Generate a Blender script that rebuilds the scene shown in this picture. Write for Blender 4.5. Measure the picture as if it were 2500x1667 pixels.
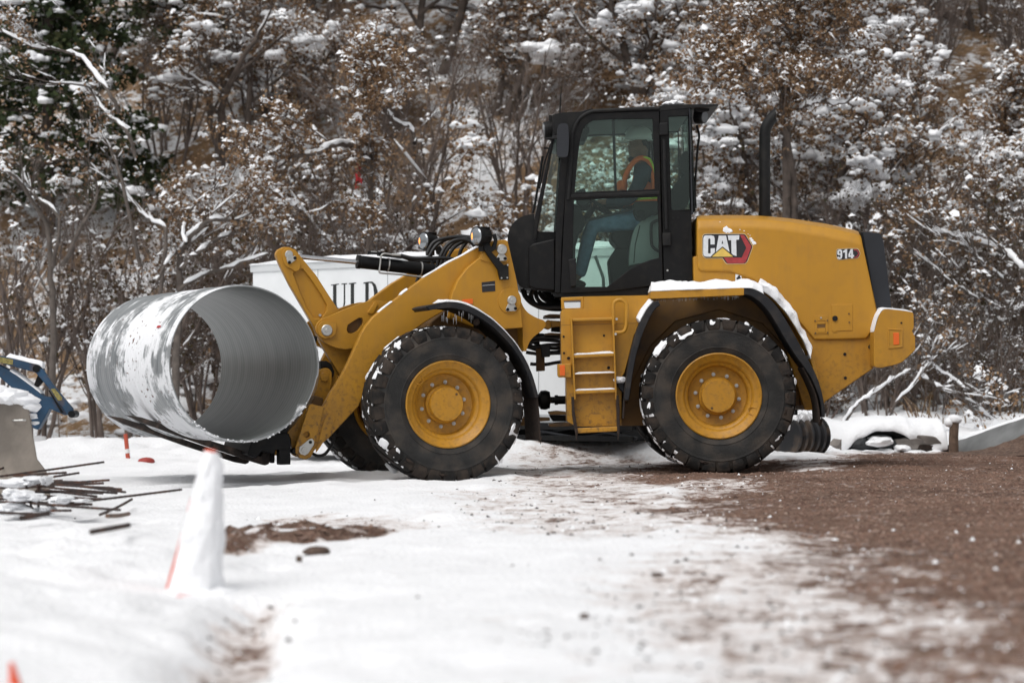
import bpy, bmesh, math, random
import numpy as np
from mathutils import Vector, Matrix, noise
from mathutils.geometry import tessellate_polygon

scene = bpy.context.scene
for o in list(bpy.data.objects):
    bpy.data.objects.remove(o)

# ---------------------------------------------------------------- camera, sky, sun, exposure
F_PX, CX, CY = 85 / 36 * 2500, 1250.0, 833.5
CAM = Vector((0, 0, 0.757))
PITCH = math.atan((956.7 - CY) / F_PX)
cam = bpy.data.cameras.new('camera')
cam.lens = 85; cam.sensor_width = 36; cam.clip_end = 2000; cam.clip_start = 0.1
cam.dof.use_dof = True; cam.dof.focus_distance = 21.3; cam.dof.aperture_fstop = 2.3
camo = bpy.data.objects.new('camera', cam)
scene.collection.objects.link(camo)
camo.location = CAM; camo.rotation_euler = (math.pi / 2 + PITCH, 0, 0)
scene.camera = camo

SUN_EL, SUN_AZ = math.radians(58), math.radians(215)     # azimuth: from behind the camera, to its left
world = bpy.data.worlds.new('World'); scene.world = world; world.use_nodes = True
wn, wl = world.node_tree.nodes, world.node_tree.links
sky = wn.new('ShaderNodeTexSky'); sky.sky_type = 'NISHITA'; sky.sun_disc = False
sky.sun_elevation = SUN_EL; sky.sun_rotation = SUN_AZ; sky.dust_density = 4.0; sky.air_density = 1.0; sky.ozone_density = 1.0
hs = wn.new('ShaderNodeHueSaturation'); hs.inputs['Saturation'].default_value = 0.12   # overcast: a grey-white sky
wl.new(sky.outputs[0], hs.inputs['Color'])
bg = wn['Background']; bg.inputs['Strength'].default_value = 0.15
wl.new(hs.outputs[0], bg.inputs['Color'])
sl = bpy.data.lights.new('sun', 'SUN'); sl.energy = 1.3; sl.angle = math.radians(50); sl.color = (1, 0.97, 0.93)
suno = bpy.data.objects.new('sun', sl); scene.collection.objects.link(suno)
sd = Vector((math.sin(SUN_AZ) * math.cos(SUN_EL), math.cos(SUN_AZ) * math.cos(SUN_EL), math.sin(SUN_EL)))
suno.rotation_euler = sd.to_track_quat('Z', 'Y').to_euler()
suno.location = sd * 60
vs = scene.view_settings
vs.view_transform = 'Standard'; vs.look = 'None'; vs.gamma = 1; vs.use_curve_mapping = False; vs.exposure = -0.16
scene.cycles.use_denoising = True
scene.cycles.max_bounces = 6; scene.cycles.transparent_max_bounces = 16; scene.cycles.diffuse_bounces = 3

# ---------------------------------------------------------------- measuring the place
def ray(u, v):
    xc, zc = (u - CX) / F_PX, (CY - v) / F_PX
    c, s = math.cos(PITCH), math.sin(PITCH)
    return Vector((xc, c - zc * s, s + zc * c))

def at(u, v, Y):
    d = ray(u, v)
    return CAM + d * (Y / d.y)

ZONES = {'1': (150, 550, .4145), '2': (650, 500, .44643), '3': (1200, 220, .34443), '4': (1230, 650, .35073),
         '5': (1650, 230, .49104), '8': (650, 520, .27636), 'b4': (1350, 280, .2807), 'b5': (1680, 540, .19772),
         'b6': (2050, 450, .38265), 'b7': (650, 600, .3507), 'b8': (1230, 650, .29984), 'c1': (0, 840, .3188),
         'c2': (1880, 960, .2636), 'c3': (860, 760, .28061), 'c4': (480, 1040, .34014), 'd': (0, 0, 1.06293), 'l': (0, 0, .3827), 'm': (700, 0, .35714), 'r': (1650, 0, .3614)}

def Q(z, *n):
    x0, y0, k = ZONES[z]
    return [(x0 + n[i] * k, y0 + n[i + 1] * k) for i in range(0, len(n), 2)]

class Frame:
    def __init__(s, ox, oy, deg):
        a = math.radians(deg)
        s.o = Vector((ox, oy, 0)); s.a = a
        s.ex = Vector((math.cos(a), math.sin(a), 0)); s.ew = Vector((-math.sin(a), math.cos(a), 0))
    def at(s, p, w):
        d = ray(*p)
        t = (w - (CAM - s.o).dot(s.ew)) / d.dot(s.ew)
        return CAM + d * t
    def loc(s, P):
        q = P - s.o
        return Vector((q.dot(s.ex), q.dot(s.ew), P.z))
    def glob(s, x, w, z):
        return s.o + s.ex * x + s.ew * w + Vector((0, 0, z))

RF = Frame(1.814, 22.2, 0)            # rear half of the loader
_a = math.radians(17)
FF = Frame(0.45 - 1.35 * math.cos(_a), 22.2 - 1.35 * math.sin(_a), 17)   # front half, steered toward the camera

# ---------------------------------------------------------------- numpy noise
def _hash(ix, iy, seed):
    n = (ix.astype(np.int64) * 374761393 + iy.astype(np.int64) * 668265263 + seed * 974711) & 0x7fffffff
    n = ((n ^ (n >> 13)) * 1274126177) & 0x7fffffff
    n = (n ^ (n >> 16)) & 0xffff
    return n / 65535.0
def vnoise(x, y, seed=0):
    ix, iy = np.floor(x), np.floor(y)
    fx, fy = x - ix, y - iy
    fx = fx * fx * (3 - 2 * fx); fy = fy * fy * (3 - 2 * fy)
    a, b = _hash(ix, iy, seed), _hash(ix + 1, iy, seed)
    c, d = _hash(ix, iy + 1, seed), _hash(ix + 1, iy + 1, seed)
    return (a * (1 - fx) + b * fx) * (1 - fy) + (c * (1 - fx) + d * fx) * fy - 0.5
def fbm(x, y, seed=0, octs=4):
    r, a = 0, 1.0
    for i in range(octs):
        r = r + a * vnoise(x, y, seed + i * 7); x, y, a = x * 2.03, y * 2.03, a * 0.5
    return r

# ---------------------------------------------------------------- materials
MATS = {}
def mat(name, col, rough=0.5, metal=0.0, var=0.0, vscale=6.0, col2=None, c2scale=3.0, c2amt=0.5, c2soft=0.1, bump=0.0, bscale=40, spec=0.5, dirt=None, coat=0.0):
    if name in MATS: return MATS[name]
    m = bpy.data.materials.new(name); m.use_nodes = True
    nt = m.node_tree; N, L = nt.nodes, nt.links
    b = N['Principled BSDF']
    b.inputs['Roughness'].default_value = rough; b.inputs['Metallic'].default_value = metal
    b.inputs['Specular IOR Level'].default_value = spec; b.inputs['Coat Weight'].default_value = coat
    b.inputs['Base Color'].default_value = (*col, 1)
    tc = N.new('ShaderNodeTexCoord')
    cur = None
    def nz(scale, det=4):
        n = N.new('ShaderNodeTexNoise'); n.inputs['Scale'].default_value = scale; n.inputs['Detail'].default_value = det
        L.new(tc.outputs['Object'], n.inputs['Vector']); return n.outputs['Fac']
    def mixc(fac, a, bcol):
        mx = N.new('ShaderNodeMix'); mx.data_type = 'RGBA'
        L.new(fac, mx.inputs[0])
        if isinstance(a, tuple): mx.inputs[6].default_value = (*a, 1)
        else: L.new(a, mx.inputs[6])
        if isinstance(bcol, tuple): mx.inputs[7].default_value = (*bcol, 1)
        else: L.new(bcol, mx.inputs[7])
        return mx.outputs[2]
    def ramp(src, lo, hi):
        r = N.new('ShaderNodeMapRange'); r.inputs['From Min'].default_value = lo; r.inputs['From Max'].default_value = hi
        L.new(src, r.inputs['Value']); return r.outputs['Result']
    cur = col
    if var:
        lo = tuple(c * (1 - var) for c in col); hi = tuple(min(1, c * (1 + var)) for c in col)
        cur = mixc(ramp(nz(vscale), .3, .7), lo, hi)
    if col2:
        cur = mixc(ramp(nz(c2scale, 8), 1 - c2amt - c2soft, 1 - c2amt + c2soft), cur, col2)
    if not isinstance(cur, tuple): L.new(cur, b.inputs['Base Color'])
    if bump:
        bp = N.new('ShaderNodeBump'); bp.inputs['Strength'].default_value = bump; bp.inputs['Distance'].default_value = 0.02
        L.new(nz(bscale, 6), bp.inputs['Height']); L.new(bp.outputs[0], b.inputs['Normal'])
    MATS[name] = m
    return m

YEL = mat('loader_paint', (.46, .226, .021), .36, var=.04, vscale=2.5, col2=(.40, .198, .026), c2scale=9, c2amt=.36, c2soft=.18, spec=.35, bump=.03, bscale=220)
YEL2 = mat('rim_paint', (.46, .222, .020), .36, spec=.35, var=.06, vscale=4, bump=.02, bscale=200)
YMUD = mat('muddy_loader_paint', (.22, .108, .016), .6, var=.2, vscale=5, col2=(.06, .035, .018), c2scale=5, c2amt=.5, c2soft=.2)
BLK = mat('black_paint', (.005, .005, .0055), .5, var=.2, col2=(.011, .010, .009), c2scale=14, c2amt=.4, spec=.22)
BPL = mat('black_plastic', (.0075, .0075, .008), .55, var=.2, bump=.03, bscale=300, col2=(.016, .015, .014), c2scale=11, c2amt=.42, spec=.25)
GPL = mat('grey_plastic', (.022, .024, .029), .5, var=.1, bump=.03, bscale=200, spec=.3)
RUB = mat('tyre_rubber', (.029, .0285, .028), .82, var=.3, vscale=5, col2=(.066, .055, .046), c2scale=5.5, c2amt=.44, c2soft=.12, bump=.25, bscale=60, spec=.25)
RUBM = mat('muddy_rubber', (.014, .013, .0125), .8, var=.3, vscale=9, col2=(.046, .035, .028), c2scale=8, c2amt=.45, c2soft=.10, bump=.3, bscale=80, spec=.25)
FND = mat('fender_rubber', (.014, .0145, .017), .6, var=.15, col2=(.035, .03, .027), c2scale=9, c2amt=.4, bump=.1, bscale=90, spec=.3)
MUD = mat('dried_mud', (.028, .017, .012), .9, var=.4, vscale=20, bump=.6, bscale=60)
STL = mat('zinc_steel', (.52, .52, .50), .38, .7, var=.12)
CHR = mat('chrome_rod', (.62, .62, .63), .16, 1.0)
ORG = mat('orange_reflector', (.75, .13, .01), .3, var=.05)
SNOW = mat('snow', (.88, .89, .91), .75, var=.025, vscale=9, bump=.5, bscale=26, spec=.2)
SNOWF = mat('fine_snow', (.87, .88, .90), .8, var=.03, spec=.1)
WHT = mat('white_enamel', (.74, .76, .77), .35, var=.03)
HOSE = mat('hose_rubber', (.012, .012, .013), .42)

def grime(m, lo=.35, hi=1.35, k=1.0):
    # road film: thin streaks running down, and mud spray that thins out with height
    N, L = m.node_tree.nodes, m.node_tree.links; b = N['Principled BSDF']
    src = b.inputs['Base Color'].links[0].from_socket
    tc = N.new('ShaderNodeTexCoord'); mp = N.new('ShaderNodeMapping'); mp.inputs['Scale'].default_value = (13, 13, 1.1); L.new(tc.outputs['Object'], mp.inputs['Vector'])
    def nz(vec, sc, det=5):
        n = N.new('ShaderNodeTexNoise'); n.inputs['Scale'].default_value = sc; n.inputs['Detail'].default_value = det; n.inputs['Roughness'].default_value = .6; L.new(vec, n.inputs['Vector']); return n.outputs['Fac']
    def rg(s, a, b_, c=0, d=1):
        r = N.new('ShaderNodeMapRange'); r.inputs[1].default_value = a; r.inputs[2].default_value = b_; r.inputs[3].default_value = c; r.inputs[4].default_value = d; L.new(s, r.inputs[0]); return r.outputs[0]
    def mx(f, a, col):
        q = N.new('ShaderNodeMix'); q.data_type = 'RGBA'; L.new(f, q.inputs[0]); L.new(a, q.inputs[6]); q.inputs[7].default_value = (*col, 1); return q.outputs[2]
    def ml(a, b_):
        q = N.new('ShaderNodeMath'); q.operation = 'MULTIPLY'; L.new(a, q.inputs[0]); L.new(b_, q.inputs[1]); return q.outputs[0]
    sep = N.new('ShaderNodeSeparateXYZ'); L.new(tc.outputs['Object'], sep.inputs[0])
    st = rg(nz(mp.outputs[0], 1.0), .50, .72, 0, .30)
    c = mx(st, src, (.27, .15, .05))
    low = rg(sep.outputs['Z'], lo, hi, k, 0)
    spray = ml(rg(nz(tc.outputs['Object'], 26, 6), .50, .66, 0, .75), low)
    c = mx(spray, c, (.075, .046, .030))
    film = ml(rg(nz(tc.outputs['Object'], 3.5, 5), .40, .65, 0, .30), low)
    c = mx(film, c, (.16, .09, .04))
    L.new(c, b.inputs['Base Color'])
    n = nz(tc.outputs['Object'], 6, 5); L.new(rg(n, .3, .7, .30, .52), b.inputs['Roughness'])
grime(YEL); grime(YEL2, 50, 60, .42)
def glassmat(name, tint, rough=.02, gl=.10):
    m = bpy.data.materials.new(name); m.use_nodes = True
    N, L = m.node_tree.nodes, m.node_tree.links
    N.remove(N['Principled BSDF'])
    tr = N.new('ShaderNodeBsdfTransparent'); tr.inputs[0].default_value = (*tint, 1)
    gs = N.new('ShaderNodeBsdfGlossy'); gs.inputs['Roughness'].default_value = rough; gs.inputs[0].default_value = (.9, .95, .95, 1)
    fr = N.new('ShaderNodeFresnel'); fr.inputs[0].default_value = 1.45
    mx = N.new('ShaderNodeMixShader')
    L.new(fr.outputs[0], mx.inputs[0]); L.new(tr.outputs[0], mx.inputs[1]); L.new(gs.outputs[0], mx.inputs[2])
    L.new(mx.outputs[0], N['Material Output'].inputs[0])
    return m
GLASS = glassmat('cab_glass', (.83, .92, .885))

# ---------------------------------------------------------------- mesh helpers
def link(o):
    scene.collection.objects.link(o); return o

def attach(o, parent):
    if parent is not None:
        o.parent = parent
        if parent.parent is None and parent.type == 'EMPTY':
            o.matrix_parent_inverse = parent.matrix_basis.inverted()

def mk(name, verts, faces, m, parent=None, smooth=True, bevel=0.0, segs=2):
    me = bpy.data.meshes.new(name)
    me.from_pydata([tuple(v) for v in verts], [], faces)
    if smooth: me.shade_smooth()
    for x in (m if isinstance(m, (list, tuple)) else [m]): me.materials.append(x)
    o = link(bpy.data.objects.new(name, me))
    attach(o, parent)
    if bevel:
        b = o.modifiers.new('bevel', 'BEVEL'); b.width = bevel; b.segments = segs; b.limit_method = 'ANGLE'
        b.angle_limit = math.radians(32)
        wn_ = o.modifiers.new('weighted', 'WEIGHTED_NORMAL'); wn_.keep_sharp = True
    elif smooth:
        try: me.set_sharp_from_angle(angle=math.radians(38))
        except Exception: pass
    return o

def thing(name, label, cat, loc, group=None):
    o = link(bpy.data.objects.new(name, None)); o.location = loc
    o.empty_display_size = .2
    bpy.context.view_layer.update()
    return tag(o, label, cat, group)

def tag(o, label=None, cat=None, group=None, kind=None):
    if label: o['label'] = label
    if cat: o['category'] = cat
    if group: o['group'] = group
    if kind: o['kind'] = kind
    return o

def smooth_path(pts, n=6, closed=False):
    P = [Vector(p) for p in pts]
    out = []
    m = len(P)
    rng = range(m) if closed else range(m - 1)
    for i in rng:
        p0 = P[(i - 1) % m] if (closed or i > 0) else P[i]
        p1, p2 = P[i], P[(i + 1) % m]
        p3 = P[(i + 2) % m] if (closed or i + 2 < m) else p2
        for k in range(n):
            t = k / n
            out.append(0.5 * ((2 * p1) + (p2 - p0) * t + (2 * p0 - 5 * p1 + 4 * p2 - p3) * t * t + (3 * p1 - p0 - 3 * p2 + p3) * t ** 3))
    if not closed: out.append(P[-1])
    return out

def sm2(pts, n=5, closed=False):
    return [(p.x, p.y) for p in smooth_path([(a, b, 0) for a, b in pts], n, closed)]

def tube_geo(path, rad, sides=10, cap=True):
    P = [Vector(p) for p in path]; n = len(P)
    R = rad if isinstance(rad, (list, tuple)) else [rad] * n
    V, Fc = [], []
    t0 = (P[1] - P[0]).normalized()
    up = Vector((0, 0, 1)) if abs(t0.z) < .9 else Vector((1, 0, 0))
    nrm = (up - t0 * up.dot(t0)).normalized()
    for i in range(n):
        t = (P[min(i + 1, n - 1)] - P[max(i - 1, 0)])
        t = t.normalized() if t.length > 1e-9 else t0
        nrm = (nrm - t * nrm.dot(t))
        nrm = nrm.normalized() if nrm.length > 1e-6 else t.orthogonal().normalized()
        bn = t.cross(nrm)
        for k in range(sides):
            a = 2 * math.pi * k / sides
            V.append(P[i] + (nrm * math.cos(a) + bn * math.sin(a)) * R[i])
    for i in range(n - 1):
        for k in range(sides):
            k2 = (k + 1) % sides
            Fc.append((i * sides + k, i * sides + k2, (i + 1) * sides + k2, (i + 1) * sides + k))
    if cap:
        Fc.append(tuple(range(sides))[::-1]); Fc.append(tuple((n - 1) * sides + k for k in range(sides)))
    return V, Fc

def tube(name, path, rad, m, parent=None, sides=10):
    V, Fc = tube_geo(path, rad, sides)
    return mk(name, V, Fc, m, parent)

class Geo:
    def __init__(s): s.v, s.f, s.mi = [], [], []
    def add(s, V, Fc, mi=0):
        b = len(s.v); s.v += [tuple(v) for v in V]
        for f in Fc: s.f.append(tuple(i + b for i in f)); s.mi.append(mi)
    def build(s, name, m, parent=None, smooth=True, bevel=0, segs=2):
        o = mk(name, s.v, s.f, m, parent, smooth, bevel, segs)
        if any(s.mi): o.data.polygons.foreach_set('material_index', s.mi)
        return o

def prism_geo(loops3, ext):
    """loops3: list of loops of world points (first the outline, then holes); ext: extrusion vector"""
    tris = tessellate_polygon(loops3)
    flat = [p for lp in loops3 for p in lp]; n = len(flat)
    V = list(flat) + [p + ext for p in flat]
    Fc = []
    # orientation: want near face normal opposite to ext
    nsum = Vector((0, 0, 0))
    for t in tris:
        nsum += (flat[t[1]] - flat[t[0]]).cross(flat[t[2]] - flat[t[0]])
    flip = nsum.dot(ext) > 0
    for t in tris:
        t = tuple(t)[::-1] if flip else tuple(t)
        Fc.append(t); Fc.append(tuple(i + n for i in t[::-1]))
    b = 0
    c = sum((p for p in loops3[0]), Vector()) / len(loops3[0])
    en = ext.normalized()
    for li, lp in enumerate(loops3):
        k = len(lp)
        area = Vector((0, 0, 0))
        for i in range(k): area += (lp[i] - c).cross(lp[(i + 1) % k] - c)
        pos = area.dot(en) > 0
        if li: pos = not pos
        for i in range(k):
            j = (i + 1) % k
            q = (b + i, b + j, b + j + n, b + i + n)
            Fc.append(q if pos else q[::-1])
        b += k
    return V, Fc

def prism(name, fr, loops, w0, w1, m, parent=None, bevel=.006, segs=2):
    if not isinstance(loops[0], list): loops = [loops]
    L3 = [[fr.at(p, w0) for p in lp] for lp in loops]
    V, Fc = prism_geo(L3, fr.ew * (w1 - w0))
    return mk(name, V, Fc, m, parent, smooth=bool(bevel), bevel=bevel, segs=segs)

def circ(c, r, n=16, ry=None):
    ry = ry or r
    return [(c[0] + r * math.cos(2 * math.pi * i / n), c[1] + ry * math.sin(2 * math.pi * i / n)) for i in range(n)]

def disc_geo(c, axis, r, th, n=16):
    """a short cylinder from c along axis (vector) of thickness th"""
    ax = axis.normalized()
    return tube_geo([c, c + ax * th], r, n)

def box_geo(c, ex, ey, ez):
    c = Vector(c)
    V = [c + ex * a + ey * b + ez * d for a in (-1, 1) for b in (-1, 1) for d in (-1, 1)]
    Fc = [(0, 1, 3, 2), (4, 6, 7, 5), (0, 4, 5, 1), (2, 3, 7, 6), (0, 2, 6, 4), (1, 5, 7, 3)]
    if ex.cross(ey).dot(ez) < 0: Fc = [f[::-1] for f in Fc]
    return V, Fc

_ICO = {}
def ico(sub):
    if sub not in _ICO:
        bm = bmesh.new(); bmesh.ops.create_icosphere(bm, subdivisions=sub, radius=1)
        bm.verts.ensure_lookup_table()
        _ICO[sub] = ([v.co.copy() for v in bm.verts], [tuple(v.index for v in f.verts) for f in bm.faces]); bm.free()
    return _ICO[sub]

def blob_geo(c, rx, ry, rz, seed=0, amp=.3, fq=1.3, sub=2, flat=None):
    V0, F0 = ico(sub); V = []
    off = Vector((seed * 3.17, seed * 1.73, seed * .91))
    for p in V0:
        k = 1 + amp * noise.noise(p * fq + off) + amp * .5 * noise.noise(p * fq * 2.7 + off)
        q = Vector((p.x * rx * k, p.y * ry * k, p.z * rz * k))
        if flat is not None and q.z < -flat * rz: q.z = -flat * rz
        V.append(Vector(c) + q)
    return V, F0

def snow_sheet(name, parent, path, ext, th, nw=8, seed=1, mat_=None, rag=.25, up=Vector((0, 0, 1)), cover=None):
    """lumpy snow lying along PATH (world points), EXT wide, TH thick; edges ragged"""
    g = Geo(); P = [Vector(p) for p in path]; n = len(P)
    def row(i, top):
        out = []
        for j in range(nw + 1):
            t = j / nw
            p = P[i] + ext * t
            e = min(t, 1 - t) * 2
            nn = noise.noise(p * 5 + Vector((seed, 0, 0))) + .6 * noise.noise(p * 13 + Vector((seed, 3, 0)))
            k = (1 - (1 - e) ** 4) * (1 + .55 * nn)
            tt = max(0.004, th * k)
            sh = ext.normalized() * (rag * th * noise.noise(p * 9 + Vector((seed * 2, 0, 7))) if j in (0, nw) else 0)
            if i in (0, n - 1): tt *= .3
            out.append(p + sh + (up * tt if top else up * -.004))
        return out
    V = []
    for i in range(n): V += row(i, True)
    m = nw + 1
    Fc = [(i * m + j, i * m + j + 1, (i + 1) * m + j + 1, (i + 1) * m + j) for i in range(n - 1) for j in range(nw)]
    b = len(V)
    for i in range(n): V += row(i, False)
    Fc += [(b + i * m + j, b + (i + 1) * m + j, b + (i + 1) * m + j + 1, b + i * m + j + 1) for i in range(n - 1) for j in range(nw)]
    for i in range(n - 1):
        Fc.append((i * m, (i + 1) * m, b + (i + 1) * m, b + i * m))
        Fc.append((i * m + nw, b + i * m + nw, b + (i + 1) * m + nw, (i + 1) * m + nw))
    for j in range(nw):
        Fc.append((j, b + j, b + j + 1, j + 1))
        e = (n - 1) * m
        Fc.append((e + j, e + j + 1, b + e + j + 1, b + e + j))
    me = mk(name, V, Fc, mat_ or SNOW, parent, smooth=True)
    bm = bmesh.new(); bm.from_mesh(me.data); bmesh.ops.recalc_face_normals(bm, faces=bm.faces); bm.to_mesh(me.data); bm.free()
    return me
# ---------------------------------------------------------------- ground
def gbase(x, y):
    x = np.asarray(x, float); y = np.asarray(y, float)
    s = np.clip(x + .6, -3.5, 3.2)
    z = .029 * s
    z = z + np.clip(y - 27, 0, 30) * (.010 + .030 / (1 + np.exp(-(x - 3) * 1.2)))          # the yard lifts toward the hill, more at right
    return z

def poly_sd(px, py, poly):
    """signed distance, positive inside"""
    n = len(poly); d = np.full(px.shape, 1e9); ins = np.zeros(px.shape, bool)
    for i in range(n):
        ax, ay = poly[i]; bx, by = poly[(i + 1) % n]
        ex, ey = bx - ax, by - ay
        t = np.clip(((px - ax) * ex + (py - ay) * ey) / (ex * ex + ey * ey + 1e-12), 0, 1)
        d = np.minimum(d, np.hypot(px - ax - t * ex, py - ay - t * ey))
        c = ((ay > py) != (by > py)) & (px < (bx - ax) * (py - ay) / (by - ay + 1e-12) + ax)
        ins ^= c
    return np.where(ins, d, -d)

def gpt(u, v):
    d = ray(u, v); p = CAM.copy(); t = CAM.z / max(1e-3, -d.z)
    for _ in range(12):
        p = CAM + d * t
        t = (CAM.z - float(gbase(p.x, p.y))) / max(1e-3, -d.z)
    return (p.x, p.y)
def gpoly(*pts): return [gpt(u, v) for u, v in pts]

DIRT = gpoly((1520, 1150), (1560, 1134), (1700, 1132), (1900, 1120), (2150, 1100), (2600, 1096), (3300, 1250), (3900, 1900), (2400, 2000),
             (2080, 1800), (2035, 1680), (2000, 1575), (1985, 1485), (1975, 1420), (1950, 1370), (1850, 1318), (1740, 1290), (1640, 1256), (1600, 1205),
             (1560, 1170))
RIDGE1 = gpoly((530, 1316), (640, 1304), (720, 1292), (800, 1302), (770, 1316), (640, 1330), (535, 1336))
RIDGE2 = gpoly((530, 1342), (700, 1328), (860, 1312), (985, 1304), (950, 1322), (800, 1342), (660, 1358), (580, 1384), (525, 1388))
TRACK = gpoly((565, 1470), (690, 1462), (680, 1690), (450, 1740), (410, 1690))
STREAK = [gpoly((1570, 1182), (1840, 1163), (1860, 1198), (1620, 1212)), gpoly((1900, 1112), (2080, 1108), (2060, 1145), (1900, 1150)), gpoly((1690, 1232), (1830, 1216), (1850, 1236), (1710, 1250)),
          gpoly((1950, 1395), (2330, 1372), (2420, 1400), (2000, 1425)), gpoly((1700, 1330), (1960, 1300), (2000, 1330), (1760, 1360)), gpoly((2080, 1560), (2330, 1520), (2400, 1560), (2150, 1600))]
STAIN = [gpoly((600, 1275), (760, 1262), (1000, 1270), (1100, 1292), (900, 1300), (650, 1290)),
         gpoly((1060, 1205), (1500, 1185), (1750, 1290), (1500, 1330), (1200, 1310)),
         gpoly((1225, 1146), (1300, 1128), (1700, 1128), (1700, 1200), (1650, 1250), (1380, 1240), (1250, 1190)),
         gpoly((1450, 1400), (1800, 1330), (2300, 1500), (2420, 1700), (1600, 1700), (1500, 1560)),
         gpoly((560, 1095), (800, 1085), (900, 1100), (700, 1112))]
BERM = [(-1.2, 24.3), (2.2, 24.3), (2.3, 27.0), (-1.0, 27.0)]

_dr = random.Random(19)
DENTS = [(_dr.uniform(-2.6, .9), _dr.uniform(6.2, 19), _dr.uniform(.07, .16)) for _ in range(70)]
def ground_fields(X, Y):
    z = gbase(X, Y)
    n1 = fbm(X * .9, Y * .9, 3, 4); n2 = fbm(X * 4, Y * 4, 11, 4); n3 = fbm(X * 13, Y * 13, 23, 3)
    sd = poly_sd(X + .5 * fbm(X * 1.1, Y * .9, 5, 4), Y + .9 * fbm(X * .9, Y * .7, 8, 4), DIRT)
    soft = np.clip(.35 + (15 - Y) * .07, .35, .9)
    dirt = np.clip(.5 + sd / (2 * soft), 0, 1)
    r1 = np.clip(.5 + poly_sd(X, Y + .25 * n2, RIDGE1) / .12, 0, 1); r2 = np.clip(.5 + poly_sd(X, Y + .35 * n2, RIDGE2) / .16, 0, 1)
    dirt = np.maximum(dirt, .98 * np.maximum(r1, r2))
    stain = 0 * X
    for i, s in enumerate(STAIN):
        stain = np.maximum(stain, (.44, .42, .52, .48, .42)[i] * np.clip(.5 + poly_sd(X, Y + .3 * n1, s) / (.5 if i != 0 else .25), 0, 1))
    track = np.clip(.5 + poly_sd(X + .12 * n2, Y, TRACK) / .10, 0, 1)
    dirt = np.maximum(dirt, stain); dirt = np.maximum(dirt, track * .60)
    for i, s in enumerate(STREAK):
        dirt = dirt - (.40, .46, .32, .16, .20, .12)[i] * np.clip(.5 + poly_sd(X + .2 * n1, Y + .5 * n1, s) / .35, 0, 1)
    # wheel tracks pressed along the gravel
    wt = sum(np.exp(-((Y - (c0 + .10 * fbm(X * .5, X * 0 + c0, 61, 3) - .06 * (X - 3))) / .26) ** 4) for c0 in (16.2, 18.3, 20.9, 22.9))
    z = z - .03 * wt * np.clip(dirt * 2 - .6, 0, 1)
    # relief
    snowy = 1 - np.clip(dirt * 1.6, 0, 1)
    z = z + .040 * n1 * (.4 + .6 * snowy) + snowy * (.030 * n2 + .009 * n3)
    z = z + (1 - snowy) * (.016 * n2 + .016 * n3)
    z = z + .035 * snowy                                               # the snow has a thickness
    z = z + np.maximum(r1, r2) * (.05 + .05 * n2 + .03 * n3) - .06 * track
    # dents: old footprints and clods pressed into the snow
    for dx_, dy_, dr_ in DENTS:
        z = z - .035 * snowy * np.exp(-(((X - dx_) / (dr_ * .6)) ** 2 + ((Y - dy_) / dr_) ** 2) ** 2)
    # snow bank near the camera at left
    bank = np.clip((-1.0 - X + .35 * n1) / 1.2, 0, 1) * np.clip((13.5 - Y) / 3, 0, 1)
    z = z + .13 * bank * (1 + .5 * n1) + .05 * bank * n2
    bank2 = np.clip((-2.6 - X + .35 * n1) / 1.0, 0, 1) * np.clip((18.0 - Y) / 2, 0, 1) * np.clip((Y - 11) / 2, 0, 1)
    z = z + .10 * bank2
    # packed wheel rut in front of the front wheels
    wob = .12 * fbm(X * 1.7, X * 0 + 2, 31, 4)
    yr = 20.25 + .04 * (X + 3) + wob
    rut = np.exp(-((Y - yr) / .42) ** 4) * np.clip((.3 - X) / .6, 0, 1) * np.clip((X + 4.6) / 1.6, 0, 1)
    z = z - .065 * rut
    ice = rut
    # a second pair of ruts on the brown track
    z = z + .20 * np.clip(.5 + poly_sd(X, Y, BERM) / .8, 0, 1) ** 1.3 * (1 + .5 * n1)
    # low snow berm before the bushes at left
    z = z + .16 * np.exp(-((Y - 30.5 - .5 * n1) / 1.5) ** 2) * np.clip((-1.5 - X) / 2, 0, 1) * (1 + .9 * n1 + .3 * n2)
    return z, dirt, ice

xs = np.concatenate([[-400, -150, -60, -30, -18], np.linspace(-12, 12, 440), [18, 30, 60, 150, 400]])
ys = np.concatenate([[-200, -60, -15, -3, 0, 1.5], 2.6 * (36 / 2.6) ** (np.linspace(0, 1, 430)), [40, 55, 90, 200, 600]])
GX, GY = np.meshgrid(xs, ys)
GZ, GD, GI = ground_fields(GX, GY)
far = (np.abs(GX) > 12.5) | (GY < 2) | (GY > 37)
GZ = np.where(far, np.clip(gbase(GX, GY), -.2, .5) - .02, GZ)
nx, ny = len(xs), len(ys)
V = np.stack([GX.ravel(), GY.ravel(), GZ.ravel()], 1)
idx = np.arange(nx * ny).reshape(ny, nx)
Fq = np.stack([idx[:-1, :-1], idx[:-1, 1:], idx[1:, 1:], idx[1:, :-1]], -1).reshape(-1, 4)
me = bpy.data.meshes.new('ground')
me.vertices.add(len(V)); me.vertices.foreach_set('co', V.ravel())
me.loops.add(Fq.size); me.loops.foreach_set('vertex_index', Fq.ravel())
me.polygons.add(len(Fq)); me.polygons.foreach_set('loop_start', np.arange(0, Fq.size, 4)); me.polygons.foreach_set('loop_total', np.full(len(Fq), 4))
me.update(); me.shade_smooth()
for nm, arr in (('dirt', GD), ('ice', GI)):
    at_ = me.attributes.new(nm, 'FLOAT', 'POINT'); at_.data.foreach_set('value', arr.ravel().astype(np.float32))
ground = tag(link(bpy.data.objects.new('ground', me)), 'snowy yard ground with a brown gravel track', None, None, 'structure')

def gz(x, y):
    z, _, _ = ground_fields(np.array([float(x)]), np.array([float(y)]))
    return float(z[0])

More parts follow.
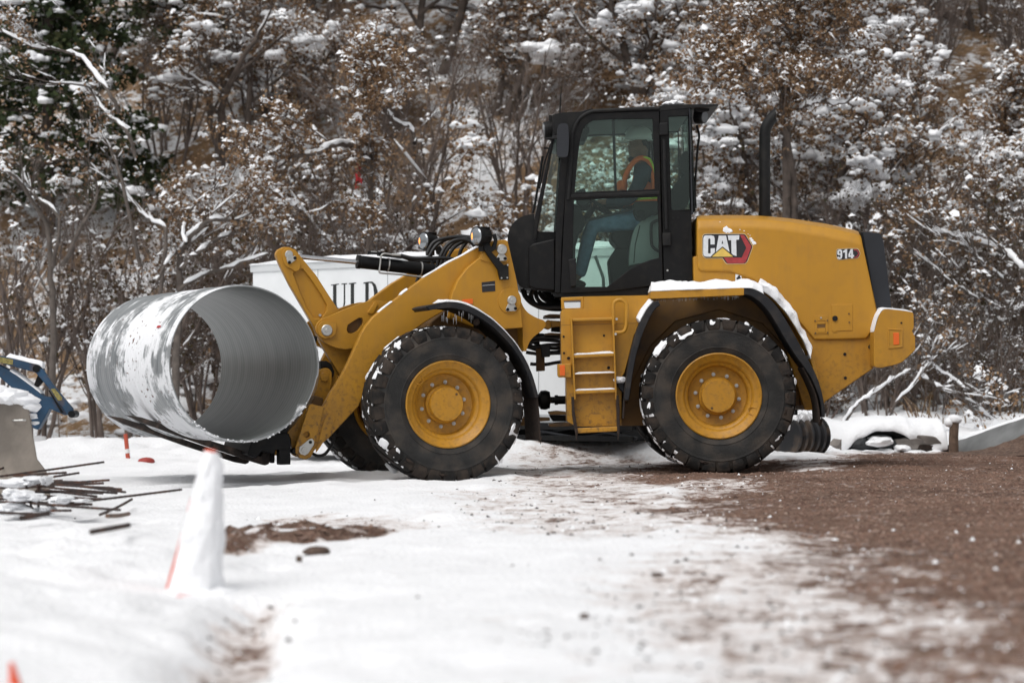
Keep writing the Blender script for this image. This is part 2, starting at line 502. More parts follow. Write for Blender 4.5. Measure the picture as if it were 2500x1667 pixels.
m = bpy.data.materials.new('snow_and_gravel'); m.use_nodes = True
N, L = m.node_tree.nodes, m.node_tree.links
b = N['Principled BSDF']; b.inputs['Specular IOR Level'].default_value = .2
tc = N.new('ShaderNodeTexCoord')
def nnoise(sc, det=5, rough=.55):
    n = N.new('ShaderNodeTexNoise'); n.inputs['Scale'].default_value = sc; n.inputs['Detail'].default_value = det; n.inputs['Roughness'].default_value = rough
    L.new(tc.outputs['Object'], n.inputs['Vector']); return n.outputs['Fac']
def nmath(op, a, b_):
    n = N.new('ShaderNodeMath'); n.operation = op
    for i, x in enumerate((a, b_)):
        if isinstance(x, (int, float)): n.inputs[i].default_value = x
        else: L.new(x, n.inputs[i])
    return n.outputs[0]
def nrange(src, lo, hi, a=0, b_=1):
    r = N.new('ShaderNodeMapRange'); r.inputs[1].default_value = lo; r.inputs[2].default_value = hi; r.inputs[3].default_value = a; r.inputs[4].default_value = b_
    L.new(src, r.inputs[0]); return r.outputs[0]
def nmix(f, a, c):
    mx = N.new('ShaderNodeMix'); mx.data_type = 'RGBA'
    if isinstance(f, (int, float)): mx.inputs[0].default_value = f
    else: L.new(f, mx.inputs[0])
    for i, x in ((6, a), (7, c)):
        if isinstance(x, tuple): mx.inputs[i].default_value = (*x, 1)
        else: L.new(x, mx.inputs[i])
    return mx.outputs[2]
ad = N.new('ShaderNodeAttribute'); ad.attribute_name = 'dirt'
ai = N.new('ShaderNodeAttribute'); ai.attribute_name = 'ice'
n_mid, n_fine = nnoise(5.5, 6, .62), nnoise(24, 5, .65)
nn = nmath('ADD', nmath('MULTIPLY', nmath('SUBTRACT', n_mid, .5), 1.7), nmath('MULTIPLY', nmath('SUBTRACT', n_fine, .5), .9))
dm = nrange(nmath('ADD', ad.outputs['Fac'], nn), .50, .80)
thin = nrange(nmath('ADD', ad.outputs['Fac'], nmath('MULTIPLY', nn, .8)), .22, .60, 0, .50)      # trodden, stained snow round the bare earth
vor = N.new('ShaderNodeTexVoronoi'); vor.inputs['Scale'].default_value = 34; L.new(tc.outputs['Object'], vor.inputs['Vector'])
earth = nmix(nrange(nnoise(3, 6), .35, .65), (.125, .066, .046), (.225, .134, .097))
earth = nmix(nrange(nnoise(.55, 5, .6), .42, .62, 0, .7), earth, (.085, .050, .038))
earth = nmix(nrange(vor.outputs['Color'], .3, .8, 0, .6), earth, (.25, .175, .135))
snowc = nmix(nrange(nnoise(1.3, 3), .4, .6), (.88, .885, .90), (.84, .845, .86))
snowc = nmix(thin, snowc, (.40, .27, .20))
snowc = nmix(nrange(ai.outputs['Fac'], .3, .9, 0, .75), snowc, (.42, .42, .43))  # rut grey: packed ice, with the rut's shade mixed into the colour
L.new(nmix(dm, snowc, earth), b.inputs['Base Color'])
L.new(nrange(dm, 0, 1, .7, .95), b.inputs['Roughness'])
bp = N.new('ShaderNodeBump'); bp.inputs['Distance'].default_value = .03
L.new(nrange(dm, 0, 1, .25, .9), bp.inputs['Strength'])
L.new(nmath('ADD', n_fine, nmath('MULTIPLY', vor.outputs['Distance'], 1.0)), bp.inputs['Height']); L.new(bp.outputs[0], b.inputs['Normal'])
me.materials.append(m)

# loose stones and snow crumbs on the track: too many to count
rs = np.random.RandomState(4)
def scatter(name, n, cond, smin, smax, m, label, flat=.6, seed=0):
    r = np.random.RandomState(seed)
    yy = 5.5 + (31 - 5.5) * r.rand(n * 6) ** 1.7; xx = (r.rand(n * 6) - .5) * 2 * (.24 * yy + .6)
    z, d, ic = ground_fields(xx, yy)
    ok = cond(d + .35 * fbm(xx * 3, yy * 3, 9, 3), r.rand(n * 6), xx, yy)
    xx, yy, z = xx[ok][:n], yy[ok][:n], z[ok][:n]
    k = len(xx)
    sz = smin + (smax - smin) * r.rand(k) ** 3
    base = np.array([(1, 0, 0), (0, 1, 0), (-1, 0, 0), (0, -1, 0), (0, 0, 1), (.6, .6, .6), (-.5, .6, .5)])[:5]
    ang = r.rand(k) * 6.28; jit = .65 + .7 * r.rand(k, 5)
    P = np.zeros((k, 5, 3))
    for i in range(5):
        bx, by, bz = base[i]
        P[:, i, 0] = xx + sz * jit[:, i] * (bx * np.cos(ang) - by * np.sin(ang)) + (sz * .3 * (r.rand(k) - .5) if i == 4 else 0)
        P[:, i, 1] = yy + sz * jit[:, i] * (bx * np.sin(ang) + by * np.cos(ang))
        P[:, i, 2] = z - sz * .15 + sz * flat * 1.6 * bz * jit[:, i]
    bi = np.arange(k)[:, None] * 5
    T = np.concatenate([bi + np.array([a, b_, 4]) for a, b_ in ((0, 1), (1, 2), (2, 3), (3, 0))], 0)
    o = mk(name, P.reshape(-1, 3).tolist(), [tuple(t) for t in T.tolist()], m, None, smooth=True)
    return tag(o, label, None, None, 'stuff')
STONE = bpy.data.materials.new('track_stone'); STONE.use_nodes = True
_N, _L = STONE.node_tree.nodes, STONE.node_tree.links; _N['Principled BSDF'].inputs['Roughness'].default_value = .9
_g = _N.new('ShaderNodeNewGeometry'); _r = _N.new('ShaderNodeValToRGB'); _e = _r.color_ramp.elements
_e[0].color = (.07, .042, .032, 1); _e[1].color = (.33, .25, .20, 1)
for _p, _c in ((.35, (.15, .085, .062)), (.6, (.21, .12, .085)), (.85, (.24, .16, .125))): _q = _e.new(_p); _q.color = (*_c, 1)
_L.new(_g.outputs['Random Per Island'], _r.inputs[0]); _L.new(_r.outputs[0], _N['Principled BSDF'].inputs['Base Color'])
scatter('gravel', 42000, lambda d, q, x, y: (d > .66) & (q < .35 + .65 * (d > .95)), .004, .024, STONE, 'loose reddish brown gravel on the track', .33, seed=2)
scatter('snow_crumbs', 1300, lambda d, q, x, y: (d > .45) & (q < np.exp(-(d - .45) * 2.5)), .004, .018, SNOWF, 'crumbs of snow scattered over the brown gravel', .5, seed=5)
scatter('dirt_crumbs', 1500, lambda d, q, x, y: (d > .18) & (d < .62), .004, .016, MUD, 'dark crumbs of earth strewn on the snow', .5, seed=8)

# ---------------------------------------------------------------- hillside
hx = np.linspace(-26, 30, 150); hy = np.linspace(31, 75, 130)
HX, HY = np.meshgrid(hx, hy)
def hillz(x, y):
    x = np.asarray(x, float); y = np.asarray(y, float)
    foot = 34.5 - .12 * np.clip(x, -8, 10)
    run = np.clip(y - foot, 0, 60)
    sl = .62 - .014 * np.clip(x - 4, 0, 10)
    z = gbase(x, np.minimum(y, 36)) + sl * run * (1 - np.exp(-run / 2.5)) + .55 * fbm(x * .35, y * .35, 41, 4) * np.clip(run / 2, 0, 1)
    top = 15.0 - 0.55 * np.clip(x - 5.5, 0, 9)
    return np.minimum(z, top + .06 * (z - top)) - .06 * np.clip((33 - y) / 2, 0, 1)
HZ = hillz(HX, HY) + .10 * fbm(HX * 2, HY * 2, 51, 3) * np.clip((HY - 33) / 2, 0, 1)
nx, ny = len(hx), len(hy); idx = np.arange(nx * ny).reshape(ny, nx)
Fq = np.stack([idx[:-1, :-1], idx[:-1, 1:], idx[1:, 1:], idx[1:, :-1]], -1).reshape(-1, 4)
hm = bpy.data.materials.new('dry_grass_and_snow'); hm.use_nodes = True
N, L = hm.node_tree.nodes, hm.node_tree.links
b = N['Principled BSDF']; b.inputs['Roughness'].default_value = .95; b.inputs['Specular IOR Level'].default_value = .1
tc = N.new('ShaderNodeTexCoord')
soil = nmix(nrange(nnoise(2.2, 8, .7), .38, .62), (.15, .092, .052), (.36, .235, .135))
geo = N.new('ShaderNodeNewGeometry')
sn = nrange(nmath('ADD', nmath('MULTIPLY', nnoise(.9, 6, .6), .5), nmath('MULTIPLY', nnoise(7, 6, .7), .6)), .53, .60)
L.new(nmix(sn, soil, (.84, .85, .87)), b.inputs['Base Color'])
bp = N.new('ShaderNodeBump'); bp.inputs['Strength'].default_value = .8; bp.inputs['Distance'].default_value = .12
L.new(nnoise(9, 8, .7), bp.inputs['Height']); L.new(bp.outputs[0], b.inputs['Normal'])
hill = mk('hillside', np.stack([HX.ravel(), HY.ravel(), HZ.ravel()], 1).tolist(), [tuple(f) for f in Fq.tolist()], hm)
tag(hill, 'steep brown hillside with patches of snow', None, None, 'structure')
# ---------------------------------------------------------------- the wheel loader
LOADER = thing('wheel_loader', 'yellow and black articulated wheel loader carrying a big pipe on its forks', 'wheel loader', (0.5, 22.2, 0.03))
LD = LOADER

def mirror(o, fr, name=None, parent=None):
    me = o.data.copy()
    for v in me.vertices:
        l = fr.loc(v.co); v.co = fr.glob(l.x, -l.y, l.z)
    me.flip_normals()
    c = o.copy(); c.data = me; c.name = name or o.name.split('.')[0]
    link(c)
    c.parent = None; c.matrix_parent_inverse = Matrix(); attach(c, parent)
    return c

# ---- wheels
def lathe(profile, n=64):
    V, Fc = [], []
    m = len(profile)
    for i in range(n):
        a = 2 * math.pi * i / n
        for r, y in profile: V.append(Vector((r * math.cos(a), y, r * math.sin(a))))
    for i in range(n):
        j = (i + 1) % n
        for k in range(m - 1):
            Fc.append((i * m + k, i * m + k + 1, j * m + k + 1, j * m + k))
    return V, Fc

R_T = .678
def make_wheel(name, center, fr, flip, spin, seed):
    rng = random.Random(seed)
    g = Geo()
    g.add(*lathe([(.345, .18), (.372, .195), (.376, .185), (.350, .15), (.31, .10), (.30, -.05), (.305, -.12), (.350, -.160), (.366, -.168), (.378, -.182), (.376, -.198),
                  (.366, -.203), (.356, -.196), (.346, -.180), (.318, -.168), (.300, -.150), (.292, -.125), (.270, -.112), (.263, -.100), (.261, -.055), (.255, -.038), (.235, -.030), (.205, -.024), (.160, -.022), (.02, -.022)], 72))
    wheel = g.build('wheel', YEL2, LD)
    M = Matrix(((fr.ex.x, fr.ew.x, 0, center.x), (fr.ex.y, fr.ew.y, 0, center.y), (0, 0, 1, center.z), (0, 0, 0, 1)))
    if flip: M = M @ Matrix.Rotation(math.pi, 4, 'Z')
    M = M @ Matrix.Rotation(spin, 4, 'Y')
    wheel.matrix_basis = M
    # tyre carcass and lugs
    g = Geo()
    prof = [(.372, .185), (.40, .205), (.46, .222), (.54, .228), (.605, .220), (.642, .20), (.650, .14), (.653, 0), (.650, -.14), (.642, -.20), (.605, -.220), (.57, -.226),
            (.565, -.231), (.56, -.228), (.54, -.229), (.50, -.227), (.46, -.223), (.43, -.217), (.425, -.221), (.42, -.216), (.40, -.206), (.385, -.196), (.372, -.185)]
    g.add(*lathe(prof, 96))
    NL = 30
    def P(a, r, y): return Vector((r * math.cos(a), y, r * math.sin(a)))
    for side in (-1, 1):
        for i in range(NL):
            a0 = 2 * math.pi * (i + (.5 if side > 0 else 0)) / NL + rng.uniform(-.012, .012)
            da = 2 * math.pi / NL
            w_ = da * (.43 + .04 * rng.random())
            sk = .09 * side
            rt = R_T + rng.uniform(-.006, .004)
            # stations across: from the shoulder foot to the crown
            st = [(.575, -.2265, .9, 0), (.618, -.231, 1, 0), (.655, -.222, 1.05, .0), (rt - .004, -.195, 1.05, .02), (rt, -.12, .95, .3), (rt, -.035, .8, .75), (rt - .002, .015, .5, 1.0)]
            base = [(.565, -.218), (.605, -.212), (.632, -.20), (.640, -.16), (.643, -.10), (.645, -.03), (.645, .02)]
            V = []
            for (r, y, ww, s), (rb, yb) in zip(st, base):
                yy, yyb = (y, yb) if side < 0 else (-y, -yb)
                c = a0 + sk * s * 2
                V += [P(c - w_ * ww, rb, yyb), P(c - w_ * ww * .86, r, yy), P(c + w_ * ww * .86, r, yy), P(c + w_ * ww, rb, yyb)]
            Fc = []
            for k in range(6):
                for q in range(3):
                    f = (k * 4 + q, k * 4 + q + 1, (k + 1) * 4 + q + 1, (k + 1) * 4 + q)
                    Fc.append(f if side < 0 else f[::-1])
            e = 24
            Fc.append((3, 2, 1, 0) if side < 0 else (0, 1, 2, 3)); Fc.append((e, e + 1, e + 2, e + 3) if side < 0 else (e + 3, e + 2, e + 1, e))
            g.add(V, Fc, 1)
    ty = g.build('tyre', [RUB, RUBM], wheel, smooth=True)
    # hub cap with an oil plug
    V, Fc = lathe([(.166, -.022), (.166, -.07), (.158, -.08), (.150, -.085), (.148, -.150), (.142, -.158), (.002, -.158)], 48)
    hub = mk('hub_cap', V, Fc, YEL2, wheel)
    for i in range(10):
        a = 2 * math.pi * (i + .5) / 10
        c = P(a, .192, -.022)
        gg = Geo(); gg.add(*disc_geo(c, Vector((0, -1, 0)), .017, .006, 12)); gg.add(*disc_geo(c + Vector((0, -.006, 0)), Vector((0, -1, 0)), .012, .018, 6)); gg.add(*disc_geo(c, Vector((0, -1, 0)), .006, .034, 8))
        gg.build('bolt', STL, wheel)
    gg = Geo(); pa = P(.9, .12, -.158); gg.add(*disc_geo(pa, Vector((0, -1, 0)), .011, .003, 10)); gg.build('oil_plug', YMUD, wheel)
    va = 2.55
    pts = [P(va - .10, .345, -.178), P(va - .09, .30, -.165), P(va, .285, -.150), P(va + .09, .30, -.165), P(va + .10, .345, -.178)]
    tube('valve_guard', smooth_path(pts, 5), .005, YEL2, wheel, 8)
    # packed snow between the lugs
    gs = Geo()
    for k in range(230):
        a = rng.choice([rng.uniform(1.7, 4.2), rng.uniform(0, 6.28), rng.uniform(-1.0, .9)])
        sz = rng.uniform(.006, .022) * (1.5 if rng.random() < .15 else 1)
        y = rng.choice([-1, -1, 1]) * rng.uniform(.05, .225)
        r = rng.uniform(.652, .676) if abs(y) < .2 else rng.uniform(.61, .668)
        big = 1.9 if rng.random() < .22 else 1.0
        V, Fc = blob_geo((0, 0, 0), sz * big * rng.uniform(.8, 2.2), sz * big * rng.uniform(.7, 1.5), sz * rng.uniform(.35, .6), k, .75, 1.9, 2)
        rm = Matrix.Rotation(-a + math.pi / 2, 3, 'Y')
        if abs(y) > .19: rm = rm @ Matrix.Rotation((-1 if y < 0 else 1) * -1.0, 3, 'X')
        c = P(a, r, y)
        gs.add([rm @ v + c for v in V], Fc)
    sn = gs.build('packed_snow', SNOWF, wheel); tag(sn, kind='stuff')
    # earth stuck between the lugs
    gs = Geo()
    for k in range(120):
        a = rng.uniform(0, 6.28); sz = rng.uniform(.015, .045); y = rng.choice([-1, -1, 1]) * rng.uniform(.02, .222)
        r = .635 if abs(y) < .2 else rng.uniform(.59, .635)
        V, Fc = blob_geo((0, 0, 0), sz * 1.4, sz * .8, sz * .4, k + 7, .5, 1.6, 1)
        rm = Matrix.Rotation(-a + math.pi / 2, 3, 'Y'); c = P(a, r, y)
        gs.add([rm @ v + c for v in V], Fc)
    tag(gs.build('packed_mud', MUD, wheel), kind='stuff')
    return wheel

fw = FF.at(Q('c3', 835, 808)[0], -1.165); fx = FF.loc(fw)
rw = RF.at(Q('4', 1497, 902)[0], -1.165); rx = RF.loc(rw)
make_wheel('wheel', FF.glob(fx.x, -.97, fx.z), FF, False, .10, 1)
make_wheel('wheel', FF.glob(fx.x, .97, fx.z - .01), FF, True, .7, 2)
make_wheel('wheel', RF.glob(rx.x, -.97, rx.z), RF, False, math.radians(-190), 3)
make_wheel('wheel', RF.glob(rx.x, .97, rx.z), RF, True, 1.9, 4)

# ---- axles
for fr, c in ((FF, fx), (RF, rx)):
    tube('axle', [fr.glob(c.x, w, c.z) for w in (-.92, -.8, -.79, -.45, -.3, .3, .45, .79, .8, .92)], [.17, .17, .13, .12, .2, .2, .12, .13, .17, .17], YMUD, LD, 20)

# ---- rear half: hood
HW, TW = .80, .60
rowsB = [(108, 868), (125, 882), (270, 885), (385, 925), (470, 985), (560, 1070), (630, 1150), (690, 1222), (800, 1221), (900, 1219), (948, 1217)]
rowsB2 = [(107, 850), (125, 866), (270, 870), (386, 905), (472, 960), (562, 1040), (634, 1120), (700, 1190), (815, 1187), (915, 1185), (978, 1176)]
rowsM = [(106, 800), (125, 800), (270, 800), (388, 850), (475, 900), (565, 960), (640, 1030), (715, 1095), (830, 1095), (930, 1095), (993, 1096)]
rowsS = [(105, 668), (125, 664), (270, 660), (390, 662), (480, 668), (570, 676), (650, 690), (740, 705), (830, 724), (900, 739), (927, 746)]
rowsT = [(106, 606), (125, 603), (270, 601), (390, 603), (480, 609), (570, 618), (650, 630), (740, 643), (820, 660), (890, 677), (914, 685)]
cols = []
for i in range(11):
    q = [Q('5', *r[i])[0] for r in (rowsB, rowsB2, rowsM, rowsS)]
    near = [RF.at(p, -HW) for p in q]
    t = RF.at(Q('5', *rowsT[i])[0], -TW)
    s = near[3]
    md = RF.glob(RF.loc(s).x, -HW + .045, s.z + (t.z - s.z) * .62)
    half = near + [md, t]
    far_ = [RF.glob(RF.loc(p).x, -RF.loc(p).y, p.z) for p in half[::-1]]
    cols.append(half + far_)
V = [p for c in cols for p in c]; k = 12
Fc = [(i * k + j, (i + 1) * k + j, (i + 1) * k + j + 1, i * k + j + 1) for i in range(10) for j in range(k - 1)]
Fc += [(i * k + k - 1, (i + 1) * k + k - 1, (i + 1) * k, i * k) for i in range(10)]
Fc += [tuple(range(k)), tuple(10 * k + j for j in range(k - 1, -1, -1))]
HOOD = mk('engine_hood', V, [f[::-1] for f in Fc], YEL, LD, bevel=.02, segs=3)
bm = bmesh.new(); bm.from_mesh(HOOD.data); bmesh.ops.recalc_face_normals(bm, faces=bm.faces); bm.to_mesh(HOOD.data); bm.free()
HOOD.modifiers['bevel'].angle_limit = math.radians(24)

def decal(name, pts, w, m, parent, th=.002, fr=RF):
    return prism(name, fr, pts, w - th, w, m, parent, bevel=0)
# emblem on the hood
EB = mat('emblem_black', (.016, .015, .018), .35); EW = mat('emblem_silver', (.66, .68, .70), .35, var=.08, vscale=30)
ER = mat('emblem_red', (.34, .035, .04), .35, var=.2, vscale=25); EY = mat('emblem_yellow', (.66, .46, .10), .4, var=.1, vscale=25); EC = mat('emblem_cream', (.70, .52, .28), .4)
w = -HW
decal('emblem_rim', Q('b5', 172, 215, 176, 180, 195, 158, 230, 152, 690, 152, 712, 165, 798, 300, 800, 325, 735, 500, 705, 530, 480, 533, 458, 518, 420, 462, 215, 462, 185, 440, 172, 410), w - .001, EC, HOOD, .001)
decal('emblem_backing', Q('b5', 178, 218, 182, 184, 200, 164, 230, 159, 688, 159, 708, 171, 790, 302, 792, 322, 728, 495, 702, 522, 484, 525, 463, 510, 426, 454, 218, 455, 190, 434, 179, 405), w - .003, EB, HOOD, .002)
decal('emblem_hexagon', [Q('b5', 640, 170, 688, 172, 783, 312, 712, 505, 690, 518, 486, 520, 440, 448, 600, 450, 662, 450, 718, 330, 705, 300)], w - .005, ER, HOOD)
decal('emblem_inset', Q('b5', 600, 170, 636, 172, 700, 305, 712, 330, 655, 444, 596, 444), w - .0052, EB, HOOD, .001)
decal('emblem_letter', Q('b5', 187, 215, 196, 185, 215, 175, 285, 175, 318, 185, 328, 215, 328, 288, 276, 288, 276, 222, 262, 212, 248, 222, 246, 395, 262, 402, 278, 392, 278, 335, 330, 333, 330, 385, 275, 440, 215, 438, 192, 425, 185, 395), w - .007, EW, HOOD)
decal('emblem_letter', [Q('b5', 378, 178, 468, 178, 512, 382, 425, 312, 342, 382), Q('b5', 424, 232, 434, 280, 412, 280)], w - .007, EW, HOOD)
decal('emblem_letter', Q('b5', 488, 176, 632, 172, 628, 228, 594, 230, 598, 432, 560, 420, 536, 398, 532, 236, 500, 236), w - .007, EW, HOOD)
decal('emblem_triangle', Q('b5', 424, 328, 556, 438, 290, 440), w - .007, EY, HOOD)
# model number
NB = [Q('b5', 1826, 400, 1832, 352, 1850, 340, 1985, 334, 2090, 336, 2110, 352, 2128, 398, 2112, 440, 2088, 462, 2010, 466, 1960, 470, 1880, 482, 1850, 478, 1832, 450)]
decal('number_rim', NB, w - .001, EC, HOOD, .001)
decal('number_backing', Q('b5', 1832, 400, 1837, 357, 1852, 346, 1986, 340, 2086, 342, 2104, 356, 2122, 398, 2107, 436, 2085, 456, 2010, 461, 1960, 465, 1880, 476, 1852, 472, 1838, 448), w - .003, EB, HOOD)
decal('number_hexagon', [Q('b5', 2046, 350, 2084, 348, 2118, 398, 2086, 450, 2050, 454, 2052, 440, 2076, 438, 2102, 398, 2078, 360, 2046, 364)], w - .005, ER, HOOD)
decal('number_digit', [Q('b5', 1842, 375, 1850, 355, 1880, 349, 1902, 362, 1904, 430, 1895, 462, 1870, 470, 1845, 463, 1843, 440, 1866, 440, 1872, 450, 1880, 448, 1882, 418, 1855, 420, 1842, 408), Q('b5', 1864, 372, 1882, 372, 1882, 400, 1866, 402)], w - .006, EW, HOOD)
decal('number_digit', Q('b5', 1914, 368, 1945, 346, 1964, 346, 1964, 462, 1938, 462, 1938, 385, 1914, 390), w - .006, EW, HOOD)
decal('number_digit', [Q('b5', 1980, 408, 2008, 345, 2034, 344, 2036, 418, 2050, 418, 2050, 440, 2036, 440, 2036, 458, 2010, 458, 2010, 442, 1980, 444), Q('b5', 2000, 420, 2012, 382, 2012, 420)], w - .006, EW, HOOD)
# latch, service door
prism('service_door', RF, Q('b5', 1772, 1030, 2030, 1024, 2030, 1348, 1840, 1356, 1838, 1372, 1790, 1372, 1788, 1358, 1776, 1350), -HW - .006, -HW + .01, YEL, HOOD, .003)
gg = Geo(); c = RF.at(Q('b5', 1812, 1200)[0], -HW - .006); gg.add(*disc_geo(c, Vector((0, -1, 0)), .024, .012, 16)); gg.build('door_knob', BPL, HOOD)
for q in ((1985, 1142), (1990, 1248), (1568, 1232), (1718, 1226), (1572, 1382), (1722, 1376), (1640, 1192)):
    gg = Geo(); c = RF.at(Q('b5', *q)[0], -HW - .005); gg.add(*disc_geo(c, Vector((0, -1, 0)), .008, .008, 8)); gg.build('screw', YMUD if q != (1640, 1192) else STL, HOOD)
prism('latch_plate', RF, [Q('b5', 1555, 1165, 1725, 1160, 1728, 1390, 1560, 1394), Q('b5', 1592, 1232, 1696, 1228, 1698, 1376, 1594, 1378)], -HW - .005, -HW + .01, YEL, HOOD, .002)
prism('latch_handle', RF, Q('b5', 1594, 1240, 1694, 1236, 1694, 1268, 1594, 1272), -HW - .008, -HW - .001, YEL, HOOD, .003)
prism('latch_handle', RF, Q('b5', 1596, 1320, 1696, 1316, 1696, 1372, 1596, 1374), -HW - .008, -HW - .001, YEL, HOOD, .003)
prism('pocket', RF, Q('b5', 1596, 1274, 1694, 1270, 1694, 1314, 1596, 1318), -HW - .0015, -HW + .005, YMUD, HOOD, 0)
# panel under the hood front, with the little pictogram plate
prism('side_panel', RF, Q('5', 86, 808, 130, 800, 300, 820, 440, 920, 440, 1000, 90, 1000), -HW + .02, HW - .02, YEL, LD, .008)
decal('pictogram', Q('b5', 585, 655, 660, 658, 660, 742, 583, 740), -HW + .015, WHT, HOOD, .004)
decal('pictogram_mark', Q('b5', 596, 700, 612, 688, 618, 672, 640, 668, 642, 690, 652, 700, 650, 722, 600, 722), -HW + .011, EB, HOOD, .001)

# lower rear body
prism('rear_chassis', RF, Q('5', 560, 1080, 700, 1196, 985, 1190, 985, 1360, 745, 1527, 715, 1570, 640, 1570, 560, 1300), -.77, .77, YEL, LD, .01)
for q in ((840, 1292), (843, 1410), (968, 1256)):
    gg = Geo(); c = RF.at(Q('5', *q)[0], -.772); gg.add(*disc_geo(c, Vector((0, -1, 0)), .014 if q[0] < 900 else .022, .004, 12)); gg.build('hole_plug', BPL, LD)
CW = prism('counterweight', RF, Q('5', 1036, 1068, 1090, 1070, 1172, 1080, 1182, 1092, 1184, 1160, 1174, 1176, 1190, 1206, 1191, 1268, 1182, 1280, 1128, 1330, 1090, 1345, 1020, 1360, 990, 1355, 985, 1340, 985, 1184, 1012, 1092), -1.02, 1.02, YEL, LD, .02, 3)
prism('reflector_recess', RF, Q('5', 1058, 1168, 1126, 1172, 1126, 1256, 1060, 1262), -1.0215, -1.0, YEL, CW, 0)
prism('recess_frame', RF, [Q('5', 1054, 1164, 1130, 1168, 1130, 1258, 1056, 1268), Q('5', 1062, 1172, 1120, 1175, 1120, 1250, 1064, 1254)], -1.027, -1.0, YEL, CW, .004)
prism('reflector', RF, Q('5', 1081, 1185, 1110, 1186, 1111, 1244, 1083, 1246), -1.027, -1.02, ORG, CW, .003)
gg = Geo(); c = RF.at(Q('5', 1121, 1137)[0], -1.021); gg.add(*disc_geo(c, Vector((0, -1, 0)), .009, .004, 10)); gg.build('hole_plug', BPL, CW)
pth = [RF.at(p, -1.02) for p in sm2(Q('5', 985, 1178, 1000, 1120, 1013, 1090, 1036, 1067, 1090, 1069, 1150, 1077, 1176, 1082), 6)]
tag(snow_sheet('snow', CW, pth, Vector((0, 1.9, 0)), .03, 14, 3), kind='stuff')
GR = prism('rear_grille', RF, Q('5', 928, 686, 960, 686, 1012, 691, 1022, 700, 1034, 740, 1050, 870, 1072, 1062, 1035, 1070, 1012, 1092, 990, 1150, 984, 1180, 976, 1180, 996, 1095, 982, 1000, 962, 880), -.73, .73, GPL, LD, .03, 3)
prism('grille_seam', RF, Q('5', 916, 685, 930, 686, 960, 850, 1000, 1090, 985, 1180, 975, 1182, 992, 1092, 955, 880), -.74, .74, BLK, LD, .01)
pth = [RF.at(p, -.55) for p in sm2(Q('5', 780, 652, 830, 664, 880, 676, 905, 684), 5)]
tag(snow_sheet('snow', HOOD, pth, Vector((0, .7, 0)), .012, 8, 5), kind='stuff')
# skid of snow on the hood shoulder
gg = Geo()
for k, (x, y, s) in enumerate(((440, 60, 1), (455, 85, 1.5), (475, 105, 1.9), (505, 118, 1.4), (535, 124, .8), (430, 40, .6), (390, 18, .7), (410, 30, .6), (770, 215, .7), (790, 240, .9), (810, 265, 1.0), (825, 275, .7), (640, 105, .35), (690, 120, .35), (740, 160, .3), (765, 175, .3))):
    p = RF.at(Q('b5', x, y)[0], -HW + (.035 if y < 100 else .0))
    gg.add(*blob_geo(p, .019 * s, .008, .016 * s, k, .6, 1.8, 1))
tag(gg.build('snow', SNOWF, HOOD), kind='stuff')
# exhaust
ex_ = smooth_path([RF.at(p, -.2) for p in Q('5', 442, 606, 442, 400, 442, 230, 444, 185, 452, 158, 466, 136, 484, 112)], 6)
g = Geo()
V, Fc = tube_geo(ex_, .0515, 24, cap=False)
xe = RF.at(Q('5', 493, 100)[0], -.2).x
ring = 24
for i in range(len(V) - ring, len(V)):
    v = V[i]; V[i] = Vector((xe + .002, v.y, v.z + (xe - v.x) * .95))
g.add(V, Fc); g.add(*tube_geo([RF.at(p, -.2) for p in Q('5', 443, 606, 443, 585)], .06, 24))
EXH = g.build('exhaust_stack', BPL, LD)

# chassis inside the wheel arch, hinge box
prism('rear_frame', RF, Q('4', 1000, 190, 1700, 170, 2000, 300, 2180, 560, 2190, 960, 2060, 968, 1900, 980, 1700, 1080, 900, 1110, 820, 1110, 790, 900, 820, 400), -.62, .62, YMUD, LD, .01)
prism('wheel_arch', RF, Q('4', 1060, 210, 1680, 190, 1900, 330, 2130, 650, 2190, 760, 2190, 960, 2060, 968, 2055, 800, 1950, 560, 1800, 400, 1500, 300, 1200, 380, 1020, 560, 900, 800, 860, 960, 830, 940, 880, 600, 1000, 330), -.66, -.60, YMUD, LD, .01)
SB = prism('side_box', RF, Q('b8', 465, 368, 478, 352, 650, 346, 652, 246, 1220, 236, 1220, 330, 1060, 560, 985, 860, 960, 900, 958, 1296, 880, 1300, 590, 1304, 516, 1262, 506, 905, 470, 785), -.95, -.45, YEL, LD, .012)
prism('panel_seam', RF, Q('b8', 466, 478, 1080, 462, 1080, 465, 466, 481), -.9515, -.9, YMUD, SB, 0)
for q in ((487, 573), (490, 707), (815, 564), (819, 697), (853, 826), (527, 748)):
    gg = Geo(); c = RF.at(Q('b8', *q)[0], -.951); gg.add(*disc_geo(c, Vector((0, -1, 0)), .010 if q[0] not in (853, 527) else .014, .006, 10)); gg.build('bolt', BLK, SB)
BR = prism('light_bracket', RF, Q('b8', 434, 797, 548, 790, 552, 905, 447, 905, 436, 888), -1.0, -.93, YEL, SB, .006)
prism('reflector', RF, Q('b8', 455, 806, 498, 804, 499, 889, 457, 890), -1.008, -.995, ORG, BR, .003)
prism('vent_frame', RF, [Q('b8', 466, 254, 652, 246, 652, 346, 470, 350), Q('b8', 490, 282, 628, 276, 626, 338, 496, 342)], -.93, -.80, YEL, LD, .006)
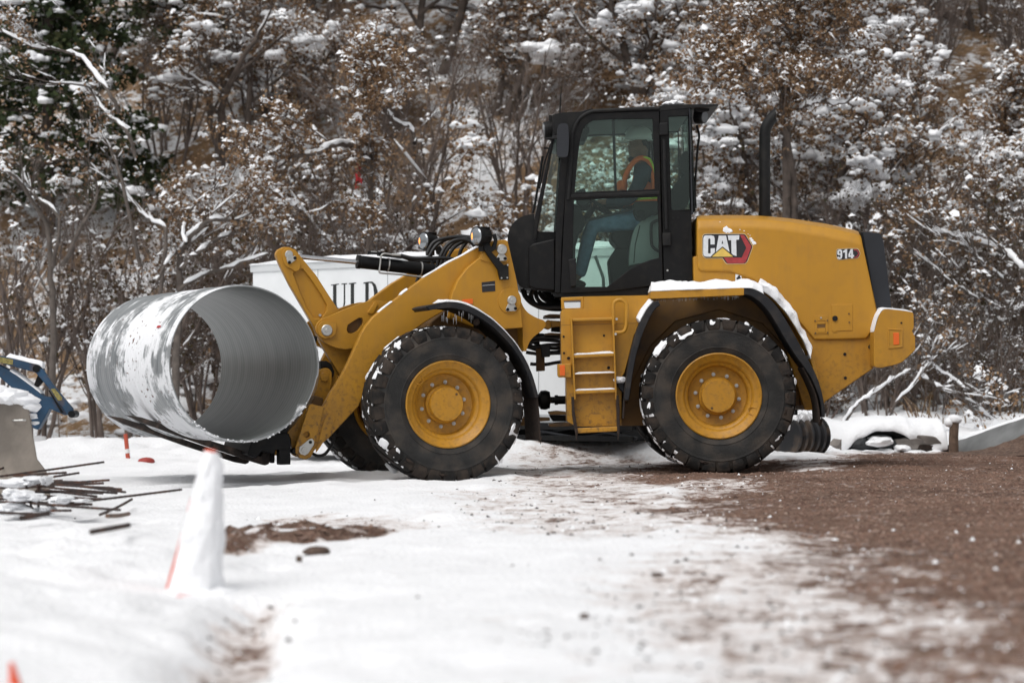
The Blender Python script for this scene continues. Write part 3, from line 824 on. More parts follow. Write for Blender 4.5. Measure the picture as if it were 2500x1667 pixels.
# ladder
LAD = Geo()
lw = -1.06
for a, b_ in (((550, 420), (580, 1085)), ((890, 400), (915, 1085))):
    L3 = [[RF.at(p, lw) for p in Q('b8', a[0] - 7, a[1], a[0] + 7, a[1], b_[0] + 7, b_[1], b_[0] - 7, b_[1])]]
    LAD.add(*prism_geo(L3, Vector((0, .11, 0))))
LADDER = LAD.build('ladder', YEL, LD, bevel=.003)
for a, b_, r in (((555, 437), (893, 427), .014), ((568, 733), (897, 718), .016), ((575, 880), (900, 868), .006), ((578, 1025), (907, 1012), .017), ((590, 1338), (928, 1322), .022)):
    p, q = RF.at(Q('b8', *a)[0], lw + .03), RF.at(Q('b8', *b_)[0], lw + .03)
    dz = Vector((0, 0, r)); mid = (p + q) / 2
    V, Fc = box_geo(mid + Vector((0, .04, 0)), (q - p) / 2, Vector((0, .06, 0)), dz)
    o = mk('rung', V, Fc, YEL, LADDER, bevel=.008)
    if a != (555, 437) and a != (590, 1338):
        n_ = 10
        pt = [p + (q - p) * (i / n_) + dz - Vector((0, .02, 0)) for i in range(n_ + 1)]
        tag(snow_sheet('snow', LADDER, pt, Vector((0, .11, 0)), .012, 4, int(a[1])), kind='stuff')
for a, b_ in (((562, 1062), (590, 1385)), ((926, 1050), (930, 1372))):
    L3 = [[RF.at(p, lw - .005) for p in Q('b8', a[0] - 10, a[1], a[0] + 9, a[1], a[0] + 16, a[1] + 120, b_[0] + 14, b_[1] - 40, b_[0] + 3, b_[1] + 45, b_[0] - 6, b_[1] - 20, a[0] - 5, a[1] + 150)]]
    V, Fc = prism_geo(L3, Vector((0, .12, 0)))
    mk('rubber_strap', V, Fc, MUD, LADDER, smooth=False, bevel=.003)
hp = smooth_path([RF.at(p, lw + .02) for p in Q('b8', 895, 470, 893, 400, 892, 325, 905, 288, 945, 272, 985, 288, 1000, 325, 999, 400, 997, 480, 982, 524, 950, 538, 905, 538)], 5)
tube('grab_handle', hp, .0165, YEL, LD, 12)
for q in ((918, 430), (910, 552)):
    gg = Geo(); c = RF.at(Q('b8', *q)[0], lw); gg.add(*disc_geo(c, Vector((0, -1, 0)), .011, .012, 8)); gg.build('bolt', STL, LADDER)

# rear fenders
def arch(name, fr, pts, w0, w1, th, m, parent, n=5, nw=3, lip=0):
    P = [fr.at(p, w0) for p in sm2(pts, n)]
    wc = fw if fr is FF else rw
    g = Geo(); k = len(P)
    V = []
    for i in range(k):
        t = (P[min(i + 1, k - 1)] - P[max(i - 1, 0)]).normalized()
        nn = t.cross(fr.ew).normalized()
        if nn.dot(P[i] - wc) < 0: nn = -nn
        tt = float(np.interp(i / (k - 1), np.linspace(0, 1, len(th)), th)) if isinstance(th, list) else th
        V += [P[i], P[i] + fr.ew * (w1 - w0), P[i] + fr.ew * (w1 - w0) - nn * tt, P[i] - nn * tt]
    Fc = []
    for i in range(k - 1):
        for q in range(4):
            Fc.append((i * 4 + q, i * 4 + (q + 1) % 4, (i + 1) * 4 + (q + 1) % 4, (i + 1) * 4 + q))
    Fc += [(3, 2, 1, 0), tuple((k - 1) * 4 + q for q in range(4))]
    o = mk(name, V, Fc, m, parent)
    bm = bmesh.new(); bm.from_mesh(o.data); bmesh.ops.recalc_face_normals(bm, faces=bm.faces); bm.to_mesh(o.data); bm.free()
    bv = o.modifiers.new('bevel', 'BEVEL'); bv.width = .006; bv.segments = 2; bv.limit_method = 'ANGLE'; bv.angle_limit = math.radians(50)
    return o
FB = prism('fender_ledge', RF, Q('4', 1022, 182, 1030, 176, 1672, 150, 1672, 200, 1040, 226, 1022, 226), -1.20, -.78, YEL, LD, .006)
FR = arch('fender', RF, Q('4', 1668, 150, 1740, 158, 1820, 200, 1900, 280, 1970, 385, 2030, 490, 2085, 590, 2130, 670, 2180, 770, 2212, 870, 2230, 960, 2236, 1050), -1.20, -.80, [.055, .075, .085, .09, .075, .05, .03, .022], FND, LD)
arch('mud_flap', RF, Q('4', 2090, 700, 2140, 800, 2180, 900, 2200, 1000, 2205, 1090), -1.16, -.72, .016, MUD, LD)
# yellow lip of the hood above the fender, and the snow lying on it
arch('hood_lip', RF, Q('4', 1700, 140, 1790, 150, 1900, 235, 2000, 350, 2075, 470, 2130, 580, 2170, 690, 2190, 790), -.98, -.76, .03, YEL, LD)
FRF = arch('fender', RF, Q('4', 1074, 236, 1030, 260, 985, 320, 945, 400, 910, 500, 882, 610, 860, 740, 846, 860, 838, 930), -1.20, -.86, [.05, .055, .06, .055, .05, .045, .04], FND, LD)
arch('mud_flap', RF, Q('4', 862, 700, 846, 820, 832, 960, 826, 1060), -1.10, -.75, .016, MUD, LD)
prism('step_pad', RF, Q('4', 785, 812, 835, 790, 840, 890, 800, 850), -1.0, -.85, FND, LD, .01)
gg = Geo(); p = RF.at(Q('4', 808, 790)[0], -.98); gg.add(*blob_geo(p, .055, .06, .03, 3, .35, 1.5, 2)); tag(gg.build('snow', SNOW, LD), kind='stuff')
pth = [RF.at(p, -1.2) for p in sm2(Q('4', 1022, 170, 1100, 168, 1200, 163, 1300, 160, 1400, 157, 1500, 154, 1600, 151, 1680, 148, 1730, 152, 1770, 166, 1810, 190), 6)]
tag(snow_sheet('snow', FB, pth, Vector((0, .40, 0)), .072, 12, 8, rag=.5), kind='stuff')
pth = [RF.at(p, -1.06) for p in sm2(Q('4', 1770, 150, 1840, 190, 1920, 262, 1990, 350, 2050, 445, 2100, 540, 2138, 640), 7)]
nrm_up = Vector((.25, -.25, .9)).normalized()
tag(snow_sheet('snow', FR, pth, Vector((0, .30, 0)), .080, 10, 12, rag=.9, up=nrm_up), kind='stuff')
pth = [RF.at(p, -1.16) for p in sm2(Q('4', 2040, 540, 2080, 605, 2120, 680, 2150, 740), 6)]
tag(snow_sheet('snow', FR, pth, Vector((0, .12, 0)), .02, 6, 15, rag=1.2, up=Vector((.6, -.2, .6))), kind='stuff')
pth = [RF.at(p, -1.18) for p in sm2(Q('4', 1040, 240, 1000, 285, 965, 345, 945, 385), 5)]
tag(snow_sheet('snow', FRF, pth, Vector((0, .3, 0)), .04, 8, 17, rag=.9, up=Vector((-.6, -.2, .7))), kind='stuff')
gg = Geo(); c = RF.at(Q('4', 1732, 110)[0], -.9); gg.add(*tube_geo([c, c - Vector((0, 0, .05))], [.016, .02], 12)); gg.build('fender_knob', BPL, FR)
for a in (FB, FR, FRF): mirror(a, RF, a.name.split('.')[0], LD)
# little icicles under the ledge
gg = Geo(); rng = random.Random(5)
for i in range(60):
    x = rng.uniform(1060, 1640); p = RF.at(Q('4', x, 224 - (x - 1040) * .04)[0], -1.15 + rng.uniform(0, .2)); l = rng.uniform(.01, .045)
    gg.add(*tube_geo([p, p - Vector((0, 0, l))], [.003, .0006], 5))
ICE = mat('ice', (.55, .56, .58), .15, spec=.6)
tag(gg.build('icicles', ICE, FB), kind='stuff')
# ---------------------------------------------------------------- cab
CWD = .68
door_out = Q('3', 490, 1440, 505, 1100, 522, 760, 545, 470, 560, 335, 575, 275, 605, 222, 650, 185, 710, 165, 900, 156, 1188, 150, 1198, 700, 1215, 1375, 860, 1424)
door_up = Q('3', 590, 725, 600, 600, 615, 450, 628, 345, 645, 285, 675, 240, 720, 216, 850, 207, 1000, 205, 1143, 203, 1158, 690, 1160, 702)
door_lo = Q('3', 586, 780, 800, 768, 1178, 755, 1186, 1000, 1188, 1188, 1120, 1205, 1040, 1238, 960, 1284, 890, 1340, 820, 1394, 600, 1394, 575, 1280, 578, 1000)
DOOR = prism('cab_door', RF, [door_out, door_up, door_lo], -CWD - .03, -CWD + .03, BLK, LD, .008)
prism('window', RF, door_up, -CWD - .004, -CWD + .002, GLASS, DOOR, 0)
prism('window', RF, door_lo, -CWD - .004, -CWD + .002, GLASS, DOOR, 0)
tube('door_seal', smooth_path([RF.at(p, -CWD - .035) for p in Q('3', 545, 775, 562, 560, 572, 340, 588, 268, 615, 215, 655, 178, 700, 158, 760, 148, 1000, 138, 1190, 130)], 4), .017, BPL, LD, 10)
prism('window_bar', RF, Q('3', 552, 742, 1190, 716, 1192, 742, 556, 768), -CWD - .038, -CWD - .02, BPL, DOOR, .006)
prism('window_bar', RF, Q('3', 852, 206, 872, 206, 890, 722, 872, 722), -CWD + .006, -CWD + .02, BLK, DOOR, .003)
QP = prism('rear_pillar', RF, [Q('3', 1188, 112, 1400, 122, 1416, 880, 1418, 895, 1426, 1354, 1250, 1376, 1217, 1378), Q('3', 1256, 190, 1394, 186, 1407, 848, 1276, 850)], -CWD - .015, -CWD + .04, BLK, LD, .008)
prism('window', RF, Q('3', 1256, 190, 1394, 186, 1407, 848, 1276, 850), -CWD, -CWD + .006, GLASS, QP, 0)
mirror(DOOR, RF, 'cab_door', LD)
DF = mirror(QP, RF, 'rear_pillar', LD)
for lp in (door_up, door_lo, Q('3', 1256, 190, 1394, 186, 1407, 848, 1276, 850)):
    o = prism('window', RF, lp, -CWD - .004, -CWD + .002, GLASS, DF, 0); mirror(o, RF, 'window', DF); bpy.data.objects.remove(o)
tube('pillar_tube', [RF.at(p, -CWD - .05) for p in Q('3', 1222, 350, 1228, 600, 1240, 985)], .017, BPL, LD, 10)
for q in ((1188, 232, 1250, 230, 1252, 320, 1190, 322), (1210, 1012, 1272, 1010, 1274, 1104, 1214, 1106)):
    prism('door_hinge', RF, Q('3', *q), -CWD - .06, -CWD, BPL, LD, .01)
for q in ((1247, 1278), (1250, 1372), (568, 1215), (1290, 905), (1325, 905)):
    gg = Geo(); c = RF.at(Q('3', *q)[0], -CWD - .03); gg.add(*disc_geo(c, Vector((0, -1, 0)), .009, .006, 8)); gg.build('bolt', STL if q[1] > 1000 else BPL, LD)
# lower window frame
prism('window_frame', RF, [Q('3', 545, 1200, 600, 1190, 600, 1390, 560, 1400)], -CWD - .045, -CWD - .02, BPL, DOOR, .01)
# rear glass
RG = prism('rear_window', RF, Q('3', 1408, 128, 1418, 128, 1446, 850, 1436, 866), -.64, .64, GLASS, LD, 0)
prism('window_trim', RF, Q('3', 1396, 126, 1408, 126, 1430, 880, 1416, 884), -CWD - .012, -CWD + .02, GPL, RG, .003)
# front glass and pillars
FG = prism('windshield', RF, Q('3', 440, 345, 450, 345, 318, 1000, 306, 1000), -.62, .62, GLASS, LD, 0)
prism('window', RF, Q('3', 450, 352, 500, 345, 520, 480, 460, 1000, 345, 1004, 330, 980), -CWD + .02, -CWD + .026, GLASS, FG, 0)
pa = prism('front_pillar', RF, Q('3', 500, 340, 562, 332, 548, 470, 524, 760, 500, 1100, 490, 1440, 450, 1440, 455, 1000, 486, 500), -CWD - .02, -CWD + .05, BLK, LD, .008)
mirror(pa, RF, 'front_pillar', LD)
pb = prism('front_pillar', RF, Q('3', 428, 345, 444, 345, 326, 990, 318, 1060, 302, 1060, 306, 900), -CWD + .03, -CWD + .06, BLK, LD, .005)
mirror(pb, RF, 'front_pillar', LD)
# roof
roof = Q('3', 432, 176, 498, 160, 640, 152, 690, 136, 900, 126, 1195, 116, 1218, 106, 1400, 102, 1600, 101, 1612, 107, 1600, 113, 1560, 119, 1400, 126, 1188, 150, 900, 156, 710, 166, 640, 190, 600, 225, 575, 275, 562, 334, 490, 344, 442, 344, 436, 250)
ROOF = prism('cab_roof', RF, roof, -CWD - .02, CWD + .02, BPL, LD, .012, 3)
prism('headliner', RF, Q('3', 700, 170, 1390, 140, 1390, 186, 1150, 200, 720, 214, 690, 225), -CWD + .06, CWD - .06, mat('headliner', (.16, .17, .16), .8), LD, .01)
gg = Geo()
for k, (x, y, s) in enumerate(((1270, 98, 1.2), (1300, 92, 1.4), (1330, 98, .9), (1240, 103, .8))):
    gg.add(*blob_geo(RF.at(Q('3', x, y)[0], -.6), .05 * s, .09, .018 * s, k, .4, 1.5, 2))
tag(gg.build('snow', SNOW, ROOF), kind='stuff')
# floor, back wall, cowl
FLR = prism('cab_floor', RF, Q('3', 446, 1424, 1215, 1400, 1420, 1356, 1422, 1366, 1142, 1398, 1126, 1452, 452, 1466), -CWD - .01, CWD + .01, BLK, LD, .01)
prism('cab_back', RF, Q('3', 1395, 880, 1418, 880, 1424, 1360, 1400, 1364), -CWD + .05, CWD - .05, BLK, LD, .01)
COWL = prism('front_cowl', RF, sm2(Q('3', 305, 878, 250, 886, 195, 908, 152, 945, 126, 990, 114, 1050, 116, 1110, 140, 1200, 165, 1290, 186, 1366, 206, 1396), 4) + Q('3', 300, 1412, 445, 1425, 455, 1300, 455, 1005, 340, 1004, 306, 985), -.60, .60, BPL, LD, .06, 5)
prism('cowl_panel', RF, Q('3', 262, 1118, 300, 1085, 450, 1052, 452, 1422, 310, 1412, 264, 1392), -CWD - .005, -.5, BLK, LD, .015)
# work lights on the cab
LENS = mat('lamp_lens', (.30, .32, .34), .08, .6)
def cab_light(px, w, direc, r, ln):
    c = RF.at(Q('3', *px)[0], w)
    g = Geo(); d = Vector(direc).normalized()
    g.add(*tube_geo([c - d * ln, c - d * ln * .75, c - d * .01, c], [r * .6, r * .95, r, r * .98], 18))
    for i in range(5): g.add(*tube_geo([c - d * ln * (.25 + .13 * i), c - d * ln * (.27 + .13 * i) - d * .004], r * 1.06, 18))
    g.add(*box_geo(c - d * ln * .6 + Vector((0, 0, r * 1.2)), Vector((.015, 0, 0)), Vector((0, .02, 0)), Vector((0, 0, r * .5))))
    o = g.build('work_light', BPL, LD)
    gg = Geo(); gg.add(*disc_geo(c, d, r * .85, .006, 18)); gg.build('lens', LENS, o)
cab_light((372, 285), -.55, (-1, -.1, -.08), .075, .10); cab_light((372, 285), .55, (-1, .1, -.08), .075, .10)
cab_light((1510, 192), -.52, (.8, -.6, -.1), .06, .10); cab_light((1510, 192), .52, (.8, .6, -.1), .06, .10)
prism('light_bracket', RF, Q('3', 430, 180, 470, 170, 470, 330, 436, 335), -.62, -.5, BLK, LD, .005)
prism('light_bracket', RF, Q('3', 1440, 118, 1545, 118, 1545, 150, 1470, 160, 1440, 150), -.56, -.48, BLK, LD, .005)
tube('window_strut', smooth_path([RF.at(p, -.50) for p in Q('3', 1455, 250, 1472, 330, 1460, 420, 1442, 700, 1448, 840)], 4), .010, BLK, LD, 8)
# mirror with arm
mp = [RF.at(p, -CWD - .20) for p in sm2(Q('3', 466, 300, 470, 260, 490, 240, 525, 238, 542, 255, 548, 330, 546, 430, 536, 468, 510, 476, 476, 470, 464, 440), 4, True)]
V, Fc = prism_geo([mp], Vector((0, .10, 0)))
MIR = mk('mirror', V, Fc, GPL, LD, bevel=.03, segs=4)
tube('mirror_arm', [RF.at(Q('3', 475, 330)[0], -CWD - .15), RF.at(Q('3', 440, 335)[0], -CWD - .08), RF.at(Q('3', 446, 300)[0], -CWD + .05)], .014, BPL, MIR, 8)
tube('mirror_arm', [RF.at(Q('3', 480, 340)[0], -CWD - .15), RF.at(Q('3', 385, 346)[0], -CWD - .12), RF.at(Q('3', 430, 352)[0], -CWD + .05)], .009, BPL, MIR, 8)
tube('washer_nozzle', [RF.at(p, -.5) for p in Q('3', 370, 412, 412, 414)], .008, BLK, LD, 6)
tube('wiper_arm', [RF.at(p, -.30) for p in Q('3', 292, 874, 310, 800, 352, 540, 362, 470)], .011, BLK, LD, 8)
tube('wiper_blade', [RF.at(p, -.32) for p in Q('3', 340, 700, 372, 530, 420, 380)], .008, BLK, LD, 6)
tube('antenna', [RF.at(p, -.5) for p in [Q('3', 484, 162)[0], Q('3', 489, 60)[0], (1371, 212)]], [.008, .006, .003], BLK, LD, 8)

# cab interior
DK = mat('cab_interior', (.022, .023, .023), .75, var=.2)
prism('steering_column', RF, Q('3', 540, 820, 630, 835, 668, 930, 664, 965, 628, 1000, 596, 1110, 586, 1395, 500, 1400, 500, 900), -.42, .30, DK, LD, .02)
prism('dash_pod', RF, Q('3', 610, 712, 640, 700, 668, 708, 672, 760, 700, 800, 640, 836, 600, 800), -.30, -.10, DK, LD, .02)
c0 = RF.at(Q('3', 735, 810)[0], -.02); nrm = Vector((.55, 0, .83)); e1 = Vector((0, 1, 0)); e2 = nrm.cross(e1)
ring = [c0 + (e1 * math.cos(a) + e2 * math.sin(a)) * .20 for a in [2 * math.pi * i / 36 for i in range(37)]]
SW = tube('steering_wheel', ring, .016, DK, LD, 8)
for a in (0.3, 2.4, 4.5): tube('spoke', [c0 - nrm * .02, c0 + (e1 * math.cos(a) + e2 * math.sin(a)) * .19], .010, DK, SW, 6)
tube('steering_shaft', [c0 - nrm * .02, c0 - nrm * .3], .03, DK, SW, 8)
prism('armrest_pod', RF, Q('3', 1006, 800, 1030, 790, 1180, 785, 1182, 868, 1120, 892, 1085, 920, 1056, 926, 1028, 912, 1010, 872), -.58, -.40, DK, LD, .02)
gg = Geo(); c = RF.at(Q('3', 1060, 880)[0], -.58); gg.add(*tube_geo([c, c + Vector((0, -.02, 0))], [.040, .036], 20)); gg.add(*disc_geo(c + Vector((0, -.02, 0)), Vector((0, -1, 0)), .014, .006, 12)); gg.build('speaker', BPL, LD)
prism('support_bar', RF, Q('3', 660, 918, 1010, 832, 1012, 850, 664, 936), -.60, -.57, GPL, LD, .004)
PALE = mat('pale_trim', (.30, .33, .315), .7, var=.08)
prism('side_console', RF, sm2(Q('3', 1185, 882, 1110, 905, 1050, 940, 1015, 985, 992, 1060, 978, 1160, 975, 1242), 3) + Q('3', 1060, 1225, 1188, 1196), -.50, -.34, PALE, LD, .02)
prism('console_seam', RF, Q('3', 1048, 960, 1056, 960, 1022, 1100, 1012, 1225, 1006, 1225, 1015, 1095), -.502, -.49, DK, LD, 0)
tube('grab_loop', smooth_path([RF.at(p, -.54) for p in Q('3', 1184, 922, 1150, 935, 1132, 965, 1134, 1085, 1152, 1120, 1186, 1142)], 4), .013, DK, LD, 8)
tube('lever', [RF.at(p, -.30) for p in Q('3', 735, 1175, 762, 1250, 792, 1330, 795, 1395)], .014, PALE, LD, 8)
SEAT = prism('seat', RF, Q('3', 850, 1000, 1120, 985, 1150, 1010, 1150, 1100, 1100, 1130, 900, 1120, 845, 1060), -.25, .25, DK, LD, .04, 3)
prism('seat_back', RF, sm2(Q('3', 1140, 1060, 1180, 900, 1260, 740, 1330, 630, 1380, 600, 1402, 640, 1396, 800, 1330, 900, 1240, 1060), 4, True), -.25, .25, DK, SEAT, .04, 3)
prism('headrest', RF, sm2(Q('3', 1340, 500, 1352, 450, 1385, 432, 1412, 450, 1414, 560, 1400, 606, 1360, 600, 1340, 560), 4, True), -.14, .14, DK, SEAT, .03, 3)
prism('seat_base', RF, Q('3', 880, 1120, 1120, 1110, 1120, 1400, 850, 1400, 830, 1200), -.22, .22, DK, SEAT, .02)
prism('sun_visor', RF, Q('3', 640, 262, 694, 262, 694, 300, 660, 366, 625, 362), -.25, .1, DK, LD, .01)
# ---------------------------------------------------------------- front half
TWR = prism('front_tower', FF, Q('2', 1000, 620, 1006, 530, 1020, 478, 1050, 410, 1100, 345, 1165, 292, 1180, 262, 1196, 216, 1240, 197, 1305, 190, 1322, 200, 1336, 260, 1352, 330, 1372, 420, 1392, 540, 1404, 672, 1310, 680, 1140, 672), -.68, -.60, YEL, LD, .008)
mirror(TWR, FF, 'front_tower', LD)
EAR = prism('hinge_ear', FF, sm2(Q('2', 1372, 440, 1385, 500, 1405, 555, 1435, 592, 1480, 618, 1520, 634, 1528, 660, 1505, 690, 1470, 715, 1440, 750, 1422, 800), 4) + Q('2', 1408, 800, 1400, 640, 1385, 520), -.62, -.30, YEL, LD, .01)
mirror(EAR, FF, 'hinge_ear', LD)
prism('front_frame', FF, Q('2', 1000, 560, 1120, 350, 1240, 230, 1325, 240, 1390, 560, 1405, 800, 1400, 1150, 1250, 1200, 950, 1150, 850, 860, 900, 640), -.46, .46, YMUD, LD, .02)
def pin(fr, zone, q, w, r, m, parent, th=.02, name='pin'):
    gg = Geo(); c = fr.at(Q(zone, *q)[0], w); ax = -fr.ew
    gg.add(*tube_geo([c + fr.ew * .02, c + ax * (th - .004), c + ax * th], [r, r, r * .9], 20)); gg.add(*tube_geo([c + ax * th, c + ax * (th + .002)], [r * .35, r * .3], 10))
    return gg.build(name, m, parent)
def retainer(fr, zone, pts, bolts, w, parent):
    prism('retainer_plate', fr, Q(zone, *pts), w - .012, w, STL, parent, .004)
    for b_ in bolts: pin(fr, zone, b_, w - .012, .014, BLK, parent, .012, 'bolt')
prism('pin_boss', FF, Q('2', 1178, 285, 1186, 262, 1225, 250, 1320, 240, 1330, 300, 1322, 315, 1200, 310, 1172, 300), -.695, -.66, YEL, TWR, .006)
pin(FF, '2', (1286, 245), -.695, .046, STL, TWR, .025)
retainer(FF, '2', (1272, 268, 1300, 268, 1318, 290, 1316, 304, 1296, 308, 1262, 304, 1258, 292), ((1306, 294), (1268, 296)), -.695, TWR)
prism('pin_boss', FF, circ(Q('2', 1332, 524)[0], 28, 24, 32), -.69, -.66, YEL, TWR, .006)
pin(FF, '2', (1340, 522), -.69, .040, STL, TWR, .03)
retainer(FF, '2', (1322, 542, 1358, 540, 1372, 570, 1368, 580, 1314, 582, 1310, 572), ((1320, 572), (1363, 567)), -.69, TWR)
# data plate and reflector
decal('data_plate', Q('2', 1178, 424, 1251, 416, 1253, 472, 1181, 478), -.681, EB, TWR, .002, FF)
decal('data_plate_line', Q('2', 1182, 441, 1250, 435, 1250, 437, 1182, 443), -.6832, EW, TWR, .001, FF)
prism('reflector', FF, Q('2', 1072, 518, 1130, 514, 1131, 541, 1074, 544), -.69, -.68, ORG, TWR, .003)
# boom arms
ARM = prism('lift_arm', FF, Q('2', 215, 1392, 185, 1384, 164, 1362, 160, 1335, 172, 1300, 205, 1190, 232, 1110, 246, 1092, 312, 1102, 355, 1020, 380, 985, 430, 900, 490, 770, 518, 705, 545, 660, 585, 612, 640, 566, 700, 520, 760, 472, 860, 398, 1000, 315, 1120, 252, 1185, 218, 1260, 200, 1310, 225, 1320, 300, 1200, 420, 1060, 510, 1000, 560, 940, 600, 870, 642, 760, 720, 660, 820, 590, 930, 540, 1020, 505, 1102, 420, 1192, 345, 1272, 290, 1318, 262, 1345, 245, 1380), -.60, -.52, YEL, LD, .01)
mirror(ARM, FF, 'lift_arm', LD)
prism('boom_end', FF, [Q('b7', 300, 1105, 318, 1100, 392, 1120, 402, 1132, 396, 1160, 350, 1330, 330, 1420, 312, 1462, 275, 1486, 230, 1474, 204, 1440, 205, 1400), circ(Q('b7', 283, 1314)[0], 7.5, 14)], -.64, -.60, YEL, ARM, .006)
prism('boom_rib', FF, sm2(Q('b7', 345, 1440, 372, 1330, 400, 1225, 425, 1185, 455, 1172, 480, 1192, 470, 1235, 420, 1330), 3, True), -.612, -.60, YEL, ARM, .005)
retainer(FF, 'b7', (232, 1400, 300, 1345, 320, 1340, 336, 1360, 332, 1385, 292, 1445, 270, 1458, 240, 1450, 228, 1430), ((307, 1366),), -.64, ARM)
pin(FF, 'b7', (264, 1420), -.652, .026, STL, ARM, .012)
# cross bracket carrying the bell crank
BKT = prism('crank_bracket', FF, [sm2(Q('2', 272, 690, 280, 650, 310, 622, 370, 598, 430, 572, 520, 538, 590, 522, 640, 528, 700, 540), 3) + Q('2', 700, 640, 560, 760, 492, 782, 430, 790, 380, 781, 325, 756, 288, 725), Q('2', 440, 682, 446, 656, 470, 640, 505, 618, 524, 618, 531, 632, 528, 652, 500, 690, 470, 704, 446, 700)], -.28, -.22, YEL, LD, .008)
mirror(BKT, FF, 'crank_bracket', LD)
prism('pin_boss', FF, sm2(Q('2', 284, 690, 290, 655, 318, 636, 372, 640, 384, 652, 380, 700, 360, 722, 318, 730, 292, 715), 3, True), -.31, -.27, YEL, BKT, .006)
pin(FF, '2', (331, 686), -.31, .050, STL, BKT, .012)
prism('bracket_lug', FF, Q('2', 590, 532, 612, 540, 610, 552, 585, 598, 556, 594, 556, 586), -.295, -.27, YEL, BKT, .006)
tube('cross_tube', [FF.at(Q('2', 478, 640)[0], w) for w in (-.2, .53)], .10, YMUD, LD, 20)
cr_out = Q('2', 54, 282, 54, 262, 66, 244, 92, 231, 125, 231, 160, 246, 195, 290, 272, 383, 340, 490, 398, 578, 440, 640, 484, 730, 486, 792, 430, 900, 408, 938, 388, 905, 330, 812, 290, 740, 262, 668, 200, 560, 130, 440, 78, 335)
cr_in = Q('2', 148, 378, 165, 352, 200, 350, 240, 400, 300, 490, 332, 550, 328, 585, 300, 622, 262, 620, 225, 570, 180, 460)
CRK = prism('bell_crank', FF, [cr_out, cr_in], -.165, -.085, YEL, LD, .008)
prism('crank_web', FF, cr_in, -.135, -.09, YEL, CRK, 0)
prism('crank_back', FF, cr_out, .07, .15, YEL, CRK, .008)
prism('crank_tip', FF, sm2(Q('2', 88, 275, 100, 245, 130, 238, 160, 255, 175, 290, 188, 325, 182, 352, 160, 365, 142, 352, 105, 330), 3, True), -.185, -.15, YEL, CRK, .006)
pin(FF, '2', (124, 272), -.185, .036, STL, CRK, .012)
retainer(FF, '2', (110, 292, 158, 278, 168, 290, 162, 302, 130, 325, 118, 318), ((157, 291), (127, 315)), -.185, CRK)
gg = Geo(); c = FF.at(Q('2', 293, 604)[0], -.14); gg.add(*disc_geo(c, -FF.ew, .012, .012, 10)); gg.build('grease_nipple', STL, CRK)
# tilt link and coupler
LNK = prism('tilt_link', FF, Q('b7', 372, 880, 385, 858, 410, 848, 440, 855, 460, 885, 458, 960, 440, 1030, 402, 1122, 318, 1102, 326, 1060, 350, 1000, 366, 940), -.20, -.08, YEL, LD, .012)
pin(FF, 'b7', (402, 912), -.20, .040, YEL, LNK, .02)
prism('rubber_stop', FF, Q('b7', 380, 800, 420, 800, 455, 822, 474, 870, 472, 910, 458, 920, 448, 880, 430, 852, 400, 846, 380, 858), -.16, .0, BPL, LD, .01)
prism('link_backing', FF, Q('b7', 450, 900, 480, 870, 500, 920, 540, 900, 470, 1050, 430, 1060), -.12, .1, YEL, LD, .01)
CPL = prism('coupler_plate', FF, Q('b7', 300, 1106, 262, 1150, 205, 1236, 145, 1300, 174, 1352, 180, 1450, 215, 1470, 300, 1440, 350, 1150), -.50, -.44, YEL, LD, .008)
mirror(CPL, FF, 'coupler_plate', LD)
prism('coupler_hook', FF, Q('b7', 315, 1095, 340, 1040, 400, 1060, 380, 1180, 300, 1300, 230, 1330, 215, 1260), -.30, .30, YMUD, LD, .01)
tube('tilt_cylinder_rod', [FF.at(p, 0) for p in Q('8', 210, 378, 830, 438)], .0215, CHR, LD, 16)
CYL = Geo()
cp = [FF.at(p, 0) for p in Q('8', 800, 430, 830, 433, 832, 433, 1030, 455, 1800, 545)]
CYL.add(*tube_geo(cp, [.062, .062, .058, .058, .058], 28))
CYL = CYL.build('tilt_cylinder', BLK, LD)
for x, y in ((1075, 458), (1365, 494)):
    p = FF.at(Q('8', x, y)[0], 0); d = (cp[-1] - cp[0]).normalized(); tube('hose_clamp', [p - d * .006, p + d * .006], .063, STL, CYL, 24)
tube('steel_line', smooth_path([FF.at(p, -.07) for p in Q('8', 1110, 368, 1045, 360, 1015, 378, 1008, 440, 1000, 500, 1000, 525, 1040, 532, 1200, 545, 1410, 570)], 5), .0085, STL, CYL, 8)
tube('fitting', [FF.at(p, -.07) for p in Q('8', 895, 352, 920, 352, 922, 354, 990, 358)], [.016, .016, .011, .011], BLK, CYL, 10)
tube('fitting', [FF.at(p, -.07) for p in Q('8', 1110, 368, 1190, 374)], .013, STL, CYL, 10)
tube('fitting', [FF.at(p, -.04) for p in Q('8', 925, 345, 980, 350)], .009, STL, CYL, 8)
prism('port_block', FF, Q('8', 980, 340, 1010, 342, 1205, 365, 1210, 400, 1000, 376), -.06, .02, BLK, CYL, .004)
for k, pts in enumerate(((1190, 375, 1300, 400, 1450, 400, 1600, 400, 1700, 420), (1500, 500, 1530, 400, 1600, 280, 1700, 235, 1800, 255, 1860, 320), (1540, 480, 1580, 360, 1650, 270, 1740, 230, 1830, 240, 1880, 300),
                         (1420, 360, 1480, 260, 1600, 220, 1730, 215, 1800, 240), (1560, 480, 1640, 330, 1710, 270, 1790, 250, 1850, 290), (1430, 400, 1520, 270, 1680, 210, 1800, 215), (1700, 400, 1720, 330, 1760, 270, 1800, 240), (1480, 480, 1450, 350, 1480, 280, 1560, 260),
                         (1210, 385, 1330, 425, 1500, 430, 1680, 470), (1350, 500, 1345, 560, 1330, 610))):
    tube('hydraulic_hose', smooth_path([FF.at(p, -.12 + .045 * k) for p in Q('8', *pts)], 6), .0165 if k != 8 else .02, HOSE, LD, 10)
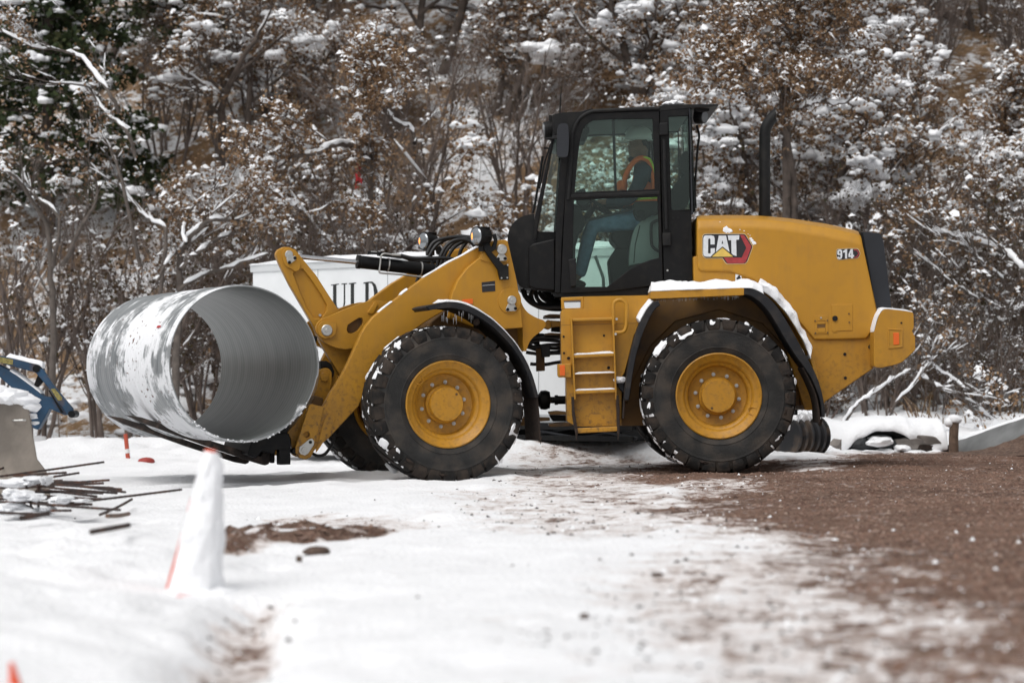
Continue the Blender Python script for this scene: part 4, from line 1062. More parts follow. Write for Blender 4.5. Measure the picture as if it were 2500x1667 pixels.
# snow on the arm edge
for pts, w_, e_, th in ((('2', 860, 396, 930, 355, 1000, 313, 1060, 284, 1120, 250, 1190, 215), -.6, .08, .012), (('2', 615, 588, 640, 566, 690, 528), -.6, .08, .010), (('2', 735, 492, 755, 476, 775, 462), -.6, .08, .012)):
    pth = [FF.at(p, w_) for p in sm2(Q(*pts), 5)]
    tag(snow_sheet('snow', ARM, pth, FF.ew * e_, th, 4, 4, rag=1), kind='stuff')
# front working lamps with amber signal
AMB = bpy.data.materials.new('amber_lamp'); AMB.use_nodes = True
_b = AMB.node_tree.nodes['Principled BSDF']; _b.inputs['Base Color'].default_value = (.9, .3, .05, 1); _b.inputs['Emission Color'].default_value = (1, .36, .08, 1); _b.inputs['Emission Strength'].default_value = 1.6
def head_light(c, d, r=.085):
    d = d.normalized(); s = d.cross(Vector((0, 0, 1))).normalized(); u_ = s.cross(d)
    g = Geo(); g.add(*tube_geo([c - d * .14, c - d * .12, c - d * .05, c - d * .0, c + d * .012], [r * .45, r * .75, r * .98, r * 1.04, r], 24))
    for i in range(6):
        a = i * 1.05; g.add(*box_geo(c - d * .06 + (s * math.cos(a) + u_ * math.sin(a)) * r * .95, d * .05, (s * math.cos(a) + u_ * math.sin(a)) * .012, (u_ * math.cos(a) - s * math.sin(a)) * .006))
    g.add(*box_geo(c - d * .07 - u_ * r * 1.2, d * .03, s * .03, u_ * .03))
    o = g.build('headlight', BPL, LD)
    gg = Geo(); gg.add(*tube_geo([c + d * .012, c + d * .022, c + d * .028], [r * .9, r * .8, r * .4], 24)); gg.build('lens', LENS, o)
    gg = Geo(); gg.add(*blob_geo((0, 0, 0), .010, .020, .040, 1, .05, 1, 2))
    R3 = Matrix((d, s, u_)).transposed()
    gg2 = Geo(); gg2.add([R3 @ Vector(v) + c + d * .02 + s * (.035) for v in gg.v], gg.f); gg2.build('indicator', AMB, o)
hd = -FF.ex * .93 - FF.ew * .38
head_light(FF.at(Q('8', 1862, 205)[0], -.72), hd); head_light(FF.at(Q('8', 1395, 248)[0], .62), hd)
BKL = prism('light_bracket', FF, Q('8', 1925, 290, 1960, 280, 2000, 300, 2020, 240, 2005, 190, 2030, 180, 2045, 240, 2030, 320, 1990, 345, 2100, 460, 2140, 450, 2145, 590, 2070, 590, 2050, 500, 1930, 330), -.74, -.70, BPL, LD, .004)
for q in ((2078, 575), (2128, 572), (2132, 460)): pin(FF, '8', q, -.74, .008, STL, BKL, .008, 'bolt')
prism('light_bracket', FF, Q('8', 1500, 300, 1540, 290, 1560, 340, 1545, 380, 1510, 360), .62, .66, BPL, LD, .004)
# front fenders
FD = arch('fender', FF, Q('2', 873, 562, 885, 552, 940, 540, 1010, 534, 1080, 546, 1160, 580, 1240, 634, 1310, 700, 1370, 770, 1420, 850, 1456, 930, 1480, 1010, 1490, 1050), -1.20, -.72, [.04, .045, .045, .04, .035, .03], FND, LD)
FLP = arch('mud_flap', FF, Q('2', 1484, 1030, 1493, 1120, 1499, 1200, 1504, 1290), -1.16, -.74, .014, MUD, LD)
mirror(FD, FF, 'fender', LD); mirror(FLP, FF, 'mud_flap', LD)
pth = [FF.at(p, -1.19) for p in sm2(Q('2', 980, 528, 1040, 530, 1090, 542, 1160, 574, 1240, 627, 1310, 692, 1370, 762, 1412, 832, 1440, 890), 6)]
tag(snow_sheet('snow', FD, pth, FF.ew * .42, .022, 10, 22, rag=.7, up=Vector((.35, 0, .94))), kind='stuff')
gg = Geo(); rng = random.Random(8)
for i in range(16):
    p = FF.at(Q('2', rng.uniform(950, 1130), rng.uniform(596, 640))[0], -1.1); gg.add(*tube_geo([p + Vector((0, 0, .03)), p - Vector((0, 0, rng.uniform(.01, .05)))], [.004, .0008], 5))
tag(gg.build('icicles', ICE, FD), kind='stuff')
tube('fender_bracket', [FF.at(Q('2', 1150, 660)[0], -.75), FF.at(Q('2', 1150, 640)[0], -1.1)], .03, MUD, LD, 8)
# muddy ragged ends on the flaps
for fr, zone, xs_, y0, w_ in ((FF, '2', (1432, 1500), 1288, -1.16), (RF, '4', (2190, 2212), 1085, -1.1)):
    gg = Geo(); rng = random.Random(3)
    for i in range(22):
        p = fr.at(Q(zone, xs_[1] if fr is FF else rng.uniform(*xs_), y0)[0], w_ + (rng.uniform(0, .42) if fr is FF else rng.uniform(0, .3))); gg.add(*tube_geo([p + Vector((0, 0, .03)), p - Vector((0, 0, rng.uniform(.005, .035)))], [.012, .002], 5))
    tag(gg.build('mud_drips', MUD, LD), kind='stuff')

# ---- articulation hinge, hoses, drive shaft
def plate(q, w0, w1, m=YMUD, name='hinge_plate', fr=RF, bev=.006): return prism(name, fr, Q('b8', *q), w0, w1, m, LD, bev)
plate((322, 402, 380, 388, 475, 392, 475, 410, 330, 414), -.32, .32); plate((330, 548, 380, 540, 475, 546, 475, 562, 335, 560), -.32, .32)
plate((380, 440, 475, 446, 475, 530, 390, 524), -.22, .22, BLK, 'hinge_block')
plate((180, 470, 205, 430, 250, 425, 290, 470, 330, 460, 360, 432, 385, 445, 388, 500, 360, 516, 320, 500, 270, 530, 220, 540, 188, 515), -.34, -.2, YEL, 'steering_lug', bev=.012)
plate((355, 440, 470, 450, 470, 490, 360, 500), -.3, -.24, YEL, 'steering_rod', bev=.01)
plate((366, 1186, 440, 1178, 515, 1186, 515, 1210, 372, 1208), -.35, .35); plate((366, 1285, 440, 1275, 560, 1270, 560, 1300, 372, 1306), -.35, .35)
plate((372, 1212, 515, 1215, 515, 1262, 400, 1262), -.25, .25, BLK, 'hinge_block')
plate((260, 540, 292, 540, 292, 650, 262, 650), -.15, -.05, BLK, 'valve_block'); plate((300, 640, 378, 636, 378, 735, 312, 740), -.20, 0, GPL, 'valve_block'); plate((262, 655, 330, 652, 335, 850, 264, 855), -.12, .1, YMUD, 'valve_post')
plate((130, 1290, 165, 1225, 375, 1232, 375, 1256, 290, 1262, 150, 1300), -.2, .2, YMUD, 'draft_link')
for k, pts in enumerate(((150, 185, 175, 250, 240, 310, 340, 335, 480, 330), (240, 195, 225, 240, 250, 300, 330, 330, 480, 325), (258, 200, 270, 260, 330, 310, 480, 320), (285, 205, 320, 260, 390, 300, 480, 315), (320, 205, 360, 255, 420, 290, 480, 305),
                         (350, 205, 395, 250, 440, 280, 480, 300), (165, 190, 190, 260, 260, 320, 360, 345, 480, 345), (235, 200, 210, 270, 280, 330, 400, 350, 480, 350), (380, 205, 420, 240, 480, 280))):
    tube('hydraulic_hose', smooth_path([RF.at(p, -.42 + .05 * k) for p in Q('b8', *pts)], 5), .019, HOSE, LD, 8)
for k, pts in enumerate(((185, 590, 260, 580, 350, 578, 480, 575), (190, 620, 260, 605, 340, 600, 480, 615), (185, 640, 260, 655, 360, 640, 480, 640), (180, 700, 300, 715, 400, 708, 480, 706), (190, 640, 240, 620, 300, 650, 390, 668, 480, 665), (215, 795, 330, 800, 420, 785, 490, 775), (190, 655, 300, 690, 400, 700, 480, 690), (200, 590, 300, 560, 400, 580, 480, 582))):
    tube('hydraulic_hose', smooth_path([RF.at(p, -.25 + .05 * k) for p in Q('b8', *pts)], 5), .016, HOSE, LD, 8)
g = Geo()
g.add(*tube_geo([RF.at(p, 0) for p in Q('b8', 150, 1088, 280, 1088, 300, 1088, 340, 1088, 375, 1088, 380, 1088, 412, 1088, 414, 1088, 440, 1088, 442, 1088, 560, 1088)], [.05, .05, .085, .09, .075, .03, .03, .045, .045, .038, .038], 18))
g.build('drive_shaft', BLK, LD)
prism('belly_pan', RF, Q('b8', 0, 1180, 160, 1180, 160, 1270, 0, 1290), -.3, .3, YMUD, LD, .01)

# ---- fork attachment
FORK = mat('fork_steel', (.030, .022, .018), .6, .2, var=.4, vscale=12, col2=(.12, .08, .06), c2scale=12, c2amt=.38, bump=.3, bscale=60)
CAR = prism('fork_carriage', FF, Q('1', 1120, 1275, 1215, 1230, 1340, 1225, 1352, 1262, 1352, 1318, 1262, 1322, 1258, 1348, 1180, 1330, 1150, 1372, 1095, 1350), -.62, .62, BLK, LD, .01)
CAR.name = 'fork_carriage'
prism('carriage_leg', FF, Q('1', 1282, 1318, 1350, 1316, 1350, 1408, 1284, 1410), -.62, -.50, BLK, CAR, .006)
prism('carriage_leg', FF, Q('1', 1236, 1340, 1258, 1340, 1256, 1398, 1238, 1400), -.40, -.30, BLK, CAR, .006)
prism('carriage_leg', FF, Q('1', 1060, 1280, 1130, 1270, 1140, 1340, 1080, 1330), .25, .45, BLK, CAR, .006)
prism('carriage_rail', FF, Q('1', 1455, 640, 1510, 655, 1500, 700, 1445, 690), -.62, .62, BLK, CAR, .01)
for s_ in (-.58, .50): prism('carriage_post', FF, Q('1', 1240, 1240, 1450, 660, 1500, 675, 1320, 1250), s_, s_ + .08, BLK, CAR, .008)
pin(FF, '1', (1376, 1330), -.60, .03, BLK, CAR, .03)
tube('lock_pin', [FF.at(p, -.52) for p in Q('1', 1330, 1328, 1400, 1325)], .018, BLK, CAR, 8)
prism('fork_tine', FF, Q('1', 383, 1116, 470, 1130, 560, 1158, 850, 1258, 1120, 1343, 1175, 1358, 1196, 1325, 1232, 1240, 1440, 700, 1475, 710, 1275, 1245, 1240, 1350, 1222, 1405, 1200, 1413, 1140, 1395, 850, 1298, 560, 1192, 470, 1160), -.34, -.21, FORK, LD, .005)
prism('fork_tine', FF, Q('1', 273, 1119, 360, 1134, 450, 1163, 740, 1266, 1010, 1356, 1060, 1368, 1075, 1330, 1112, 1240, 1320, 700, 1355, 710, 1155, 1245, 1120, 1360, 1102, 1398, 1085, 1406, 1030, 1396, 740, 1302, 450, 1198, 360, 1166), .22, .35, FORK, LD, .005)
tube('hydraulic_hose', smooth_path([FF.at(p, -.2) for p in Q('c4', 830, 195, 870, 212, 920, 200, 960, 150, 985, 90, 990, 30)], 6), .014, HOSE, LD, 8)
# ---------------------------------------------------------------- the pipe on the forks
_pn = FF.at((595.6, 886.6), -1.26)
PF = Frame(_pn.x, _pn.y, 25)
pc = Vector((0, 0, _pn.z))
PR, W0, W1 = .650, 0.0, 2.55
PM = bpy.data.materials.new('galvanised_steel'); PM.use_nodes = True
N, L = PM.node_tree.nodes, PM.node_tree.links
b = N['Principled BSDF']
tc = N.new('ShaderNodeTexCoord')
mp_ = N.new('ShaderNodeMapping'); mp_.inputs['Scale'].default_value = (1, 9, 1); L.new(tc.outputs['Object'], mp_.inputs['Vector'])
def n2(sc, det=6, src=None, rough=.6):
    n = N.new('ShaderNodeTexNoise'); n.inputs['Scale'].default_value = sc; n.inputs['Detail'].default_value = det; n.inputs['Roughness'].default_value = rough
    L.new(src or tc.outputs['Object'], n.inputs['Vector']); return n.outputs['Fac']
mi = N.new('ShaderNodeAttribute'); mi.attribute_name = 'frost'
metal = nmix(nrange(n2(1.2, 6, mp_.outputs[0]), .35, .65), (.27, .287, .295), (.38, .39, .395))
ao = N.new('ShaderNodeAttribute'); ao.attribute_name = 'frost'
fm = nmath('ADD', ao.outputs['Fac'], nmath('ADD', nmath('MULTIPLY', nmath('SUBTRACT', n2(2.6, 9, None, .66), .5), 2.1), nmath('MULTIPLY', nmath('SUBTRACT', n2(3.0, 6, mp_.outputs[0]), .5), .9)))
fr_ = nrange(fm, .42, .62)
specks = nrange(n2(21, 4, None, .6), .60, .63)
gate = nrange(n2(2.3, 3), .50, .58)
metal = nmix(nrange(mi.outputs['Fac'], -.6, -.2, 1, 0), metal, nmix(nrange(n2(1.2, 6, mp_.outputs[0]), .35, .65), (.150, .162, .158), (.195, .205, .20)))  # inner wall: the shade inside the pipe put into a darker metal colour
fcol = nmix(nmath('MULTIPLY', specks, gate), (.80, .81, .83), (.14, .07, .05))
L.new(nmix(fr_, metal, fcol), b.inputs['Base Color'])
L.new(nrange(fr_, 0, 1, .55, 0), b.inputs['Metallic']); L.new(nrange(fr_, 0, 1, .42, .9), b.inputs['Roughness'])
bp = N.new('ShaderNodeBump'); bp.inputs['Strength'].default_value = .5; bp.inputs['Distance'].default_value = .012; L.new(fr_, bp.inputs['Height']); L.new(bp.outputs[0], b.inputs['Normal'])

na, nl = 128, 300
V, fro = [], []
def pr(th, wl_, rr):
    return PF.glob(pc.x + rr * math.cos(th), wl_, pc.z + rr * math.sin(th))
def ribs(th, wl_):
    ph = (wl_ / .062 - th / (2 * math.pi)) * 2 * math.pi
    seam = (wl_ / .62 - th / (2 * math.pi)) % 1.0
    return .0045 * math.sin(ph) + (.008 if seam < .03 else 0)
for layer, r0 in ((0, PR), (1, PR - .012)):
    for j in range(nl + 1):
        wl_ = W0 + (W1 - W0) * j / nl
        for i in range(na):
            th = 2 * math.pi * i / na
            dent = .006 * math.sin(3 * th + 1) * math.exp(-(wl_ - W0) * 2)
            V.append(pr(th, wl_, r0 + ribs(th, wl_) * (.16 if layer else 1) + dent))
            if layer: fro.append(-1.0 if not (math.sin(th) < -.55 and wl_ < W0 + .10 + .08 * math.sin(9 * th)) else .45)  # below zero marks the inner wall, painted darker as shade
            else:
                # snow clings to the windward half: left/top and under the near end
                a_ = math.cos(th - math.radians(165)); wn_ = (wl_ - W0)
                f = .56 + .10 * a_ - .30 * (math.sin(th) > .0) * (1 - abs(math.cos(th))) + .22 * math.exp(-((wn_ - 1.0) / .45) ** 2) + .12 * math.exp(-((wn_ - 0.25) / .25) ** 2) * (1 if math.sin(th) < -.1 else -.6) - .25 * math.exp(-((wn_ - 1.9) / .4) ** 2) * (1 if math.sin(th) > -.5 else 0)
                if wn_ < .12 and math.sin(th) > .2: f += .25
                fro.append(f - .09)
Fc = []
S1 = (nl + 1) * na
for j in range(nl):
    for i in range(na):
        i2 = (i + 1) % na
        a, b2, c, d = j * na + i, j * na + i2, (j + 1) * na + i2, (j + 1) * na + i
        Fc.append((a, b2, c, d)); Fc.append((S1 + d, S1 + c, S1 + b2, S1 + a))
for i in range(na):
    i2 = (i + 1) % na
    Fc.append((i, S1 + i, S1 + i2, i2)); e = nl * na
    Fc.append((e + i2, S1 + e + i2, S1 + e + i, e + i))
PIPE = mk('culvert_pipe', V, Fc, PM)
bm = bmesh.new(); bm.from_mesh(PIPE.data); bmesh.ops.recalc_face_normals(bm, faces=bm.faces); bm.to_mesh(PIPE.data); bm.free()
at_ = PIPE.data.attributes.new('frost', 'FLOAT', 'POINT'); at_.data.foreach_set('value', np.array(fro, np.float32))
tag(PIPE, 'large frost-patched galvanised steel pipe lying across the loader forks', 'pipe')
# red paint dash on the pipe
th = math.radians(152)
o = mk('paint_mark', [pr(th + a * .016, W0 + .50 + w_ * .05, PR + .009) for a, w_ in ((-1, -1), (-1.2, 1), (1, 1.2), (1, -.8))], [(0, 1, 2, 3)], mat('red_paint', (.45, .03, .03), .6), PIPE)
# snow along the lower rim
gg = Geo(); rng = random.Random(2)
for k in range(70):
    th = math.radians(rng.uniform(225, 330)); p = pr(th, W0 + rng.uniform(.0, .02), PR - .004 + rng.uniform(-.006, .01)); s = rng.uniform(.004, .009)
    gg.add(*blob_geo(p, s * 1.6, s, s, k, .4, 1.5, 1))
tag(gg.build('snow', SNOWF, PIPE), kind='stuff')
# ---------------------------------------------------------------- the operator in the cab
def skin_mesh(name, verts, edges, radii, m, parent, sub=2, root=0):
    me = bpy.data.meshes.new(name); me.from_pydata([tuple(v) for v in verts], edges, []); me.materials.append(m)
    o = link(bpy.data.objects.new(name, me)); attach(o, parent)
    if not me.skin_vertices: 
        bpy.context.view_layer.objects.active = o
    sk = o.modifiers.new('skin', 'SKIN'); sk.use_smooth_shade = True
    if not me.skin_vertices:
        bm = bmesh.new(); bm.from_mesh(me); bm.verts.layers.skin.verify(); bm.to_mesh(me); bm.free()
    for i, sv in enumerate(me.skin_vertices[0].data):
        r = radii[i]; sv.radius = r if isinstance(r, tuple) else (r, r); sv.use_root = (i == root)
    s = o.modifiers.new('sub', 'SUBSURF'); s.levels = sub; s.render_levels = sub
    return o
def z3(x, y, w): return RF.at(Q('3', x, y)[0], w)
PER = thing('person', 'loader operator in white hard hat, orange vest and jeans gripping the steering wheel', 'person', z3(1060, 1000, 0))
SKIN = mat('skin', (.22, .115, .075), .55, var=.1, vscale=20)
JEAN = mat('denim', (.17, .27, .38), .85, var=.25, vscale=14, bump=.3, bscale=90)
JACK = mat('jacket_cloth', (.035, .048, .065), .9, var=.25, vscale=10, bump=.3, bscale=40)
VEST = mat('vest_orange', (.85, .17, .03), .8, var=.1, vscale=12)
LIME = mat('vest_lime', (.50, .75, .05), .7); SILV = mat('vest_silver', (.5, .5, .48), .5)
HAT = mat('hard_hat', (.60, .60, .57), .4)
V, E, R = [], [], []
def vt(p, r, prev=None):
    V.append(p); R.append(r)
    if prev is not None: E.append((prev, len(V) - 1))
    return len(V) - 1
pel = vt(z3(1070, 920, 0), (.13, .10)); bel = vt(z3(1082, 820, 0), (.13, .10), pel); che = vt(z3(1090, 680, 0), (.15, .10), bel); shb = vt(z3(1080, 575, 0), (.12, .08), che)
nk = vt(z3(1062, 510, 0), .055, shb); h1 = vt(z3(1045, 455, 0), (.075, .085), nk); h2 = vt(z3(1042, 390, 0), (.08, .10), h1); h3 = vt(z3(1045, 320, 0), (.06, .08), h2)
no = vt(z3(968, 425, 0), (.014, .014), h1)
vt(z3(990, 500, 0), (.035, .03), h1)
for s in (-1, 1):
    ear = vt(z3(1050, 420, .085 * s), .016, h1)
    hip = vt(z3(1050, 935, .10 * s), .085, pel); kn = vt(z3(705, 960, .15 * s), .058, hip); an = vt(z3(625, 1310, .15 * s), .040, kn); toe = vt(z3(545, 1375, .15 * s), .035, an)
    sh = vt(z3(1075, 570, .19 * s), .055, shb); el = vt(z3(975, 775, .27 * s), .042, sh); wr = vt(z3(810, 792, .19 * s), .027, el); pm = vt(z3(765, 795, .17 * s), (.030, .018), wr)
    tx, ty = 740, 800
    for k, (dw, ln) in enumerate(((-.030, .9), (-.010, 1.1), (.010, 1.05), (.028, .85))):
        a1 = vt(z3(735, 792, (.17 + dw) * s), .0095, pm); a2 = vt(z3(712, 806, (.17 + dw) * s), .0088, a1); a3 = vt(z3(716, 828, (.17 + dw) * s), .008, a2)
    t1 = vt(z3(768, 812, (.17 - .035) * s), .011, pm); t2 = vt(z3(748, 828, (.17 - .03) * s), .0095, t1)
skin_mesh('body', V, E, R, SKIN, PER, 2, pel)
# jacket with sleeves
V, E, R = [], [], []
a0 = vt(z3(1078, 900, 0), (.15, .125)); a1 = vt(z3(1090, 800, 0), (.155, .125), a0); a2 = vt(z3(1096, 670, 0), (.17, .125), a1); a3 = vt(z3(1084, 565, 0), (.135, .10), a2); a4 = vt(z3(1064, 515, 0), .078, a3)
for s in (-1, 1):
    b0 = vt(z3(1082, 575, .19 * s), .078, a3); b1 = vt(z3(1035, 690, .25 * s), .068, b0); b2 = vt(z3(975, 780, .275 * s), .058, b1); b3 = vt(z3(890, 792, .23 * s), .052, b2); b4 = vt(z3(812, 794, .19 * s), .042, b3)
skin_mesh('jacket', V, E, R, JACK, PER, 2, a0)
V, E, R = [], [], []
j0 = vt(z3(1072, 925, 0), (.155, .125))
for s in (-1, 1):
    b0 = vt(z3(1045, 938, .10 * s), .105, j0); b1 = vt(z3(880, 945, .13 * s), .092, b0); b2 = vt(z3(712, 955, .15 * s), .078, b1); b3 = vt(z3(668, 1130, .15 * s), .068, b2); b4 = vt(z3(622, 1330, .15 * s), .058, b3)
skin_mesh('jeans', V, E, R, JEAN, PER, 2, j0)
V, E, R = [], [], []
v0 = vt(z3(1075, 840, 0), (.185, .150)); v1 = vt(z3(1090, 740, 0), (.185, .150), v0); v2 = vt(z3(1098, 640, 0), (.175, .142), v1); v3 = vt(z3(1090, 560, 0), (.13, .12), v2)
VS = skin_mesh('vest', V, E, R, VEST, PER, 2, v0)
def band(name, pts, w_, r, m): return tube(name, smooth_path([z3(x, y, w2) for x, y, w2 in pts], 5), r, m, VS, 8)
band('vest_strap', [(930, 700, -.17), (955, 600, -.205), (1000, 520, -.21), (1060, 482, -.205), (1120, 510, -.20), (1145, 600, -.20), (1150, 720, -.17)], 0, .024, VEST)
band('vest_stripe', [(1075, 478, -.215), (1125, 496, -.215), (1150, 580, -.21), (1155, 640, -.20)], 0, .012, LIME)
band('vest_stripe', [(1000, 780, -.20), (1060, 772, -.215), (1180, 762, -.20)], 0, .014, LIME)
band('vest_hem', [(930, 815, -.19), (1000, 800, -.21), (1080, 790, -.22), (1180, 783, -.2)], 0, .017, VEST)
g = Geo(); g.add(*blob_geo(z3(925, 680, -.10), .05, .06, .06, 2, .2, 1.2, 2)); g.build('pouch', VEST, PER)
g = Geo(); g.add(*box_geo(z3(948, 600, -.13), Vector((.032, 0, .016)), Vector((0, .03, 0)), Vector((-.02, 0, .045)))); g.build('radio', mat('radio_yellow', (.30, .19, .02), .6), PER, bevel=.006)
# boots
for s in (-1, 1):
    g = Geo(); g.add(*blob_geo(z3(585, 1375, .15 * s), .12, .05, .045, 4, .1, 1, 2)); g.build('boot', mat('boot_leather', (.05, .03, .02), .7), PER)
# hard hat: shell, ridge and brim
c = z3(1042, 345, 0); g = Geo()
V0, F0 = ico(3); g.add([c + Vector((v.x * .125, v.y * .105, (max(v.z, -.12)) * .118)) for v in V0], F0)
hat = g.build('hard_hat', HAT, PER)
g = Geo(); ns = 28; rim = []
for i in range(ns):
    a = 2 * math.pi * i / ns; f = 1.12 + (.32 if math.cos(a) < -.3 else 0) * (-math.cos(a)); rim.append(Vector((math.cos(a) * .125 * f, math.sin(a) * .105 * 1.1, -.014 - .012 * (math.cos(a) < -.3))))
V = [c + q * .85 for q in rim] + [c + q for q in rim] + [c + q - Vector((0, 0, .006)) for q in rim]
g.add(V, [(i, (i + 1) % ns, ns + (i + 1) % ns, ns + i) for i in range(ns)] + [(ns + i, ns + (i + 1) % ns, 2 * ns + (i + 1) % ns, 2 * ns + i) for i in range(ns)]); g.build('hat_brim', HAT, hat)
for s in (-1, 1):
    e = Geo(); e.add(*blob_geo(z3(984, 415, .032 * s), .008, .012, .008, 1, .02, 1, 1)); e.build('eye', mat('eye_dark', (.01, .01, .01), .3), PER)
tube('hat_ridge', smooth_path([c + Vector((math.cos(a) * .126, 0, math.sin(a) * .119)) for a in (.35, .8, 1.57, 2.3, 2.8)], 5), .010, HAT, hat, 8)
g = Geo(); g.add(*blob_geo(z3(1075, 400, 0), .055, .082, .085, 6, .15, 1.4, 2)); g.add(*blob_geo(z3(1000, 492, 0), .045, .055, .035, 9, .2, 1.4, 2)); g.build('hair', mat('dark_hair', (.012, .010, .009), .8), PER)
# ---------------------------------------------------------------- things standing about the yard
def hit(u, v, lift=0.0):
    """where the sight line through a pixel of the photograph meets the ground"""
    d = ray(u, v); ts = np.linspace(4, 40, 1500)
    X, Y = d.x * ts, d.y * ts; Z = CAM.z + d.z * ts
    g_, _, _ = ground_fields(X, Y); i = int(np.argmax(Z <= g_ + lift)); t = ts[i]
    return Vector((d.x * t, d.y * t, float(g_[i])))

# ---- white box trailer behind the loader
def D(x, y): return (x * 1.06293, y * 1.06293)
TA = at(*D(578, 700), 27.5); TB = at(*D(1425, 700), 24.1)
tdx = Vector((TB.x - TA.x, TB.y - TA.y, 0)); TL = tdx.length; tdx.normalize(); tdn = Vector((-tdx.y, tdx.x, 0))   # along the side; away from the camera
Z0, Z1 = .45, 2.20
TRAILER = thing('box_trailer', 'white enclosed box trailer with black serif lettering behind the loader', 'trailer', (TA.x, TA.y, gz(TA.x, TA.y)))
def tp(x, n, z): return Vector((TA.x, TA.y, 0)) + tdx * x + tdn * n + Vector((0, 0, z))
V, Fc = box_geo(tp(TL / 2, 1.15, (Z0 + Z1) / 2), tdx * TL / 2, tdn * 1.15, Vector((0, 0, (Z1 - Z0) / 2)))
mk('trailer_body', V, Fc, WHT, TRAILER, bevel=.03, segs=3)
GREYT = mat('trailer_trim', (.42, .44, .45), .4)
V, Fc = box_geo(tp(TL / 2, -.006, Z1 - .035), tdx * (TL / 2 + .01), tdn * .012, Vector((0, 0, .05))); mk('roof_rail', V, Fc, mat('rail_paint', (.58, .60, .61), .4), TRAILER, bevel=.008)
V, Fc = box_geo(tp(TL / 2, -.006, Z0 + .03), tdx * (TL / 2), tdn * .012, Vector((0, 0, .05))); mk('floor_rail', V, Fc, GREYT, TRAILER, bevel=.006)
for k in range(1, 5):
    V, Fc = box_geo(tp(TL * k / 5, -.001, (Z0 + Z1) / 2), tdx * .004, tdn * .003, Vector((0, 0, (Z1 - Z0) / 2 - .08))); mk('panel_seam', V, Fc, GREYT, TRAILER)
tag(snow_sheet('roof_snow', TRAILER, [tp(TL * i / 24, -.03, Z1) for i in range(25)], tdn * 2.3, .09, 14, 41, rag=.4), kind='stuff')
def on_side(u, v):
    d = ray(u, v); n = -tdn; P0 = tp(0, -.004, 0); t = (P0 - CAM).dot(n) / d.dot(n); return CAM + d * t
def letter(loops):
    L3 = [[on_side(*p) for p in lp] for lp in loops]; V, Fc = prism_geo(L3, tdn * .004); mk('letter', V, Fc, mat('letter_black', (.012, .014, .013), .5), TRAILER, smooth=False)
H_ = 190  # letter height in the crop's units
letter([Q('8', 572, 634, 640, 624, 640, 632, 618, 636, 618, 790, 624, 830, 650, 848, 678, 832, 684, 790, 684, 630, 664, 632, 664, 624, 712, 620, 712, 628, 695, 630, 695, 800, 680, 850, 640, 868, 600, 850, 590, 800, 590, 638, 572, 642)])
letter([Q('8', 730, 620, 792, 614, 792, 622, 774, 625, 774, 848, 810, 838, 830, 800, 836, 800, 832, 855, 730, 864, 730, 856, 746, 853, 746, 628, 730, 629)])
letter([Q('8', 858, 614, 905, 607, 935, 606, 965, 632, 982, 690, 984, 740, 972, 800, 945, 838, 905, 848, 858, 852, 858, 844, 875, 842, 875, 622, 858, 624), Q('8', 903, 617, 930, 620, 945, 650, 952, 710, 948, 780, 930, 825, 903, 838)])
for s_ in (.32, .48):
    c = tp(TL * s_, .25, gz(*tp(TL * s_, .25, 0).xy) + .33); g = Geo(); g.add(*tube_geo([c - tdn * .1, c - tdn * .09, c + tdn * .09, c + tdn * .1], [.28, .33, .33, .28], 28)); wl_ = g.build('wheel', RUB, TRAILER)
    g = Geo(); g.add(*tube_geo([c - tdn * .108, c - tdn * .10], [.17, .19], 20)); g.build('rim', WHT, wl_)
V, Fc = box_geo(tp(TL / 2, 1.15, Z0 - .10), tdx * (TL / 2 - .1), tdn * 1.0, Vector((0, 0, .08))); mk('trailer_chassis', V, Fc, BLK, TRAILER, bevel=.01)
for s_ in (.06,):
    c = tp(TL * s_, .2, 0); V, Fc = tube_geo([Vector((c.x, c.y, gz(c.x, c.y) - .02)), Vector((c.x, c.y, Z0 - .1))], .035, 10); mk('jack_leg', V, Fc, GREYT, TRAILER)

# its black braced underframe
def ub(x, z): return tp(x, -.03, z)
def bar(name, a, b_, r, parent, m=BLK):
    d = (b_ - a); V, Fc = box_geo((a + b_) / 2, d / 2, tdn * r, d.cross(tdn).normalized() * r); return mk(name, V, Fc, m, parent, bevel=.006)
bar('chassis_beam', ub(.3, .41), ub(TL + .2, .41), .035, TRAILER); bar('chassis_beam', ub(.3, .29), ub(TL + .2, .29), .028, TRAILER)
for k in range(6):
    x = TL * (.16 + .15 * k); bar('chassis_brace', ub(x, .40), ub(x + .7, .30), .014, TRAILER, GPL); bar('chassis_brace', ub(x, .30) + tdn * .03, ub(x + .7, .40) + tdn * .03, .014, TRAILER, GPL)

# ---- traffic cone crusted with snow
CY_ = 9.1
cb = at(*D(440, 1335), CY_); cb.z = min(cb.z, gz(cb.x, CY_)) - .005
CONE = thing('traffic_cone', 'leaning orange traffic cone plastered with snow in front of the loader', 'traffic cone', cb)
ORP = mat('cone_plastic', (.70, .085, .025), .5, var=.1); WHP = mat('cone_collar', (.7, .7, .7), .5)
top = at(*D(484, 1032), CY_); ax = (top - cb)
c1 = ax.normalized(); sx = Vector((1, 0, 0)); sx = (sx - c1 * sx.dot(c1)).normalized(); sy = c1.cross(sx)
hC = ax.length
def cone_r(t): return .100 + (.024 - .100) * t
V, Fc = tube_geo([cb + ax * t for t in (0, .02, .04, .2, .4, .6, .8, .985, 1)], [.100, .100, .098, .085, .070, .055, .040, .026, .019], 28); mk('cone_body', V, Fc, ORP, CONE)
for t0, t1 in ((.42, .56), (.66, .78)):
    V, Fc = tube_geo([cb + ax * t0, cb + ax * t1], [cone_r(t0) + .003, cone_r(t1) + .003], 28); mk('collar', V, Fc, WHP, CONE)
